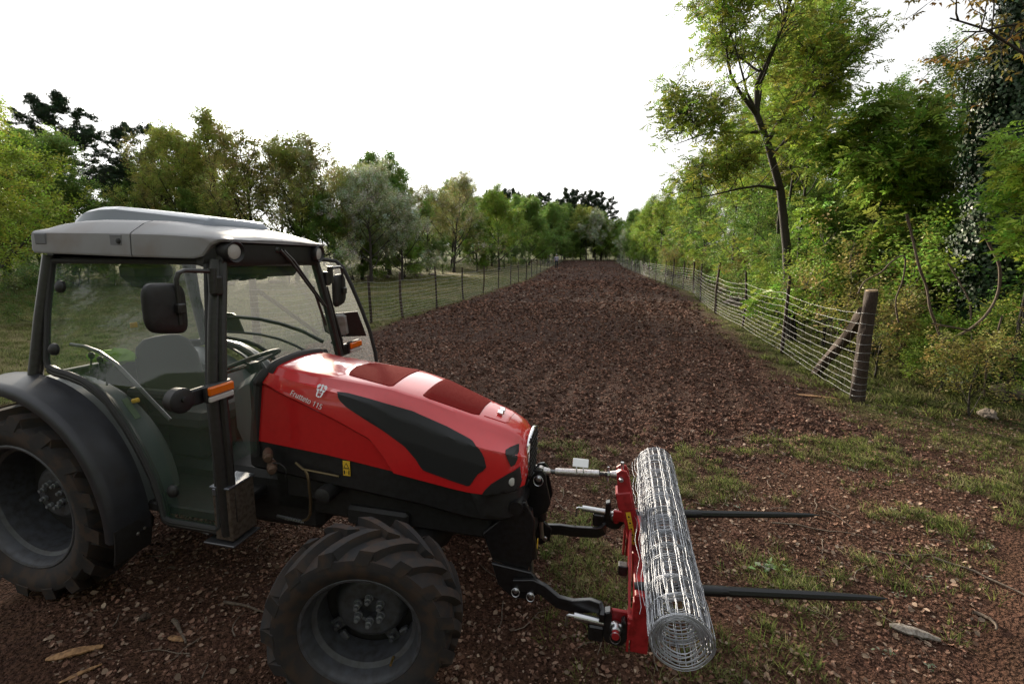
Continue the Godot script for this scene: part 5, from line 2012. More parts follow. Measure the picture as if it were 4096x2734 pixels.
func spray_mesh(kind: String, seed_: int) -> ArrayMesh:
	var r := RandomNumberGenerator.new()
	r.seed = seed_
	var b := {"v": [], "n": [], "ix": []}
	if kind == "ash":
		# three feathered leaves, unit = metres
		for k in 3:
			var a := TAU * (k + r.randf() * 0.5) / 3.0
			var d := Vector3(cos(a), 0.15 - 0.3 * r.randf(), sin(a)).normalized()
			var n := (Vector3.UP + Vector3(r.randfn(), 0, r.randfn()) * 0.35).normalized()
			var side := d.cross(n).normalized()
			var L := r.randf_range(0.15, 0.22)
			for j in 3:
				var o := d * L * (0.35 + 0.25 * j) - Vector3.UP * 0.02 * j
				for s in [-1.0, 1.0]:
					leaf_poly(b, o, (side * s + d * 0.75 - n * 0.25).normalized(), n, r.randf_range(0.07, 0.095), 0.036)
			leaf_poly(b, d * L * 0.95 - Vector3.UP * 0.06, d, n, 0.095, 0.04)
	elif kind == "small":
		for k in 16:
			var p := Vector3(r.randfn(), r.randfn(), r.randfn()) * 0.062
			var d := Vector3(r.randfn(), r.randfn() * 0.5, r.randfn()).normalized()
			var n := (Vector3.UP * 0.7 + Vector3(r.randfn(), r.randfn(), r.randfn()) * 0.6).normalized()
			n = (n - d * n.dot(d)).normalized()
			leaf_poly(b, p, d, n, r.randf_range(0.035, 0.06), r.randf_range(0.022, 0.034))
	elif kind == "ivy":
		for k in 12:
			var p := Vector3(r.randfn() * 0.09, r.randfn() * 0.09, r.randfn() * 0.05)
			var n := (Vector3(0, 0.35, 1) + Vector3(r.randfn(), r.randfn(), 0) * 0.4).normalized()
			var d := (Vector3(0, -1, 0.25) + Vector3(r.randfn(), r.randfn() * 0.4, 0) * 0.45).normalized()
			n = (n - d * n.dot(d)).normalized()
			leaf_poly(b, p, d, n, r.randf_range(0.05, 0.075), r.randf_range(0.045, 0.065))
	elif kind == "needle":
		for k in 30:
			var d := Vector3(r.randfn(), absf(r.randfn()) * 0.9 + 0.1, r.randfn()).normalized()
			var n := Vector3(r.randfn(), r.randfn(), r.randfn()).normalized()
			n = (n - d * n.dot(d)).normalized()
			leaf_poly(b, d * 0.015, d, n, r.randf_range(0.1, 0.17), 0.012)
	elif kind == "blossom":
		for k in 22:
			var p := Vector3(r.randfn(), r.randfn(), r.randfn()) * 0.055
			var d := Vector3(r.randfn(), r.randfn(), r.randfn()).normalized()
			var n := Vector3(r.randfn(), r.randfn() + 0.6, r.randfn()).normalized()
			n = (n - d * n.dot(d)).normalized()
			leaf_poly(b, p, d, n, r.randf_range(0.02, 0.034), 0.024)
	elif kind == "walnut":
		for k in 5:
			var a := TAU * (k + r.randf() * 0.6) / 5.0
			var d := Vector3(cos(a), -0.3 - 0.4 * r.randf(), sin(a)).normalized()
			var n := (Vector3.UP + Vector3(r.randfn(), 0, r.randfn()) * 0.4).normalized()
			n = (n - d * n.dot(d)).normalized()
			leaf_poly(b, d * 0.03, d, n, r.randf_range(0.1, 0.17), r.randf_range(0.045, 0.06))
	var arr := []
	arr.resize(Mesh.ARRAY_MAX)
	arr[Mesh.ARRAY_VERTEX] = PackedVector3Array(b.v)
	arr[Mesh.ARRAY_NORMAL] = PackedVector3Array(b.n)
	arr[Mesh.ARRAY_INDEX] = PackedInt32Array(b.ix)
	var m := ArrayMesh.new()
	m.add_surface_from_arrays(Mesh.PRIMITIVE_TRIANGLES, arr)
	return m

var L := {}
func make_leaves() -> void:
	for k in ["ash", "small", "ivy", "needle", "blossom", "walnut"]:
		L[k] = spray_mesh(k, 60 + k.length())
	var bark := ntex(0.03, 51, [[0.0, Color(0.45, 0.42, 0.4)], [0.5, Color(0.8, 0.78, 0.75)], [1.0, Color(1, 1, 1)]], 5)
	M.bark = bump(tri_tex(mk(lin(0.06, 0.052, 0.044), 0.9), bark, 2.5, false), bark, 1.5)
	M.leaf = tinted(0.5, 0.85)
	M.ivy = tinted(0.45, 0.3)
	M.ivy.metallic_specular = 0.35
	M.needles = tinted(0.6, 0.25)
	M.petal = tinted(0.7, 0.7)

func shade(c: Color, r: RandomNumberGenerator, v := 0.3) -> Color:
	return Color(c.r * r.randf_range(1 - v, 1 + v), c.g * r.randf_range(1 - v, 1 + v), c.b * r.randf_range(1 - v, 1 + v))

func mm_of(kind: String, xf: Array, c0: Color, c1: Color, seed_: int) -> MultiMesh:
	var r := RandomNumberGenerator.new()
	r.seed = seed_
	var mm := MultiMesh.new()
	mm.transform_format = MultiMesh.TRANSFORM_3D
	mm.use_colors = true
	mm.mesh = L[kind]
	mm.instance_count = xf.size()
	for k in xf.size():
		mm.set_instance_transform(k, xf[k])
		mm.set_instance_color(k, shade(c0.lerp(c1, r.randf()) * ({"ivy": 1.3, "needle": 1.9, "blossom": 1.15}.get(kind, 2.15) as float), r, 0.22))
	return mm

func leaf_mat(kind: String) -> Material:
	return {"ivy": M.ivy, "needle": M.needles, "blossom": M.petal}.get(kind, M.leaf)

func add_leaves(called: String, kind: String, mm: MultiMesh, parent: Node) -> void:
	var o := MultiMeshInstance3D.new()
	o.name = called
	o.multimesh = mm
	o.material_override = leaf_mat(kind)
	o.set_meta("kind", "stuff")
	parent.add_child(o, true)

# a kind of tree: meshes made once, then placed many times
func species(c: Crown, kind: String, c0: Color, c1: Color, flower := 0.0) -> Dictionary:
	var r := RandomNumberGenerator.new()
	r.seed = c.xf.size()
	var a := []
	var f := []
	for t in c.xf:
		if r.randf() < flower:
			f.append(t)
		else:
			a.append(t)
	var d := {"wood": c.tm.mesh(), "crown": mm_of(kind, a, c0, c1, 5), "kind": kind}
	if f:
		d.flower = mm_of("blossom", f, Color(0.62, 0.62, 0.56), Color(0.5, 0.52, 0.4), 6)
	return d

func plant(called: String, label: String, sp: Dictionary, at: Vector3, turn: float, size: float, group := "", wood: Material = null, cat := "tree") -> Node3D:
	var o := thing(called, label, cat, at, group)
	o.rotation.y = turn
	o.scale = Vector3.ONE * size
	if sp.wood.get_surface_count():
		put("trunk" if cat == "tree" else "stems", sp.wood, wood if wood else M.bark, o)
	add_leaves("crown" if cat == "tree" else "foliage", sp.kind, sp.crown, o)
	if sp.has("flower"):
		add_leaves("blossom", "blossom", sp.flower, o)
	return o

func straight_trunk(h: float, seed_: int, wob: float, lean := Vector3.ZERO) -> PackedVector3Array:
	var r := RandomNumberGenerator.new()
	r.seed = seed_
	var p := PackedVector3Array()
	var q := Vector3(0, -0.15, 0)
	var d := Vector3.ZERO
	for k in 9:
		p.append(q)
		d = (d * 0.7 + Vector3(r.randfn(), 0, r.randfn()) * wob + lean * 0.3)
		q += (Vector3.UP + d).normalized() * (h + 0.15) / 8.0
	return p

func joined_crown(list: Array) -> Crown:
	var c := Crown.new()
	for e in list:
		var off: int = c.tm.v.size()
		c.tm.v.append_array(e.tm.v)
		c.tm.n.append_array(e.tm.n)
		for i in e.tm.ix:
			c.tm.ix.append(i + off)
		c.xf.append_array(e.xf)
	return c

# ---------------------------------------------------------------- fences
func post_mesh(h: float, r: float, seed_: int, pale := false) -> ArrayMesh:
	var rg := RandomNumberGenerator.new()
	rg.seed = seed_
	var nf := noise(2.2, seed_, 3)
	var b := Mb.new()
	var rs := []
	var bend := Vector3(rg.randfn(), 0, rg.randfn()) * 0.018 * h
	for k in 15:
		var t := k / 14.0
		var ring := []
		var o := bend * sin(t * PI) + Vector3(0, -0.25 + (h + 0.25) * t, 0)
		for j in 14:
			var a := TAU * j / 14.0
			var rr := r * (1.05 - 0.15 * t) * (1.0 + 0.3 * nf.get_noise_2d(cos(a) * 1.2, t * h * 1.1 + sin(a) * 1.2) + 0.14 * nf.get_noise_2d(a * 9.0, t * h * 0.5 + 5.0))
			ring.append(o + Vector3(cos(a) * rr, 0.02 * sin(a + seed_) * float(k == 14), -sin(a) * rr))
		rs.append(ring)
	b.rings(rs)
	return b.mesh(45.0)

func fence(called: String, label: String, posts: Array, hs: Array, side: float) -> Node3D:
	var f := thing(called, label, "fence", Vector3(posts[0].x, gy(posts[0].x, posts[0].y), posts[0].y))
	var rg := RandomNumberGenerator.new()
	rg.seed = 70 + posts.size()
	var tops := []
	for k in posts.size():
		var q: Vector2 = posts[k]
		var h: float = hs[k] if k < hs.size() else rg.randf_range(1.45, 1.62)
		var thick := 0.088 if k == 0 else rg.randf_range(0.03, 0.043)
		var o := put("post", post_mesh(h, thick, 300 + k * 7 + int(side * 3)), M.post if k % 3 or k == 0 else M.post_b, f)
		o.position = Vector3(q.x, gy(q.x, q.y), q.y) - f.position
		var lean := Vector2(rg.randf_range(-0.07, 0.07), rg.randf_range(-0.05, 0.05)) if k else Vector2(0.0, 0.0)
		o.rotation = Vector3(lean.y, rg.randf() * TAU, lean.x)
		if k == 0:
			# pale sawn end on the corner post
			var c := Mb.new()
			c.lathe([Vector2(h - 0.02, 0.068), Vector2(h + 0.004, 0.068), Vector2(h + 0.006, 0.0)], Vector3.ZERO, Vector3.UP, 12)
			put("sawn_end", c.mesh(), M.sawn, o)
	# line wires: knotted netting, closer together near the ground
	var levels := [0.1, 0.19, 0.28, 0.38, 0.48, 0.59, 0.71, 0.84, 0.98, 1.12, 1.26]
	for lv in levels:
		var tm := Tm.new()
		var pts := PackedVector3Array()
		var rr := PackedFloat32Array()
		for k in posts.size() - 1:
			var a := Vector3(posts[k].x, 0, posts[k].y)
			var e := Vector3(posts[k + 1].x, 0, posts[k + 1].y)
			var across := (e - a).normalized().cross(Vector3.UP) * side
			var n := clampi(int(18.0 - k), 4, 14)
			for j in n:
				var t := float(j) / n
				var p := a.lerp(e, t) - across * (0.045 if k else lerpf(0.1, 0.045, t))
				p.y = gy(p.x, p.z) + lv * (1.0 + 0.02 * sin(k * 1.7)) - 0.05 * sin(t * PI) * (0.4 + lv * 0.6) * (1.0 if k < 3 else 0.7) + 0.005 * sin(j * 2.1 + lv * 20.0)
				pts.append(p - f.position)
				rr.append(0.0013 + 0.00007 * -p.z)
		tm.tube(pts, rr, 4)
		# a turn round the corner post
		var ring := PackedVector3Array()
		var r2 := PackedFloat32Array()
		for j in 13:
			var t := TAU * j / 12.0
			ring.append(Vector3(cos(t) * 0.09, lv + 0.01 * sin(t + lv * 9.0), sin(t) * 0.09))
			r2.append(0.0016)
		tm.tube(ring, r2, 4)
		put("line_wire", tm.mesh(), M.fence_wire, f)
	# upright stays
	var st := Tm.new()
	var count := 0
	for k in posts.size() - 1:
		var a := Vector3(posts[k].x, 0, posts[k].y)
		var e := Vector3(posts[k + 1].x, 0, posts[k + 1].y)
		if k > 7:
			break
		var across := (e - a).normalized().cross(Vector3.UP) * side
		var n := maxi(2, int((e - a).length() / (0.2 if k < 3 else 0.7)))
		for j in n:
			var t := (j + 0.5) / n
			var p := a.lerp(e, t) - across * 0.05
			p.y = gy(p.x, p.z)
			var s := PackedVector3Array()
			var rr := PackedFloat32Array()
			for lv in [0.08, 0.45, 0.85, 1.24]:
				s.append(p + Vector3(rg.randf_range(-0.012, 0.012), lv - 0.045 * sin(t * PI) * (0.4 + lv * 0.6), rg.randf_range(-0.012, 0.012)) - f.position)
				rr.append(0.0008 + 0.00003 * -p.z)
			st.tube(s, rr, 3)
			count += 1
	var so := put("stay_wires", st.mesh(), M.fence_wire, f)
	so.set_meta("kind", "stuff")
	return f

func log_bar(called: String, a: Vector3, e: Vector3, r: float, parent: Node, mt: Material, seed_ := 5) -> MeshInstance3D:
	var nf := noise(1.6, seed_, 3)
	var rs := []
	var d := (e - a).normalized()
	var u := d.cross(Vector3.UP).normalized()
	var w := d.cross(u)
	for k in 13:
		var t := k / 12.0
		var ring := []
		for j in 12:
			var an := TAU * j / 12.0
			var rr := r * (1.0 + 0.3 * nf.get_noise_2d(an * 4.0, t * 9.0))
			ring.append(a.lerp(e, t) + u * (cos(an) * rr + 0.02 * sin(t * 7.0)) + w * sin(an) * rr)
		rs.append(ring)
	return put(called, Mb.new().rings(rs).mesh(40.0), mt, parent)

# ---------------------------------------------------------------- the walker: one body meshed from a distance field
func seg_dist(p: Vector3, a: Vector3, b: Vector3, ra: float, rb: float) -> float:
	var ab := b - a
	var t := clampf((p - a).dot(ab) / ab.length_squared(), 0.0, 1.0)
	return (p - a - ab * t).length() - lerpf(ra, rb, t)

func build_person(at: Vector3, turn: float) -> void:
	var J := [
		[Vector3(-0.1, 0.93, 0), Vector3(-0.12, 0.5, 0.07), 0.085, 0.058], [Vector3(-0.12, 0.5, 0.07), Vector3(-0.12, 0.09, 0.02), 0.058, 0.042], [Vector3(-0.12, 0.045, 0.0), Vector3(-0.125, 0.035, 0.17), 0.042, 0.035],
		[Vector3(0.1, 0.93, 0), Vector3(0.11, 0.5, -0.05), 0.085, 0.058], [Vector3(0.11, 0.5, -0.05), Vector3(0.11, 0.12, -0.2), 0.058, 0.042], [Vector3(0.11, 0.06, -0.22), Vector3(0.115, 0.035, -0.06), 0.042, 0.035],
		[Vector3(-0.07, 0.97, 0), Vector3(0.07, 0.97, 0), 0.115, 0.115], [Vector3(0, 0.98, 0), Vector3(0, 1.3, 0.01), 0.13, 0.14], [Vector3(-0.11, 1.36, 0), Vector3(0.11, 1.36, 0), 0.085, 0.085],
		[Vector3(0, 1.4, 0), Vector3(0, 1.52, 0.02), 0.055, 0.05], [Vector3(0, 1.59, 0.02), Vector3(0, 1.67, 0.02), 0.085, 0.09], [Vector3(0, 1.69, 0.09), Vector3(0, 1.685, 0.16), 0.05, 0.03],
		[Vector3(-0.19, 1.38, 0), Vector3(-0.27, 1.1, -0.03), 0.055, 0.042], [Vector3(-0.27, 1.1, -0.03), Vector3(-0.26, 0.85, 0.06), 0.04, 0.03], [Vector3(-0.26, 0.83, 0.07), Vector3(-0.25, 0.75, 0.09), 0.034, 0.024],
		[Vector3(0.19, 1.38, 0), Vector3(0.26, 1.1, 0.02), 0.055, 0.042], [Vector3(0.26, 1.1, 0.02), Vector3(0.25, 0.85, -0.05), 0.04, 0.03], [Vector3(0.25, 0.83, -0.05), Vector3(0.24, 0.75, -0.06), 0.034, 0.024]]
	var cell := 0.028
	var lo := Vector3(-0.36, -0.02, -0.32)
	var nx := 27
	var ny := 66
	var nz := 22
	var f := PackedFloat32Array()
	f.resize(nx * ny * nz)
	for k in nz:
		for j in ny:
			for i in nx:
				var p := lo + Vector3(i, j, k) * cell
				var s := 0.0
				var best := 1.0
				for q in J:
					var d := seg_dist(p, q[0], q[1], q[2], q[3])
					s += exp(-d * 46.0)
					best = minf(best, d)
				f[(k * ny + j) * nx + i] = -log(s) / 46.0 if s > 1e-30 else best
	var vid := {}
	var v := PackedVector3Array()
	var col := PackedColorArray()
	for k in nz - 1:
		for j in ny - 1:
			for i in nx - 1:
				var sum := Vector3.ZERO
				var n := 0
				for e in [[0, 0, 0, 1, 0, 0], [0, 1, 0, 1, 1, 0], [0, 0, 1, 1, 0, 1], [0, 1, 1, 1, 1, 1], [0, 0, 0, 0, 1, 0], [1, 0, 0, 1, 1, 0], [0, 0, 1, 0, 1, 1], [1, 0, 1, 1, 1, 1], [0, 0, 0, 0, 0, 1], [1, 0, 0, 1, 0, 1], [0, 1, 0, 0, 1, 1], [1, 1, 0, 1, 1, 1]]:
					var a := f[((k + e[2]) * ny + j + e[1]) * nx + i + e[0]]
					var b := f[((k + e[5]) * ny + j + e[4]) * nx + i + e[3]]
					if (a < 0.0) != (b < 0.0):
						var t := a / (a - b)
						sum += Vector3(i + lerpf(e[0], e[3], t), j + lerpf(e[1], e[4], t), k + lerpf(e[2], e[5], t))
						n += 1
				if n:
					vid[Vector3i(i, j, k)] = v.size()
					v.append(lo + sum / n * cell)
	var b := Mb.new()
	for key in vid:
		for ax in 3:
			var e := Vector3i.ZERO
			e[ax] = 1
			var a0 := f[(key.z * ny + key.y) * nx + key.x]
			var q: Vector3i = key + e
			if q.x >= nx or q.y >= ny or q.z >= nz:
				continue
			var a1 := f[(q.z * ny + q.y) * nx + q.x]
			if (a0 < 0.0) == (a1 < 0.0):
				continue
			var d1 := Vector3i.ZERO
			var d2 := Vector3i.ZERO
			d1[(ax + 1) % 3] = 1
			d2[(ax + 2) % 3] = 1
			var c := [key, key - d1, key - d1 - d2, key - d2]
			if not (vid.has(c[1]) and vid.has(c[2]) and vid.has(c[3])):
				continue
			var w := [v[vid[c[0]]], v[vid[c[1]]], v[vid[c[2]]], v[vid[c[3]]]]
			if a0 < 0.0:
				b.quad(w[0], w[1], w[2], w[3])
			else:
				b.quad(w[3], w[2], w[1], w[0])
	var m := b.mesh(80.0)
	var arr := m.surface_get_arrays(0)
	for p in arr[Mesh.ARRAY_VERTEX]:
		var c := Color(0.36, 0.2, 0.13)
		if p.y > 1.645 or (p.y > 1.62 and p.z < -0.0):
			c = Color(0.5, 0.5, 0.5) if p.y > 1.66 else Color(0.05, 0.04, 0.035)
		elif p.y > 0.96 and p.y < 1.45 and absf(p.x) < 0.235 or (p.y > 1.12 and p.y < 1.45):
			c = Color(0.55, 0.52, 0.6) if int(floor(p.y * 14.0)) % 2 else Color(0.1, 0.1, 0.2)
		elif p.y <= 0.96 and absf(p.x) < 0.215:
			c = Color(0.035, 0.04, 0.05) if p.y > 0.09 else Color(0.03, 0.025, 0.02)
		col.append(c)
	arr[Mesh.ARRAY_COLOR] = col
	var am := ArrayMesh.new()
	am.add_surface_from_arrays(Mesh.PRIMITIVE_TRIANGLES, arr)
	var o := put("person", am, tinted(0.85))
	tag(o, "person in striped T-shirt, dark trousers and cap walking on the tilled soil", "person")
	o.position = at
	o.rotation.y = turn

# ---------------------------------------------------------------- stones, wood and small plants
func boulder(at: Vector3, s: Vector3, seed_: int, label: String, group := "") -> void:
	var o := put("boulder", rock_mesh(seed_), M.stone)
	tag(o, label, "stone", group)
	o.transform = Transform3D(Basis(Vector3.UP, seed_ * 1.7) * Basis.from_scale(s), at + Vector3.UP * s.y * 0.22)

func splinter(called: String, at: Vector3, dir: float, l: float, w: float, h: float, mt: Material, label: String, cat: String, seed_: int) -> void:
	var r := RandomNumberGenerator.new()
	r.seed = seed_
	var rs := []
	for k in 9:
		var t := k / 8.0
		var ww := w * (0.35 + 0.65 * sin(PI * pow(t, 0.7))) * r.randf_range(0.8, 1.1)
		var hh := h * (0.4 + 0.6 * sin(PI * t)) * r.randf_range(0.8, 1.2)
		var x := (t - 0.5) * l
		rs.append([Vector3(x, 0, -ww), Vector3(x, hh * 0.8, -ww * 0.6), Vector3(x, hh, ww * 0.2), Vector3(x, hh * 0.5, ww), Vector3(x, 0, ww * 0.9)])
	for q in rs:
		q.reverse()
	var o := put(called, Mb.new().rings(rs).mesh(30.0), mt)
	tag(o, label, cat)
	o.position = gpoint(at.x, at.z) + Vector3.UP * 0.006
	o.rotation = Vector3(r.randf_range(-0.1, 0.1), dir, r.randf_range(-0.05, 0.05))

func stick(at: Vector2, dir: float, l: float, r0: float, bend: float, seed_: int, label: String) -> void:
	var r := RandomNumberGenerator.new()
	r.seed = seed_
	var tm := Tm.new()
	var pts := PackedVector3Array()
	var rr := PackedFloat32Array()
	var p := at
	var base := gpoint(at.x, at.y)
	var a := dir
	for k in 12:
		var g := gpoint(p.x, p.y)
		pts.append(Vector3(p.x, g.y + r0 * 0.9 + 0.006 * r.randf(), p.y) - base)
		rr.append(lerpf(r0, r0 * 0.4, k / 11.0) * r.randf_range(0.85, 1.15))
		a += bend / 11.0 + r.randf_range(-0.18, 0.18)
		p += Vector2(cos(a), sin(a)) * l / 11.0
	tm.tube(pts, rr, 6)
	var o := put("stick", tm.mesh(), M.dead_wood)
	tag(o, label, "stick", "dead sticks on the bare soil")
	o.position = base

func herb(at: Vector2, s: float, n: int, seed_: int, label: String, c: Color, group := "") -> void:
	var r := RandomNumberGenerator.new()
	r.seed = seed_
	var b := {"v": [], "n": [], "ix": []}
	for k in n:
		var a := r.randf() * TAU
		var d := Vector3(cos(a), r.randf_range(0.1, 0.9), sin(a)).normalized()
		var nn := (Vector3.UP + Vector3(r.randfn(), 0, r.randfn()) * 0.4).normalized()
		nn = (nn - d * nn.dot(d)).normalized()
		leaf_poly(b, Vector3(r.randfn() * 0.5, r.randf() * 0.3, r.randfn() * 0.25) * s, d, nn, s * r.randf_range(0.35, 0.6), s * r.randf_range(0.16, 0.26))
	var arr := []
	arr.resize(Mesh.ARRAY_MAX)
	arr[Mesh.ARRAY_VERTEX] = PackedVector3Array(b.v)
	arr[Mesh.ARRAY_NORMAL] = PackedVector3Array(b.n)
	arr[Mesh.ARRAY_INDEX] = PackedInt32Array(b.ix)
	var m := ArrayMesh.new()
	m.add_surface_from_arrays(Mesh.PRIMITIVE_TRIANGLES, arr)
	var mt := mk(Color(c.linear_to_srgb()), 0.5)
	mt.backlight_enabled = true
	mt.backlight = Color(0.6, 0.6, 0.6)
	var o := put("leafy_weed", m, mt)
	tag(o, label, "weed", group)
	o.position = gpoint(at.x, at.y)

func vine(called: String, label: String, px: Array, r0: float) -> void:
	# px: [u, v, depth] in the photograph
	var pts := PackedVector3Array()
	var rr := PackedFloat32Array()
	var ctl := []
	for q in px:
		ctl.append(at_px(q[0], q[1], q[2]))
	var base: Vector3 = ctl[0]
	for k in ctl.size() - 1:
		var a: Vector3 = ctl[maxi(k - 1, 0)]
		var b: Vector3 = ctl[k]
		var c: Vector3 = ctl[k + 1]
		var d: Vector3 = ctl[mini(k + 2, ctl.size() - 1)]
		for j in 5:
			pts.append(b.cubic_interpolate(c, a, d, j / 5.0) - base)
			rr.append(r0 * (1.0 + 0.15 * sin(k * 3.0 + j)))
	var tm := Tm.new()
	tm.tube(pts, rr, 6)
	var o := put(called, tm.mesh(), M.vine)
	tag(o, label, "vine", "woody vines hanging at the edge of the woods")
	o.position = base

# ---------------------------------------------------------------- everything beyond the tractor
func build_rest() -> void:
	make_leaves()
	var wood := ntex(0.02, 61, [[0.0, Color(0.4, 0.36, 0.33)], [0.5, Color(0.8, 0.75, 0.7)], [1.0, Color(1, 1, 1)]], 5)
	M.post = bump(tri_tex(mk(lin(0.058, 0.04, 0.029), 0.9), wood, 4.0, false), wood, 0.8)
	M.post.uv1_scale = Vector3(6, 1.2, 6)
	M.post_b = bump(tri_tex(mk(lin(0.085, 0.06, 0.045), 0.9), wood, 4.0, false), wood, 0.8)
	M.post_b.uv1_scale = Vector3(6, 1.2, 6)
	M.sawn = mk(lin(0.42, 0.3, 0.18), 0.85)
	M.fresh_wood = tri_tex(mk(lin(0.42, 0.25, 0.12), 0.8), wood, 3.0, false)
	M.dead_wood = tri_tex(mk(lin(0.17, 0.14, 0.115), 0.9), wood, 5.0, false)
	M.grey_wood = tri_tex(mk(lin(0.3, 0.29, 0.28), 0.9), wood, 5.0, false)
	M.stone = bump(tri_tex(mk(lin(0.3, 0.27, 0.25), 0.9), wood, 3.0, false), wood, 1.0)
	M.vine = tri_tex(mk(lin(0.14, 0.11, 0.085), 0.9), wood, 4.0, false)
	scatter_ground()
	scatter_grass()
	build_fences()
	build_person(gpoint(5.72, -60.5), -0.1)
	build_small()
	build_woods()

func build_fences() -> void:
	var rp := [Vector2(4.92, -6.36), Vector2(5.72, -9.65), Vector2(6.55, -13.1), Vector2(7.1, -16.05), Vector2(8.3, -20.45), Vector2(9.4, -24.05), Vector2(10.05, -27.45), Vector2(10.65, -31.1), Vector2(11.0, -33.5), Vector2(11.3, -36.75), Vector2(11.75, -40.05), Vector2(12.15, -43.05), Vector2(12.6, -46.0), Vector2(13.2, -50.15), Vector2(14.0, -55.0), Vector2(14.9, -60.85), Vector2(16.1, -68.4), Vector2(17.6, -77.0), Vector2(19.3, -86.0), Vector2(20.9, -94.0)]
	var f := fence("wire_fence", "netting fence on wooden stakes from braced thick corner post along the woods", rp, [1.58, 1.62, 1.6, 1.75, 1.62, 1.6, 1.66, 1.72], 1.0)
	var br := log_bar("brace", Vector3(5.34, gy(5.34, -7.95) - 0.06, -7.95) - f.position, Vector3(4.93, gy(4.92, -6.4) + 1.28, -6.46) - f.position, 0.075, f, M.post_b)
	br.set_meta("label", "ivy-bound log leaning against the corner post")
	var lp := [Vector2(-5.98, -10.75), Vector2(-5.1, -12.4), Vector2(-4.24, -13.85), Vector2(-3.62, -15.35), Vector2(-2.92, -17.95), Vector2(-2.22, -21.3), Vector2(-1.57, -24.9), Vector2(-0.84, -28.35), Vector2(-0.07, -31.7), Vector2(0.5, -34.9), Vector2(1.14, -37.75), Vector2(1.81, -42.25), Vector2(2.43, -46.35), Vector2(2.99, -49.5), Vector2(3.75, -54.95), Vector2(4.41, -59.15), Vector2(4.99, -62.95), Vector2(6.2, -71.0), Vector2(7.6, -79.5), Vector2(9.2, -88.0), Vector2(10.4, -94.5)]
	var g := fence("wire_fence", "netting fence on wooden stakes between the tilled strip and the meadow", lp, [1.6, 1.45, 1.42, 1.5, 1.62, 1.5, 1.5, 1.6], -1.0)
	log_bar("brace", Vector3(-4.9, gy(-4.9, -11.9) - 0.06, -11.9) - g.position, Vector3(-5.93, gy(-5.98, -10.75) + 1.25, -10.82) - g.position, 0.05, g, M.post)
	# stakes at the far end of the strip
	var rg := RandomNumberGenerator.new()
	rg.seed = 12
	for k in 8:
		var x := 11.5 + k * 1.35
		var z := -96.5 - 0.3 * rg.randf()
		var o := put("fence_stake", post_mesh(1.55, 0.045, 800 + k), M.post_b)
		tag(o, "slim wooden stake across the strip's far end, " + ORD[k] + " from the meadow side", "stake", "stakes across the far end of the strip")
		o.position = gpoint(x, z)
		o.rotation.z = rg.randf_range(-0.1, 0.1)

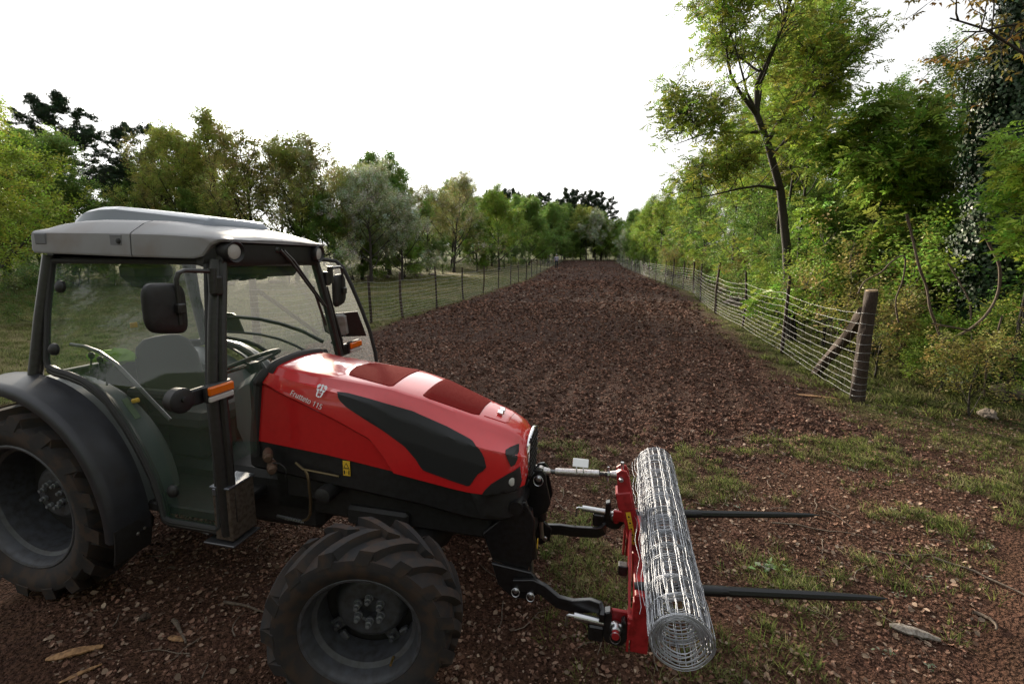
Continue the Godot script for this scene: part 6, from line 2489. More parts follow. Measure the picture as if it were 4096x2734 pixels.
func build_small() -> void:
	boulder(gpoint(7.25, -6.55), Vector3(0.42, 0.34, 0.34), 5, "pale grey boulder among the weeds below the vines")
	boulder(gpoint(6.1, -5.7), Vector3(0.26, 0.2, 0.2), 8, "low pinkish stone half sunk in the leaf litter near the corner post")
	for k in 7:
		var p: Array = [[9.1, -19.3, 0.5], [9.5, -19.9, 0.7], [9.0, -18.4, 0.4], [10.2, -20.6, 0.6], [11.2, -25.0, 0.6], [11.7, -25.6, 0.8], [9.9, -18.9, 0.45]][k]
		boulder(gpoint(p[0], p[1]), Vector3(p[2], p[2] * 0.7, p[2] * 0.8), 20 + k, "pale limestone block in the green behind the fence, " + ORD[k] + " of the scattered ones", "limestone blocks behind the fence")
	for k in 9:
		var p: Array = [[-9.6, -41.0, 1.0], [-8.4, -42.0, 0.8], [-10.8, -40.2, 0.9], [-7.3, -43.2, 0.7], [-12.2, -39.8, 0.8], [-13.4, -38.6, 0.9], [-11.5, -38.8, 0.6], [-16.5, -32.5, 0.8], [-18.5, -30.5, 0.7]][k]
		boulder(gpoint(p[0], p[1]), Vector3(p[2], p[2] * 0.6, p[2] * 0.7), 40 + k, "grey fieldstone from a tumbled wall along the meadow's far edge", "stones of the tumbled meadow wall")
	splinter("wood_splinter", Vector3(-2.3, 0, -2.12), 0.35, 0.24, 0.032, 0.02, M.fresh_wood, "long split sliver of orange wood on the dark soil behind the front wheel", "splinter", 1)
	splinter("wood_splinter", Vector3(-1.84, 0, -2.22), -0.2, 0.1, 0.022, 0.016, M.fresh_wood, "short pale wedge of split wood on the dark soil", "splinter", 2)
	splinter("wood_splinter", Vector3(-2.16, 0, -2.0), 0.75, 0.16, 0.014, 0.012, M.fresh_wood, "thin narrow strip of split wood pointing at the rear wheel", "splinter", 3)
	splinter("wood_block", Vector3(-2.12, 0, -2.36), 0.5, 0.06, 0.02, 0.035, M.post_b, "small brown block of bark-covered wood beside the rear wheel", "wood block", 4)
	splinter("driftwood", Vector3(2.25, 0, -2.27), -0.55, 0.22, 0.035, 0.03, M.grey_wood, "weathered silver-grey piece of split wood lying beyond the tine tips", "wood", 5)
	splinter("bark_strip", Vector3(4.5, 0, -6.6), -0.45, 0.55, 0.04, 0.015, M.fresh_wood, "long pale bark strip on the soil at the foot of the corner post", "bark", 6)
	var st := [[1.16, -1.98, 1.2, 0.14, 0.016, 1.4, "curved brown root lying under the wire roll's end"], [2.05, -3.35, 0.05, 0.62, 0.008, 0.5, "long thin grey stick snaking between the two tines"], [2.55, -3.0, 0.35, 0.5, 0.007, -0.3, "straight pale twig lying past the far tine's tip"], [2.9, -2.9, 0.5, 0.6, 0.011, 0.9, "bent grey branch on the grass patch by the near tine's tip"], [2.7, -2.4, 0.3, 0.16, 0.012, 2.4, "short hooked dark stick behind the silver wood"], [0.85, -5.6, -0.25, 0.55, 0.006, 0.7, "thin curved pale twig on the tilled soil beyond the top link"], [2.3, -5.0, 0.1, 0.6, 0.008, -0.4, "dark straight branch on the tilled soil behind the roll"], [-1.75, -2.5, 0.4, 0.4, 0.009, -0.6, "dark crooked twig lying between the tractor's wheels"], [-1.95, -2.35, 0.6, 0.25, 0.012, 0.3, "short black stick beside the small wood block"], [3.0, -2.25, 0.1, 0.35, 0.008, -0.5, "knotty twig lying in the grass near the silver wood"]]
	for k in st.size():
		var e: Array = st[k]
		stick(Vector2(e[0], e[1]), e[2], e[3], e[4], e[5], 90 + k, e[6])
	herb(Vector2(1.73, -2.82), 0.11, 26, 4, "bright green broad-leaved weed between the two tines", Color(0.08, 0.17, 0.03))
	for k in 9:
		var q: Array = [[2.15, -2.05], [2.0, -2.15], [2.7, -2.7], [2.4, -2.55], [3.4, -3.0], [3.1, -3.5], [0.95, -2.2], [3.3, -4.2], [1.9, -3.6]][k]
		herb(Vector2(q[0], q[1]), 0.05, 12, 130 + k, "small dull green rosette weed on the bare soil", Color(0.06, 0.1, 0.035), "small weeds on the bare soil")
	# the cloth thrown behind the seat
	var nf := noise(1.4, 9, 3)
	var rs := []
	for k in 9:
		var t := k / 8.0
		var ring := []
		for j in 20:
			var a := TAU * j / 20.0
			var w := sin(PI * clampf(t, 0.02, 0.98)) * 0.115 + 0.004
			var q := Vector3(0.25 + cos(a) * w * 1.25, 1.385 + 0.115 * (1.0 - t), 0.3 + sin(a) * w * 0.8)
			q.y = 1.385 + (1.0 - pow(2.0 * t - 1.0, 2.0)) * 0.0 + 0.11 * (1.0 - t)
			q += Vector3(nf.get_noise_3dv(q * 9.0), 0.6 * nf.get_noise_3dv(q * 11.0 + Vector3.ONE * 7), nf.get_noise_3dv(q * 9.0 + Vector3.ONE * 3)) * 0.05
			ring.append(q)
		rs.append(ring)
	var cl := put("work_cloth", Mb.new().rings(rs).mesh(70.0), mk(lin(0.16, 0.3, 0.03), 0.95))
	tag(cl, "crumpled lime green cloth lying inside the tractor cab", "cloth")
	cl.transform = tractor_frame()

const ORD := ["first", "second", "third", "fourth", "fifth", "sixth", "seventh", "eighth", "ninth", "tenth", "eleventh", "twelfth", "thirteenth", "fourteenth", "fifteenth", "sixteenth"]

func build_woods() -> void:
	var G0 := Color(0.085, 0.125, 0.02)
	var G1 := Color(0.15, 0.18, 0.03)
	var cfg_ash := {"limbs": 16, "limb_len": 2.9, "limb_from": 0.13, "limb_ang": 1.2, "top_ang": 0.45, "subs": 7, "twigs": 5, "twig_len": 0.46, "leaves": 2, "leaf": 1.1, "thick": 1.0, "up": 0.05, "wander": 0.13, "shape": 0.45, "jit": 0.05}
	# the ash with the dark forked trunk, traced from the photograph
	var tp := func(x: float, y: float, d: float) -> Vector3: return at_px(2500.0 + x / 1.3064, y / 1.3064, d)
	var base := gpoint(6.75, -11.0)
	var rel := func(a: Array) -> PackedVector3Array:
		var o := PackedVector3Array()
		for q in a:
			o.append(tp.call(q[0], q[1], q[2]) - base)
		return o
	var stem: PackedVector3Array = rel.call([[880, 1600, 11.0], [845, 1290, 11.0], [815, 1000, 10.9], [745, 740, 10.8], [690, 600, 10.7], [690, 440, 10.7], [770, 270, 10.6], [830, 120, 10.6], [860, 0, 10.6], [870, -120, 10.6]])
	stem[0] = Vector3(0, -0.2, 0)
	var c1 := grow(101, stem, 0.105, cfg_ash.merged({"limbs": 11, "limb_len": 2.0, "limb_from": 0.3, "twigs": 4, "leaves": 2, "leaf": 0.9, "thick": 1.5, "bare": 0.12}, true))
	var l1: PackedVector3Array = rel.call([[690, 600, 10.7], [600, 480, 10.6], [555, 400, 10.5], [530, 260, 10.4], [560, 130, 10.4], [560, 20, 10.4]])
	var c2 := grow(102, l1, 0.045, cfg_ash.merged({"limbs": 9, "limb_len": 1.6, "limb_from": 0.2, "twigs": 4, "leaves": 2, "leaf": 0.9, "thick": 1.5, "bare": 0.12}, true))
	var l2: PackedVector3Array = rel.call([[800, 985, 10.9], [700, 970, 10.6], [600, 985, 10.2], [450, 1020, 9.9], [330, 1040, 9.6]])
	var c3 := grow(103, l2, 0.035, cfg_ash.merged({"limbs": 8, "limb_len": 1.2, "limb_from": 0.25, "limb_ang": 0.9, "twigs": 4, "leaves": 2, "leaf": 0.9, "thick": 1.5, "bare": 0.12}, true))
	var l3: PackedVector3Array = rel.call([[745, 740, 10.8], [850, 560, 10.9], [960, 490, 11.1], [1080, 430, 11.3], [1180, 380, 11.5]])
	var c4 := grow(104, l3, 0.045, cfg_ash.merged({"limbs": 8, "limb_len": 1.5, "limb_from": 0.25, "twigs": 4, "leaves": 2, "leaf": 0.9, "thick": 1.5, "bare": 0.12}, true))
	var l4: PackedVector3Array = rel.call([[700, 690, 10.8], [590, 690, 10.6], [450, 690, 10.4], [330, 730, 10.2], [250, 760, 10.1]])
	var c5 := grow(105, l4, 0.03, cfg_ash.merged({"limbs": 8, "limb_len": 1.3, "limb_from": 0.2, "twigs": 4, "leaves": 2, "leaf": 0.9, "thick": 1.5, "bare": 0.12}, true))
	var big := species(joined_crown([c1, c2, c3, c4, c5]), "ash", G0, G1, 0.05)
	plant("ash_tree", "tall airy ash with a dark forked trunk rising behind the second fence stake", big, base, 0.0, 1.0)
	print("main ash leaves ", big.crown.instance_count)
	# ---- kinds
	var ash_a := species(grow(201, straight_trunk(8.0, 1, 0.05), 0.085, cfg_ash), "ash", G0, G1, 0.04)
	var ash_b := species(grow(202, straight_trunk(7.0, 2, 0.09, Vector3(-0.12, 0, 0.03)), 0.075, cfg_ash.merged({"limbs": 12, "limb_len": 2.4}, true)), "ash", Color(0.06, 0.1, 0.022), Color(0.1, 0.145, 0.03), 0.02)
	var dark := species(grow(203, straight_trunk(8.5, 3, 0.05), 0.1, cfg_ash.merged({"limbs": 18, "limb_from": 0.06, "leaf": 1.7, "leaves": 3, "limb_len": 2.8}, true)), "small", Color(0.06, 0.1, 0.022), Color(0.1, 0.14, 0.03))
	var hed := {"limbs": 22, "limb_len": 5.0, "limb_from": 0.07, "limb_ang": 1.25, "top_ang": 0.4, "subs": 8, "twigs": 5, "twig_len": 0.7, "leaves": 3, "leaf": 2.4, "thick": 1.6, "up": 0.07, "wander": 0.14, "shape": 0.42, "jit": 0.14}
	var green := species(grow(211, straight_trunk(7.5, 4, 0.06), 0.16, hed.merged({"leaves": 4}, true)), "small", Color(0.085, 0.13, 0.02), Color(0.13, 0.175, 0.03))
	var deep := species(grow(212, straight_trunk(8.0, 5, 0.05), 0.16, hed.merged({"leaves": 4, "leaf": 2.7}, true)), "small", Color(0.065, 0.11, 0.024), Color(0.1, 0.15, 0.034))
	var olive := species(grow(213, straight_trunk(8.5, 6, 0.07), 0.17, hed.merged({"limb_ang": 1.0, "leaves": 3, "leaf": 1.9, "bare": 0.1, "limb_from": 0.12}, true)), "small", Color(0.13, 0.155, 0.034), Color(0.19, 0.205, 0.045))
	var olive_b := species(grow(214, straight_trunk(8.0, 7, 0.09), 0.16, hed.merged({"limb_ang": 1.05, "leaves": 3, "leaf": 1.8, "bare": 0.2, "limb_from": 0.12}, true)), "small", Color(0.125, 0.13, 0.04), Color(0.18, 0.172, 0.055))
	var pear := species(grow(215, straight_trunk(7.0, 8, 0.1), 0.15, hed.merged({"leaves": 4, "leaf": 1.9, "limb_from": 0.12}, true)), "small", Color(0.09, 0.12, 0.04), Color(0.15, 0.17, 0.07), 0.42)
	var grey := species(grow(216, straight_trunk(8.0, 9, 0.09), 0.17, hed.merged({"leaves": 3, "leaf": 1.9, "limb_from": 0.12, "bare": 0.1}, true)), "small", Color(0.14, 0.145, 0.055), Color(0.2, 0.195, 0.08), 0.1)
	var pcfg := {"limbs": 30, "limb_len": 5.2, "limb_from": 0.22, "limb_ang": 1.5, "top_ang": 1.0, "subs": 8, "twigs": 4, "twig_len": 0.45, "leaves": 3, "leaf": 2.0, "thick": 1.8, "up": 0.025, "wander": 0.1, "shape": 0.35, "jit": 0.08, "twig_up": 0.35}
	var pine := species(grow(221, straight_trunk(13.0, 10, 0.02), 0.24, pcfg), "needle", Color(0.016, 0.03, 0.016), Color(0.03, 0.045, 0.022))
	var pine_b := species(grow(222, straight_trunk(13.0, 11, 0.05), 0.24, pcfg.merged({"limbs": 20, "limb_from": 0.42, "shape": 0.6, "limb_len": 4.4}, true)), "needle", Color(0.016, 0.028, 0.016), Color(0.028, 0.042, 0.022))
	var sunny := species(grow(217, straight_trunk(7.5, 17, 0.06), 0.16, hed), "small", Color(0.115, 0.155, 0.022), Color(0.17, 0.2, 0.03))
	var bcfg := {"limbs": 9, "limb_len": 1.0, "limb_from": 0.05, "limb_ang": 0.9, "top_ang": 0.4, "subs": 5, "twigs": 4, "twig_len": 0.25, "leaves": 3, "leaf": 0.9, "thick": 0.8, "up": 0.03, "wander": 0.16, "shape": 0.7, "jit": 0.05}
	var bush := species(grow(231, straight_trunk(1.0, 12, 0.1), 0.025, bcfg), "small", Color(0.07, 0.12, 0.02), Color(0.13, 0.18, 0.03))
	var bush_d := species(grow(232, straight_trunk(1.1, 13, 0.1), 0.025, bcfg), "small", Color(0.035, 0.065, 0.016), Color(0.07, 0.1, 0.025))
	var bush_o := species(grow(233, straight_trunk(0.9, 14, 0.1), 0.02, bcfg.merged({"bare": 0.45}, true)), "small", Color(0.09, 0.09, 0.025), Color(0.14, 0.13, 0.04))
	var hazel := species(grow(234, straight_trunk(3.6, 15, 0.08), 0.045, cfg_ash.merged({"limbs": 18, "limb_from": 0.03, "limb_len": 1.9, "limb_ang": 1.1, "twig_len": 0.35, "shape": 0.5, "leaves": 3}, true)), "ash", Color(0.075, 0.125, 0.02), Color(0.125, 0.175, 0.03), 0.02)
	var hazel_d := species(grow(235, straight_trunk(4.2, 16, 0.08), 0.05, cfg_ash.merged({"limbs": 18, "limb_from": 0.03, "limb_len": 2.0, "limb_ang": 1.1, "twig_len": 0.35, "shape": 0.5, "leaves": 3}, true)), "small", Color(0.045, 0.085, 0.018), Color(0.085, 0.13, 0.026))
	print("kinds ready")
	# ---- woods on the right of the strip
	var grp := "ashes along the woods' edge"
	var k := 0
	for q in [[10.3, -9.9, 0.3, 0.72], [8.9, -14.2, 2.0, 0.78], [9.6, -17.3, 4.2, 0.9], [10.8, -20.8, 5.5, 0.95], [12.0, -24.3, 1.1, 0.95], [12.8, -28.0, 3.0, 0.95], [13.6, -32.4, 0.2, 0.9], [13.9, -37.2, 5.0, 0.9], [14.6, -42.4, 2.6, 0.9], [15.3, -48.5, 4.4, 0.95]]:
		plant("ash_tree", "young thin-stemmed ash behind the netting, " + ORD[k] + " from the corner post", ash_a if k % 2 else ash_b, gpoint(q[0], q[1]), q[2], q[3], grp)
		k += 1
	var pole := species(grow(236, straight_trunk(7.6, 21, 0.06, Vector3(-0.1, 0, 0.02)), 0.06, cfg_ash.merged({"limbs": 9, "limb_from": 0.45, "limb_len": 2.0, "limb_ang": 0.9}, true)), "ash", G0, G1, 0.03)
	k = 0
	for q in [[7.35, -11.9, 0.0], [7.7, -13.3, 0.5], [8.5, -15.0, 0.3], [9.3, -18.2, 0.9], [10.4, -22.0, 0.2]]:
		plant("pole_tree", "slim bare stem with leaves only high up, " + ORD[k] + " such from the corner post", pole, gpoint(q[0], q[1]), q[2], 0.9 + 0.1 * (k % 3), "slim leaning stems at the woods' edge")
		k += 1
	grp = "dark trees filling the woods"
	for q in [[10.6, -11.5, 0.0, 1.1], [12.4, -15.2, 1.0, 1.15], [13.9, -20.0, 2.0, 1.1], [15.6, -26.0, 3.0, 1.1], [16.9, -33.0, 4.0, 1.1], [18.2, -41.0, 5.0, 1.1], [11.0, -7.2, 0.6, 1.15], [14.0, -10.5, 3.3, 1.2], [16.8, -15.5, 4.4, 1.2], [19.0, -22.0, 5.6, 1.2], [19.8, -51.0, 1.0, 1.15]]:
		plant("woodland_tree", "low small-leaved tree standing inside the woods behind the ashes", dark, gpoint(q[0], q[1]), q[2], q[3] * 0.66, grp)
	for q in [[16.9, -56.0, 1.0, 0.85], [18.4, -63.0, 2.5, 0.8], [20.0, -71.5, 4.5, 0.8]]:
		plant("bright_tree", "light green round-crowned tree at the far part of the woods' edge", green, gpoint(q[0], q[1]), q[2], q[3], "light green trees far along the edge")
	k = 0
	for q in [[9.6, -9.0], [8.1, -10.4], [8.0, -12.6], [9.9, -13.2], [8.8, -15.4], [10.6, -16.6], [10.1, -18.6], [12.2, -19.6], [11.5, -22.4], [13.6, -23.8], [13.0, -26.3], [14.6, -29.0], [14.4, -34.6], [15.4, -39.5], [16.4, -45.0], [16.4, -51.5]]:
		plant("hazel_shrub", ("tall light green feather-leaved shrub at the woods' edge, " if k % 2 else "tall darker small-leaved shrub at the woods' edge, ") + ORD[k / 2] + " from the corner post", hazel if k % 2 else hazel_d, gpoint(q[0], q[1]), k * 1.3, 1.0 + 0.25 * sin(k * 2.2), "light green tall shrubs behind the fence" if k % 2 else "darker tall shrubs behind the fence", null, "shrub")
		k += 1
	# ivy-clad trunks by the corner
	ivy_tree("ivy_tree", "thick trunk wholly wrapped in glossy dark ivy beside the vines", Vector2(7.75, -7.5), 8.5, 0.62, 411, 5200)
	ivy_tree("ivy_tree", "ivy-wrapped trunk half hidden behind the other ivy trunk", Vector2(9.9, -9.4), 9.0, 0.9, 412, 4200)
	# walnut reaching in from outside the frame, leaves just opening
	var wt := grow(241, PackedVector3Array([Vector3(0, -0.2, 0), Vector3(-0.1, 1.2, 0), Vector3(-0.15, 2.4, 0), Vector3(-0.4, 3.4, -0.05), Vector3(-0.9, 4.3, -0.1), Vector3(-1.4, 5.2, -0.2), Vector3(-1.8, 6.2, -0.2)]), 0.12, {"limbs": 10, "limb_len": 2.6, "limb_from": 0.45, "limb_ang": 1.3, "top_ang": 0.7, "subs": 5, "twigs": 4, "twig_len": 0.4, "leaves": 3, "leaf": 0.62, "thick": 1.2, "up": -0.01, "wander": 0.12, "shape": 0.7, "jit": 0.02, "pull": Vector3(-0.5, 0, 0.0), "bare": 0.15, "twig_from": 0.4})
	var wal := species(wt, "walnut", Color(0.11, 0.065, 0.016), Color(0.13, 0.12, 0.028))
	plant("walnut_tree", "tree with sparse bronze-yellow young leaves reaching over the corner", wal, gpoint(8.3, -6.2), 0.0, 1.0)
	var sprig := species(grow(242, PackedVector3Array([Vector3(0, -0.2, 0), Vector3(-0.1, 0.8, 0), Vector3(-0.3, 1.6, 0.05), Vector3(-0.6, 2.3, 0.1), Vector3(-0.8, 2.8, 0.1)]), 0.04, {"limbs": 8, "limb_len": 1.0, "limb_from": 0.5, "limb_ang": 1.2, "top_ang": 0.7, "subs": 4, "twigs": 4, "twig_len": 0.25, "leaves": 3, "leaf": 0.8, "thick": 0.8, "up": 0.02, "wander": 0.1, "shape": 0.8, "jit": 0.03}), "ash", Color(0.09, 0.145, 0.018), Color(0.13, 0.18, 0.026))
	plant("elder_shrub", "young shrub with vivid lime green leaves in front of the ivy trunk", sprig, gpoint(7.0, -6.3), 0.5, 1.0, "", null, "shrub")
	# undergrowth behind the fence
	var rg := RandomNumberGenerator.new()
	rg.seed = 640
	for i in 34:
		var z := -6.8 - pow(i / 33.0, 1.5) * 44.0
		var x := along(XR, z) + 1.5 + rg.randf() * 2.2 + (0.6 if i % 2 else 0.0)
		if z > -8.2:
			x += 0.6
		var sp: Dictionary = [bush, bush_d, bush_o][i % 3]
		plant("undergrowth_bush", ["fresh green low bush behind the netting, ", "dark green low bush behind the netting, ", "thin olive twiggy bush behind the netting, "][i % 3] + ORD[i / 3] + " from the corner post", sp, gpoint(x, z), rg.randf() * TAU, rg.randf_range(1.0, 1.8), ["green bushes behind the fence", "dark bushes behind the fence", "olive bushes behind the fence"][i % 3], null, "bush")
	plant("bramble_bush", "yellowish small-leaved bush beside the corner post", bush_o, gpoint(5.95, -5.75), 0.4, 0.8, "", null, "bush")
	plant("green_bush", "vivid green low bush under the hanging vines", bush, gpoint(6.6, -6.9), 1.4, 0.75, "", null, "bush")
	plant("thorn_bush", "grey twiggy almost leafless thicket behind the corner post", bush_o, gpoint(6.2, -7.7), 2.4, 1.1, "", null, "bush")
	# vines
	var v7 := func(x: float, y: float, d: float) -> Array: return [2400.0 + x / 1.385, 900.0 + y / 1.385, d - 0.55]
	vine("woody_vine", "long looping vine that droops and curves back up to the ivy", [v7.call(2100, -20, 6.9), v7.call(2160, 110, 6.9), v7.call(2215, 230, 6.8), v7.call(2205, 380, 6.8), v7.call(2130, 510, 6.7), v7.call(2010, 600, 6.7), v7.call(1890, 630, 6.7), v7.call(1800, 600, 6.8)], 0.017)
	vine("woody_vine", "upright kinked vine stem between the corner post and the ivy", [v7.call(1700, -60, 7.1), v7.call(1730, 60, 7.1), v7.call(1770, 230, 7.0), v7.call(1810, 340, 7.0), v7.call(1830, 460, 6.9), v7.call(1870, 570, 6.9), v7.call(1910, 700, 6.9)], 0.016)
	vine("woody_vine", "thin vine rising slantwise to a crook above the corner post", [v7.call(1430, 380, 7.2), v7.call(1470, 310, 7.2), v7.call(1560, 260, 7.1), v7.call(1620, 200, 7.1), v7.call(1690, 175, 7.0), v7.call(1680, 300, 7.0), v7.call(1640, 420, 7.0), v7.call(1660, 560, 7.0)], 0.01)
	vine("woody_vine", "straight pale dead branch lying across the vines", [v7.call(1840, 545, 6.75), v7.call(1950, 565, 6.7), v7.call(2060, 585, 6.7)], 0.016)
	vine("woody_vine", "slender wavy vine hanging down to the leaf litter beside the boulder", [v7.call(2230, 500, 6.6), v7.call(2190, 640, 6.6), v7.call(2150, 760, 6.6), v7.call(2135, 860, 6.6), v7.call(2130, 960, 6.6)], 0.01)
	vine("woody_vine", "thin leaning vine stem in the shade between the looping ones", [v7.call(1930, 210, 7.4), v7.call(1990, 310, 7.3), v7.call(2050, 430, 7.2), v7.call(2055, 570, 7.1)], 0.012)
	# ---- left of the strip, beyond the meadow
	var lg := "trees beyond the meadow"
	for q in [["olive_tree", "olive-leaved spreading tree behind the tractor cab's roof", olive, -21.3, -36.0, 0.2, 1.22], ["olive_tree", "second olive-leaved tree whose crown catches the low sun", olive, -17.0, -37.0, 2.4, 1.12], ["olive_tree", "twiggy brownish tree with thin foliage between pine and olive-leaved trees", olive_b, -26.0, -38.0, 1.0, 1.15], ["olive_tree", "olive-leaved tree filling the gap between the two spreading ones", olive_b, -19.3, -35.0, 3.1, 1.1], ["olive_tree", "yellowish olive tree next to the towering pine", olive, -24.6, -35.5, 4.7, 1.12], ["grey_tree", "thin-leaved grey-green tree in front of the sunlit crown", grey, -15.6, -35.5, 2.2, 1.0], ["olive_tree", "low olive tree between the grey-green tree and the blossom", olive, -12.0, -37.5, 1.7, 0.85], ["grey_tree", "greyish thin-leaved tree beyond the sunlit crown", grey, -13.8, -37.0, 4.0, 1.05], ["pear_tree", "pear tree in white blossom leaning over the tumbled wall", pear, -10.4, -34.5, 1.3, 0.92], ["pear_tree", "smaller white-flowering tree standing next to the leaning blossom tree", pear, -8.6, -36.5, 3.6, 0.75], ["grey_tree", "wide greyish tree with several dark stems on the meadow", grey, -6.2, -50.0, 0.6, 1.05], ["olive_tree", "low broad olive-leaved tree beside the wide greyish tree", olive_b, -9.4, -52.0, 2.9, 0.95], ["bright_tree", "bright yellow-green tree with a clean round crown at the meadow's end", green, -1.6, -58.0, 2.0, 1.0], ["deep_tree", "deep green round tree behind the fence's far end", deep, 2.6, -72.0, 0.4, 1.0], ["deep_tree", "dark green tree next to the round one at the strip's far end", deep, 6.5, -84.0, 2.2, 1.05], ["deep_tree", "dark tree closing the far end of the strip beyond the stakes", deep, 11.5, -104.0, 3.2, 1.2], ["pear_tree", "white-blossoming tree at the strip's far end by the woods", pear, 17.4, -98.0, 5.2, 1.1], ["olive_tree", "pale olive tree just before the far white-blossoming tree", olive, 14.6, -100.0, 4.1, 1.1], ["pear_tree", "white-flowering shrub-like tree on the woods' edge near the far end", pear, 19.5, -80.0, 0.9, 0.65]]:
		plant(q[0], q[1], q[2], gpoint(q[3], q[4]), q[5], q[6])
	# the woods behind them
	rg.seed = 77
	for q in [[-32.0, -33.0, 0], [-37.0, -37.0, 0], [-43.0, -40.0, 0], [-28.0, -42.0, 1], [-22.0, -45.0, 1], [-34.0, -45.0, 0], [-17.0, -47.0, 1], [-12.0, -46.0, 0], [-48.0, -46.0, 0], [-40.0, -50.0, 0], [-15.0, -56.0, 1], [-8.0, -62.0, 0], [-3.0, -70.0, 0], [-6.0, -80.0, 0], [0.5, -86.0, 0], [3.5, -97.0, 0], [8.0, -108.0, 0], [15.0, -112.0, 0], [20.5, -108.0, 0], [24.5, -98.0, 0], [-20.0, -64.0, 0], [-13.0, -74.0, 0], [-36.0, -58.0, 0], [-28.0, -70.0, 0], [-20.0, -84.0, 0], [-12.0, -94.0, 0], [-6.0, -104.0, 0], [-28.0, -98.0, 0], [-16.0, -108.0, 0], [0.5, -110.0, 0], [28.0, -110.0, 0], [34.0, -104.0, 0], [30.0, -90.0, 0], [26.5, -80.0, 0], [24.0, -66.0, 0], [-52.0, -36.0, 0], [-46.0, -32.0, 0], [-38.0, -29.0, 0]]:
		plant("backwood_tree", "dark green tree in the woods behind the meadow's edge trees" if q[2] == 0 else "olive-brown tree in the woods behind the meadow's edge trees", deep if q[2] == 0 else olive_b, gpoint(q[0], q[1]), rg.randf() * TAU, rg.randf_range(0.95, 1.2), "dark woods behind the meadow" if q[2] == 0 else "olive-brown woods behind the meadow")
	for q in [["yellow_tree", "sunlit yellow-green tree at the meadow's near end past the cab's rear", sunny, -24.0, -20.5, 0.5, 0.98], ["yellow_tree", "taller yellow-green tree next to the one past the cab's rear", sunny, -28.5, -25.0, 2.5, 1.1]]:
		plant(q[0], q[1], q[2], gpoint(q[3], q[4]), q[5], q[6])
	# shrubs closing the foot of the tree line
	k = 0
	for q in [[-26.0, -30.5], [-23.0, -33.5], [-20.5, -33.0], [-18.0, -34.5], [-15.5, -35.0], [-13.0, -34.0], [-11.2, -37.5], [-29.0, -32.0], [-33.0, -30.5], [-9.2, -40.0], [-6.8, -46.0], [-9.5, -48.5], [-4.0, -53.0], [-1.0, -61.0], [2.0, -68.0], [5.0, -78.0], [8.5, -90.0], [10.5, -100.0], [13.0, -101.5], [16.0, -102.0], [19.0, -101.0], [21.5, -95.0], [20.5, -86.0], [19.2, -75.0], [17.8, -66.5], [16.6, -59.0], [7.0, -99.0], [22.5, -103.0], [9.5, -104.0], [12.0, -106.5], [14.5, -107.0], [17.0, -107.5], [19.8, -106.0], [5.0, -96.0], [2.5, -90.0], [0.0, -80.0], [6.0, -97.5], [7.8, -98.5], [9.4, -98.0], [11.2, -98.8], [12.8, -98.2], [15.6, -98.6], [18.6, -98.0], [20.4, -98.6], [22.6, -97.5]]:
		plant("hedge_shrub", "shrub at the foot of the trees round the meadow and strip end, " + ("light green" if k % 3 == 0 else "dark green"), hazel if k % 3 == 0 else hazel_d, gpoint(q[0], q[1]), k * 2.1, (1.0 + 0.3 * sin(k * 1.7)) * (1.5 if q[1] < -85.0 else 1.0), "light hedge shrubs" if k % 3 == 0 else "dark hedge shrubs", null, "shrub")
		k += 1
	# woods round the clearing behind the viewer, seen only as reflections and shade
	k = 0
	for q in [[-14.0, 9.0], [-8.0, 11.5], [-2.0, 12.5], [4.5, 11.5], [10.0, 8.5], [13.0, 3.0], [-19.0, 4.0], [1.0, 17.0], [-6.0, 18.0]]:
		plant("clearing_tree", "tree at the edge of the clearing opposite the tilled strip", deep if k % 2 else green, gpoint(q[0], q[1]), k * 1.1, 1.0, "trees of the clearing opposite the strip")
		k += 1
	plant("pine_tree", "broad old pine towering over the woods with a flat top", pine, gpoint(-41.0, -44.0), 0.4, 1.12)
	plant("pine_tree", "lower dense pine next to the towering flat-topped pine", pine_b, gpoint(-33.0, -43.0), 1.9, 0.92)
	plant("pine_tree", "slim pine poking out between the olive-leaved trees", pine_b, gpoint(-30.0, -47.0), 3.2, 0.85)
	k = 0
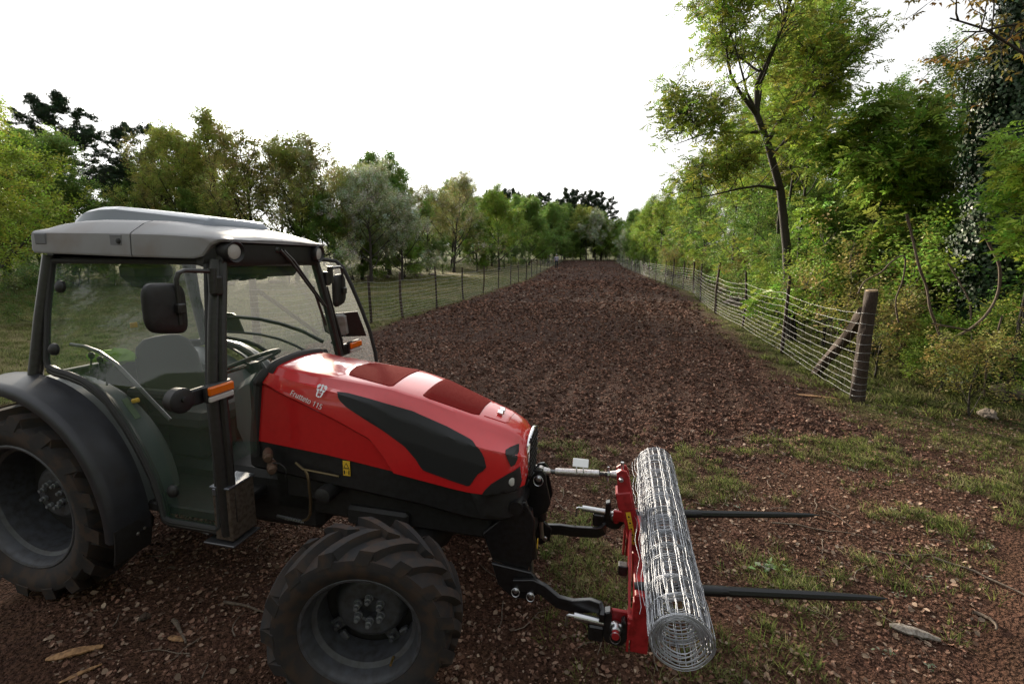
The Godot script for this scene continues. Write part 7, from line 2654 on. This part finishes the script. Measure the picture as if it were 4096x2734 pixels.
	for q in [[-24.5, -112.0, 1.12], [-17.5, -118.0, 0.95], [-13.0, -118.0, 1.0], [-9.5, -116.0, 1.05], [-4.5, -114.0, 1.1], [-1.0, -116.0, 1.15], [2.5, -118.0, 1.1], [7.0, -114.0, 1.08], [10.5, -118.0, 0.95], [14.0, -115.0, 1.15], [17.0, -118.0, 1.08], [20.0, -116.0, 1.12], [23.5, -118.0, 1.0]]:
		plant("pine_tree", "skyline pine beyond the strip, " + ORD[k] + " counted from the meadow side", pine if k % 2 else pine_b, gpoint(q[0], q[1]), q[0], q[2], "pines on the skyline")
		k += 1
	for q in [[-14.4, -13.8, 1.0], [-12.5, -37.0, 1.8], [-16.0, -33.5, 1.6], [-19.5, -31.5, 1.8], [-23.5, -31.0, 2.0], [-27.5, -29.5, 2.0], [-3.0, -54.0, 1.6], [-8.0, -45.0, 1.8], [0.8, -64.0, 1.6], [-31.5, -29.0, 2.2]]:
		plant("meadow_bush", "dark low bush at the edge of the meadow" if q[2] > 1.1 else "lone dark bush on the meadow past the rear wheel", bush_d, gpoint(q[0], q[1]), q[0], q[2] * 1.1, "bushes at the meadow's edge" if q[2] > 1.1 else "", null, "bush")

func ivy_tree(called: String, label: String, at: Vector2, h: float, r: float, seed_: int, n: int) -> void:
	var c := Crown.new()
	c.r.seed = seed_
	var tr := straight_trunk(h, seed_, 0.03)
	var rad := PackedFloat32Array()
	for k in tr.size():
		rad.append(lerpf(0.17, 0.05, k / 8.0))
	c.tm.tube(tr, rad, 10)
	var nf := noise(0.6, seed_, 3)
	for k in n:
		var t := c.r.randf()
		var q := on_path(tr, t)
		var a := c.r.randf() * TAU
		var bulge := r * (0.75 + 0.55 * nf.get_noise_2d(a * 1.2, t * h)) * (1.0 - 0.35 * t) * sqrt(c.r.randf_range(0.35, 1.0))
		var out := Vector3(cos(a), 0, sin(a))
		var b := Basis(out.cross(Vector3.UP).normalized() * -1.0, Vector3.UP, out) * Basis(Vector3.UP, c.r.randf_range(-0.6, 0.6)) * Basis(Vector3.RIGHT, c.r.randf_range(-0.4, 0.4))
		var s := c.r.randf_range(0.75, 1.15)
		c.xf.append(Transform3D(b * Basis.from_scale(Vector3.ONE * s), q[0] + out * bulge))
	plant(called, label, species(c, "ivy", Color(0.016, 0.034, 0.013), Color(0.03, 0.055, 0.02)), gpoint(at.x, at.y), 0.0, 1.0, "")
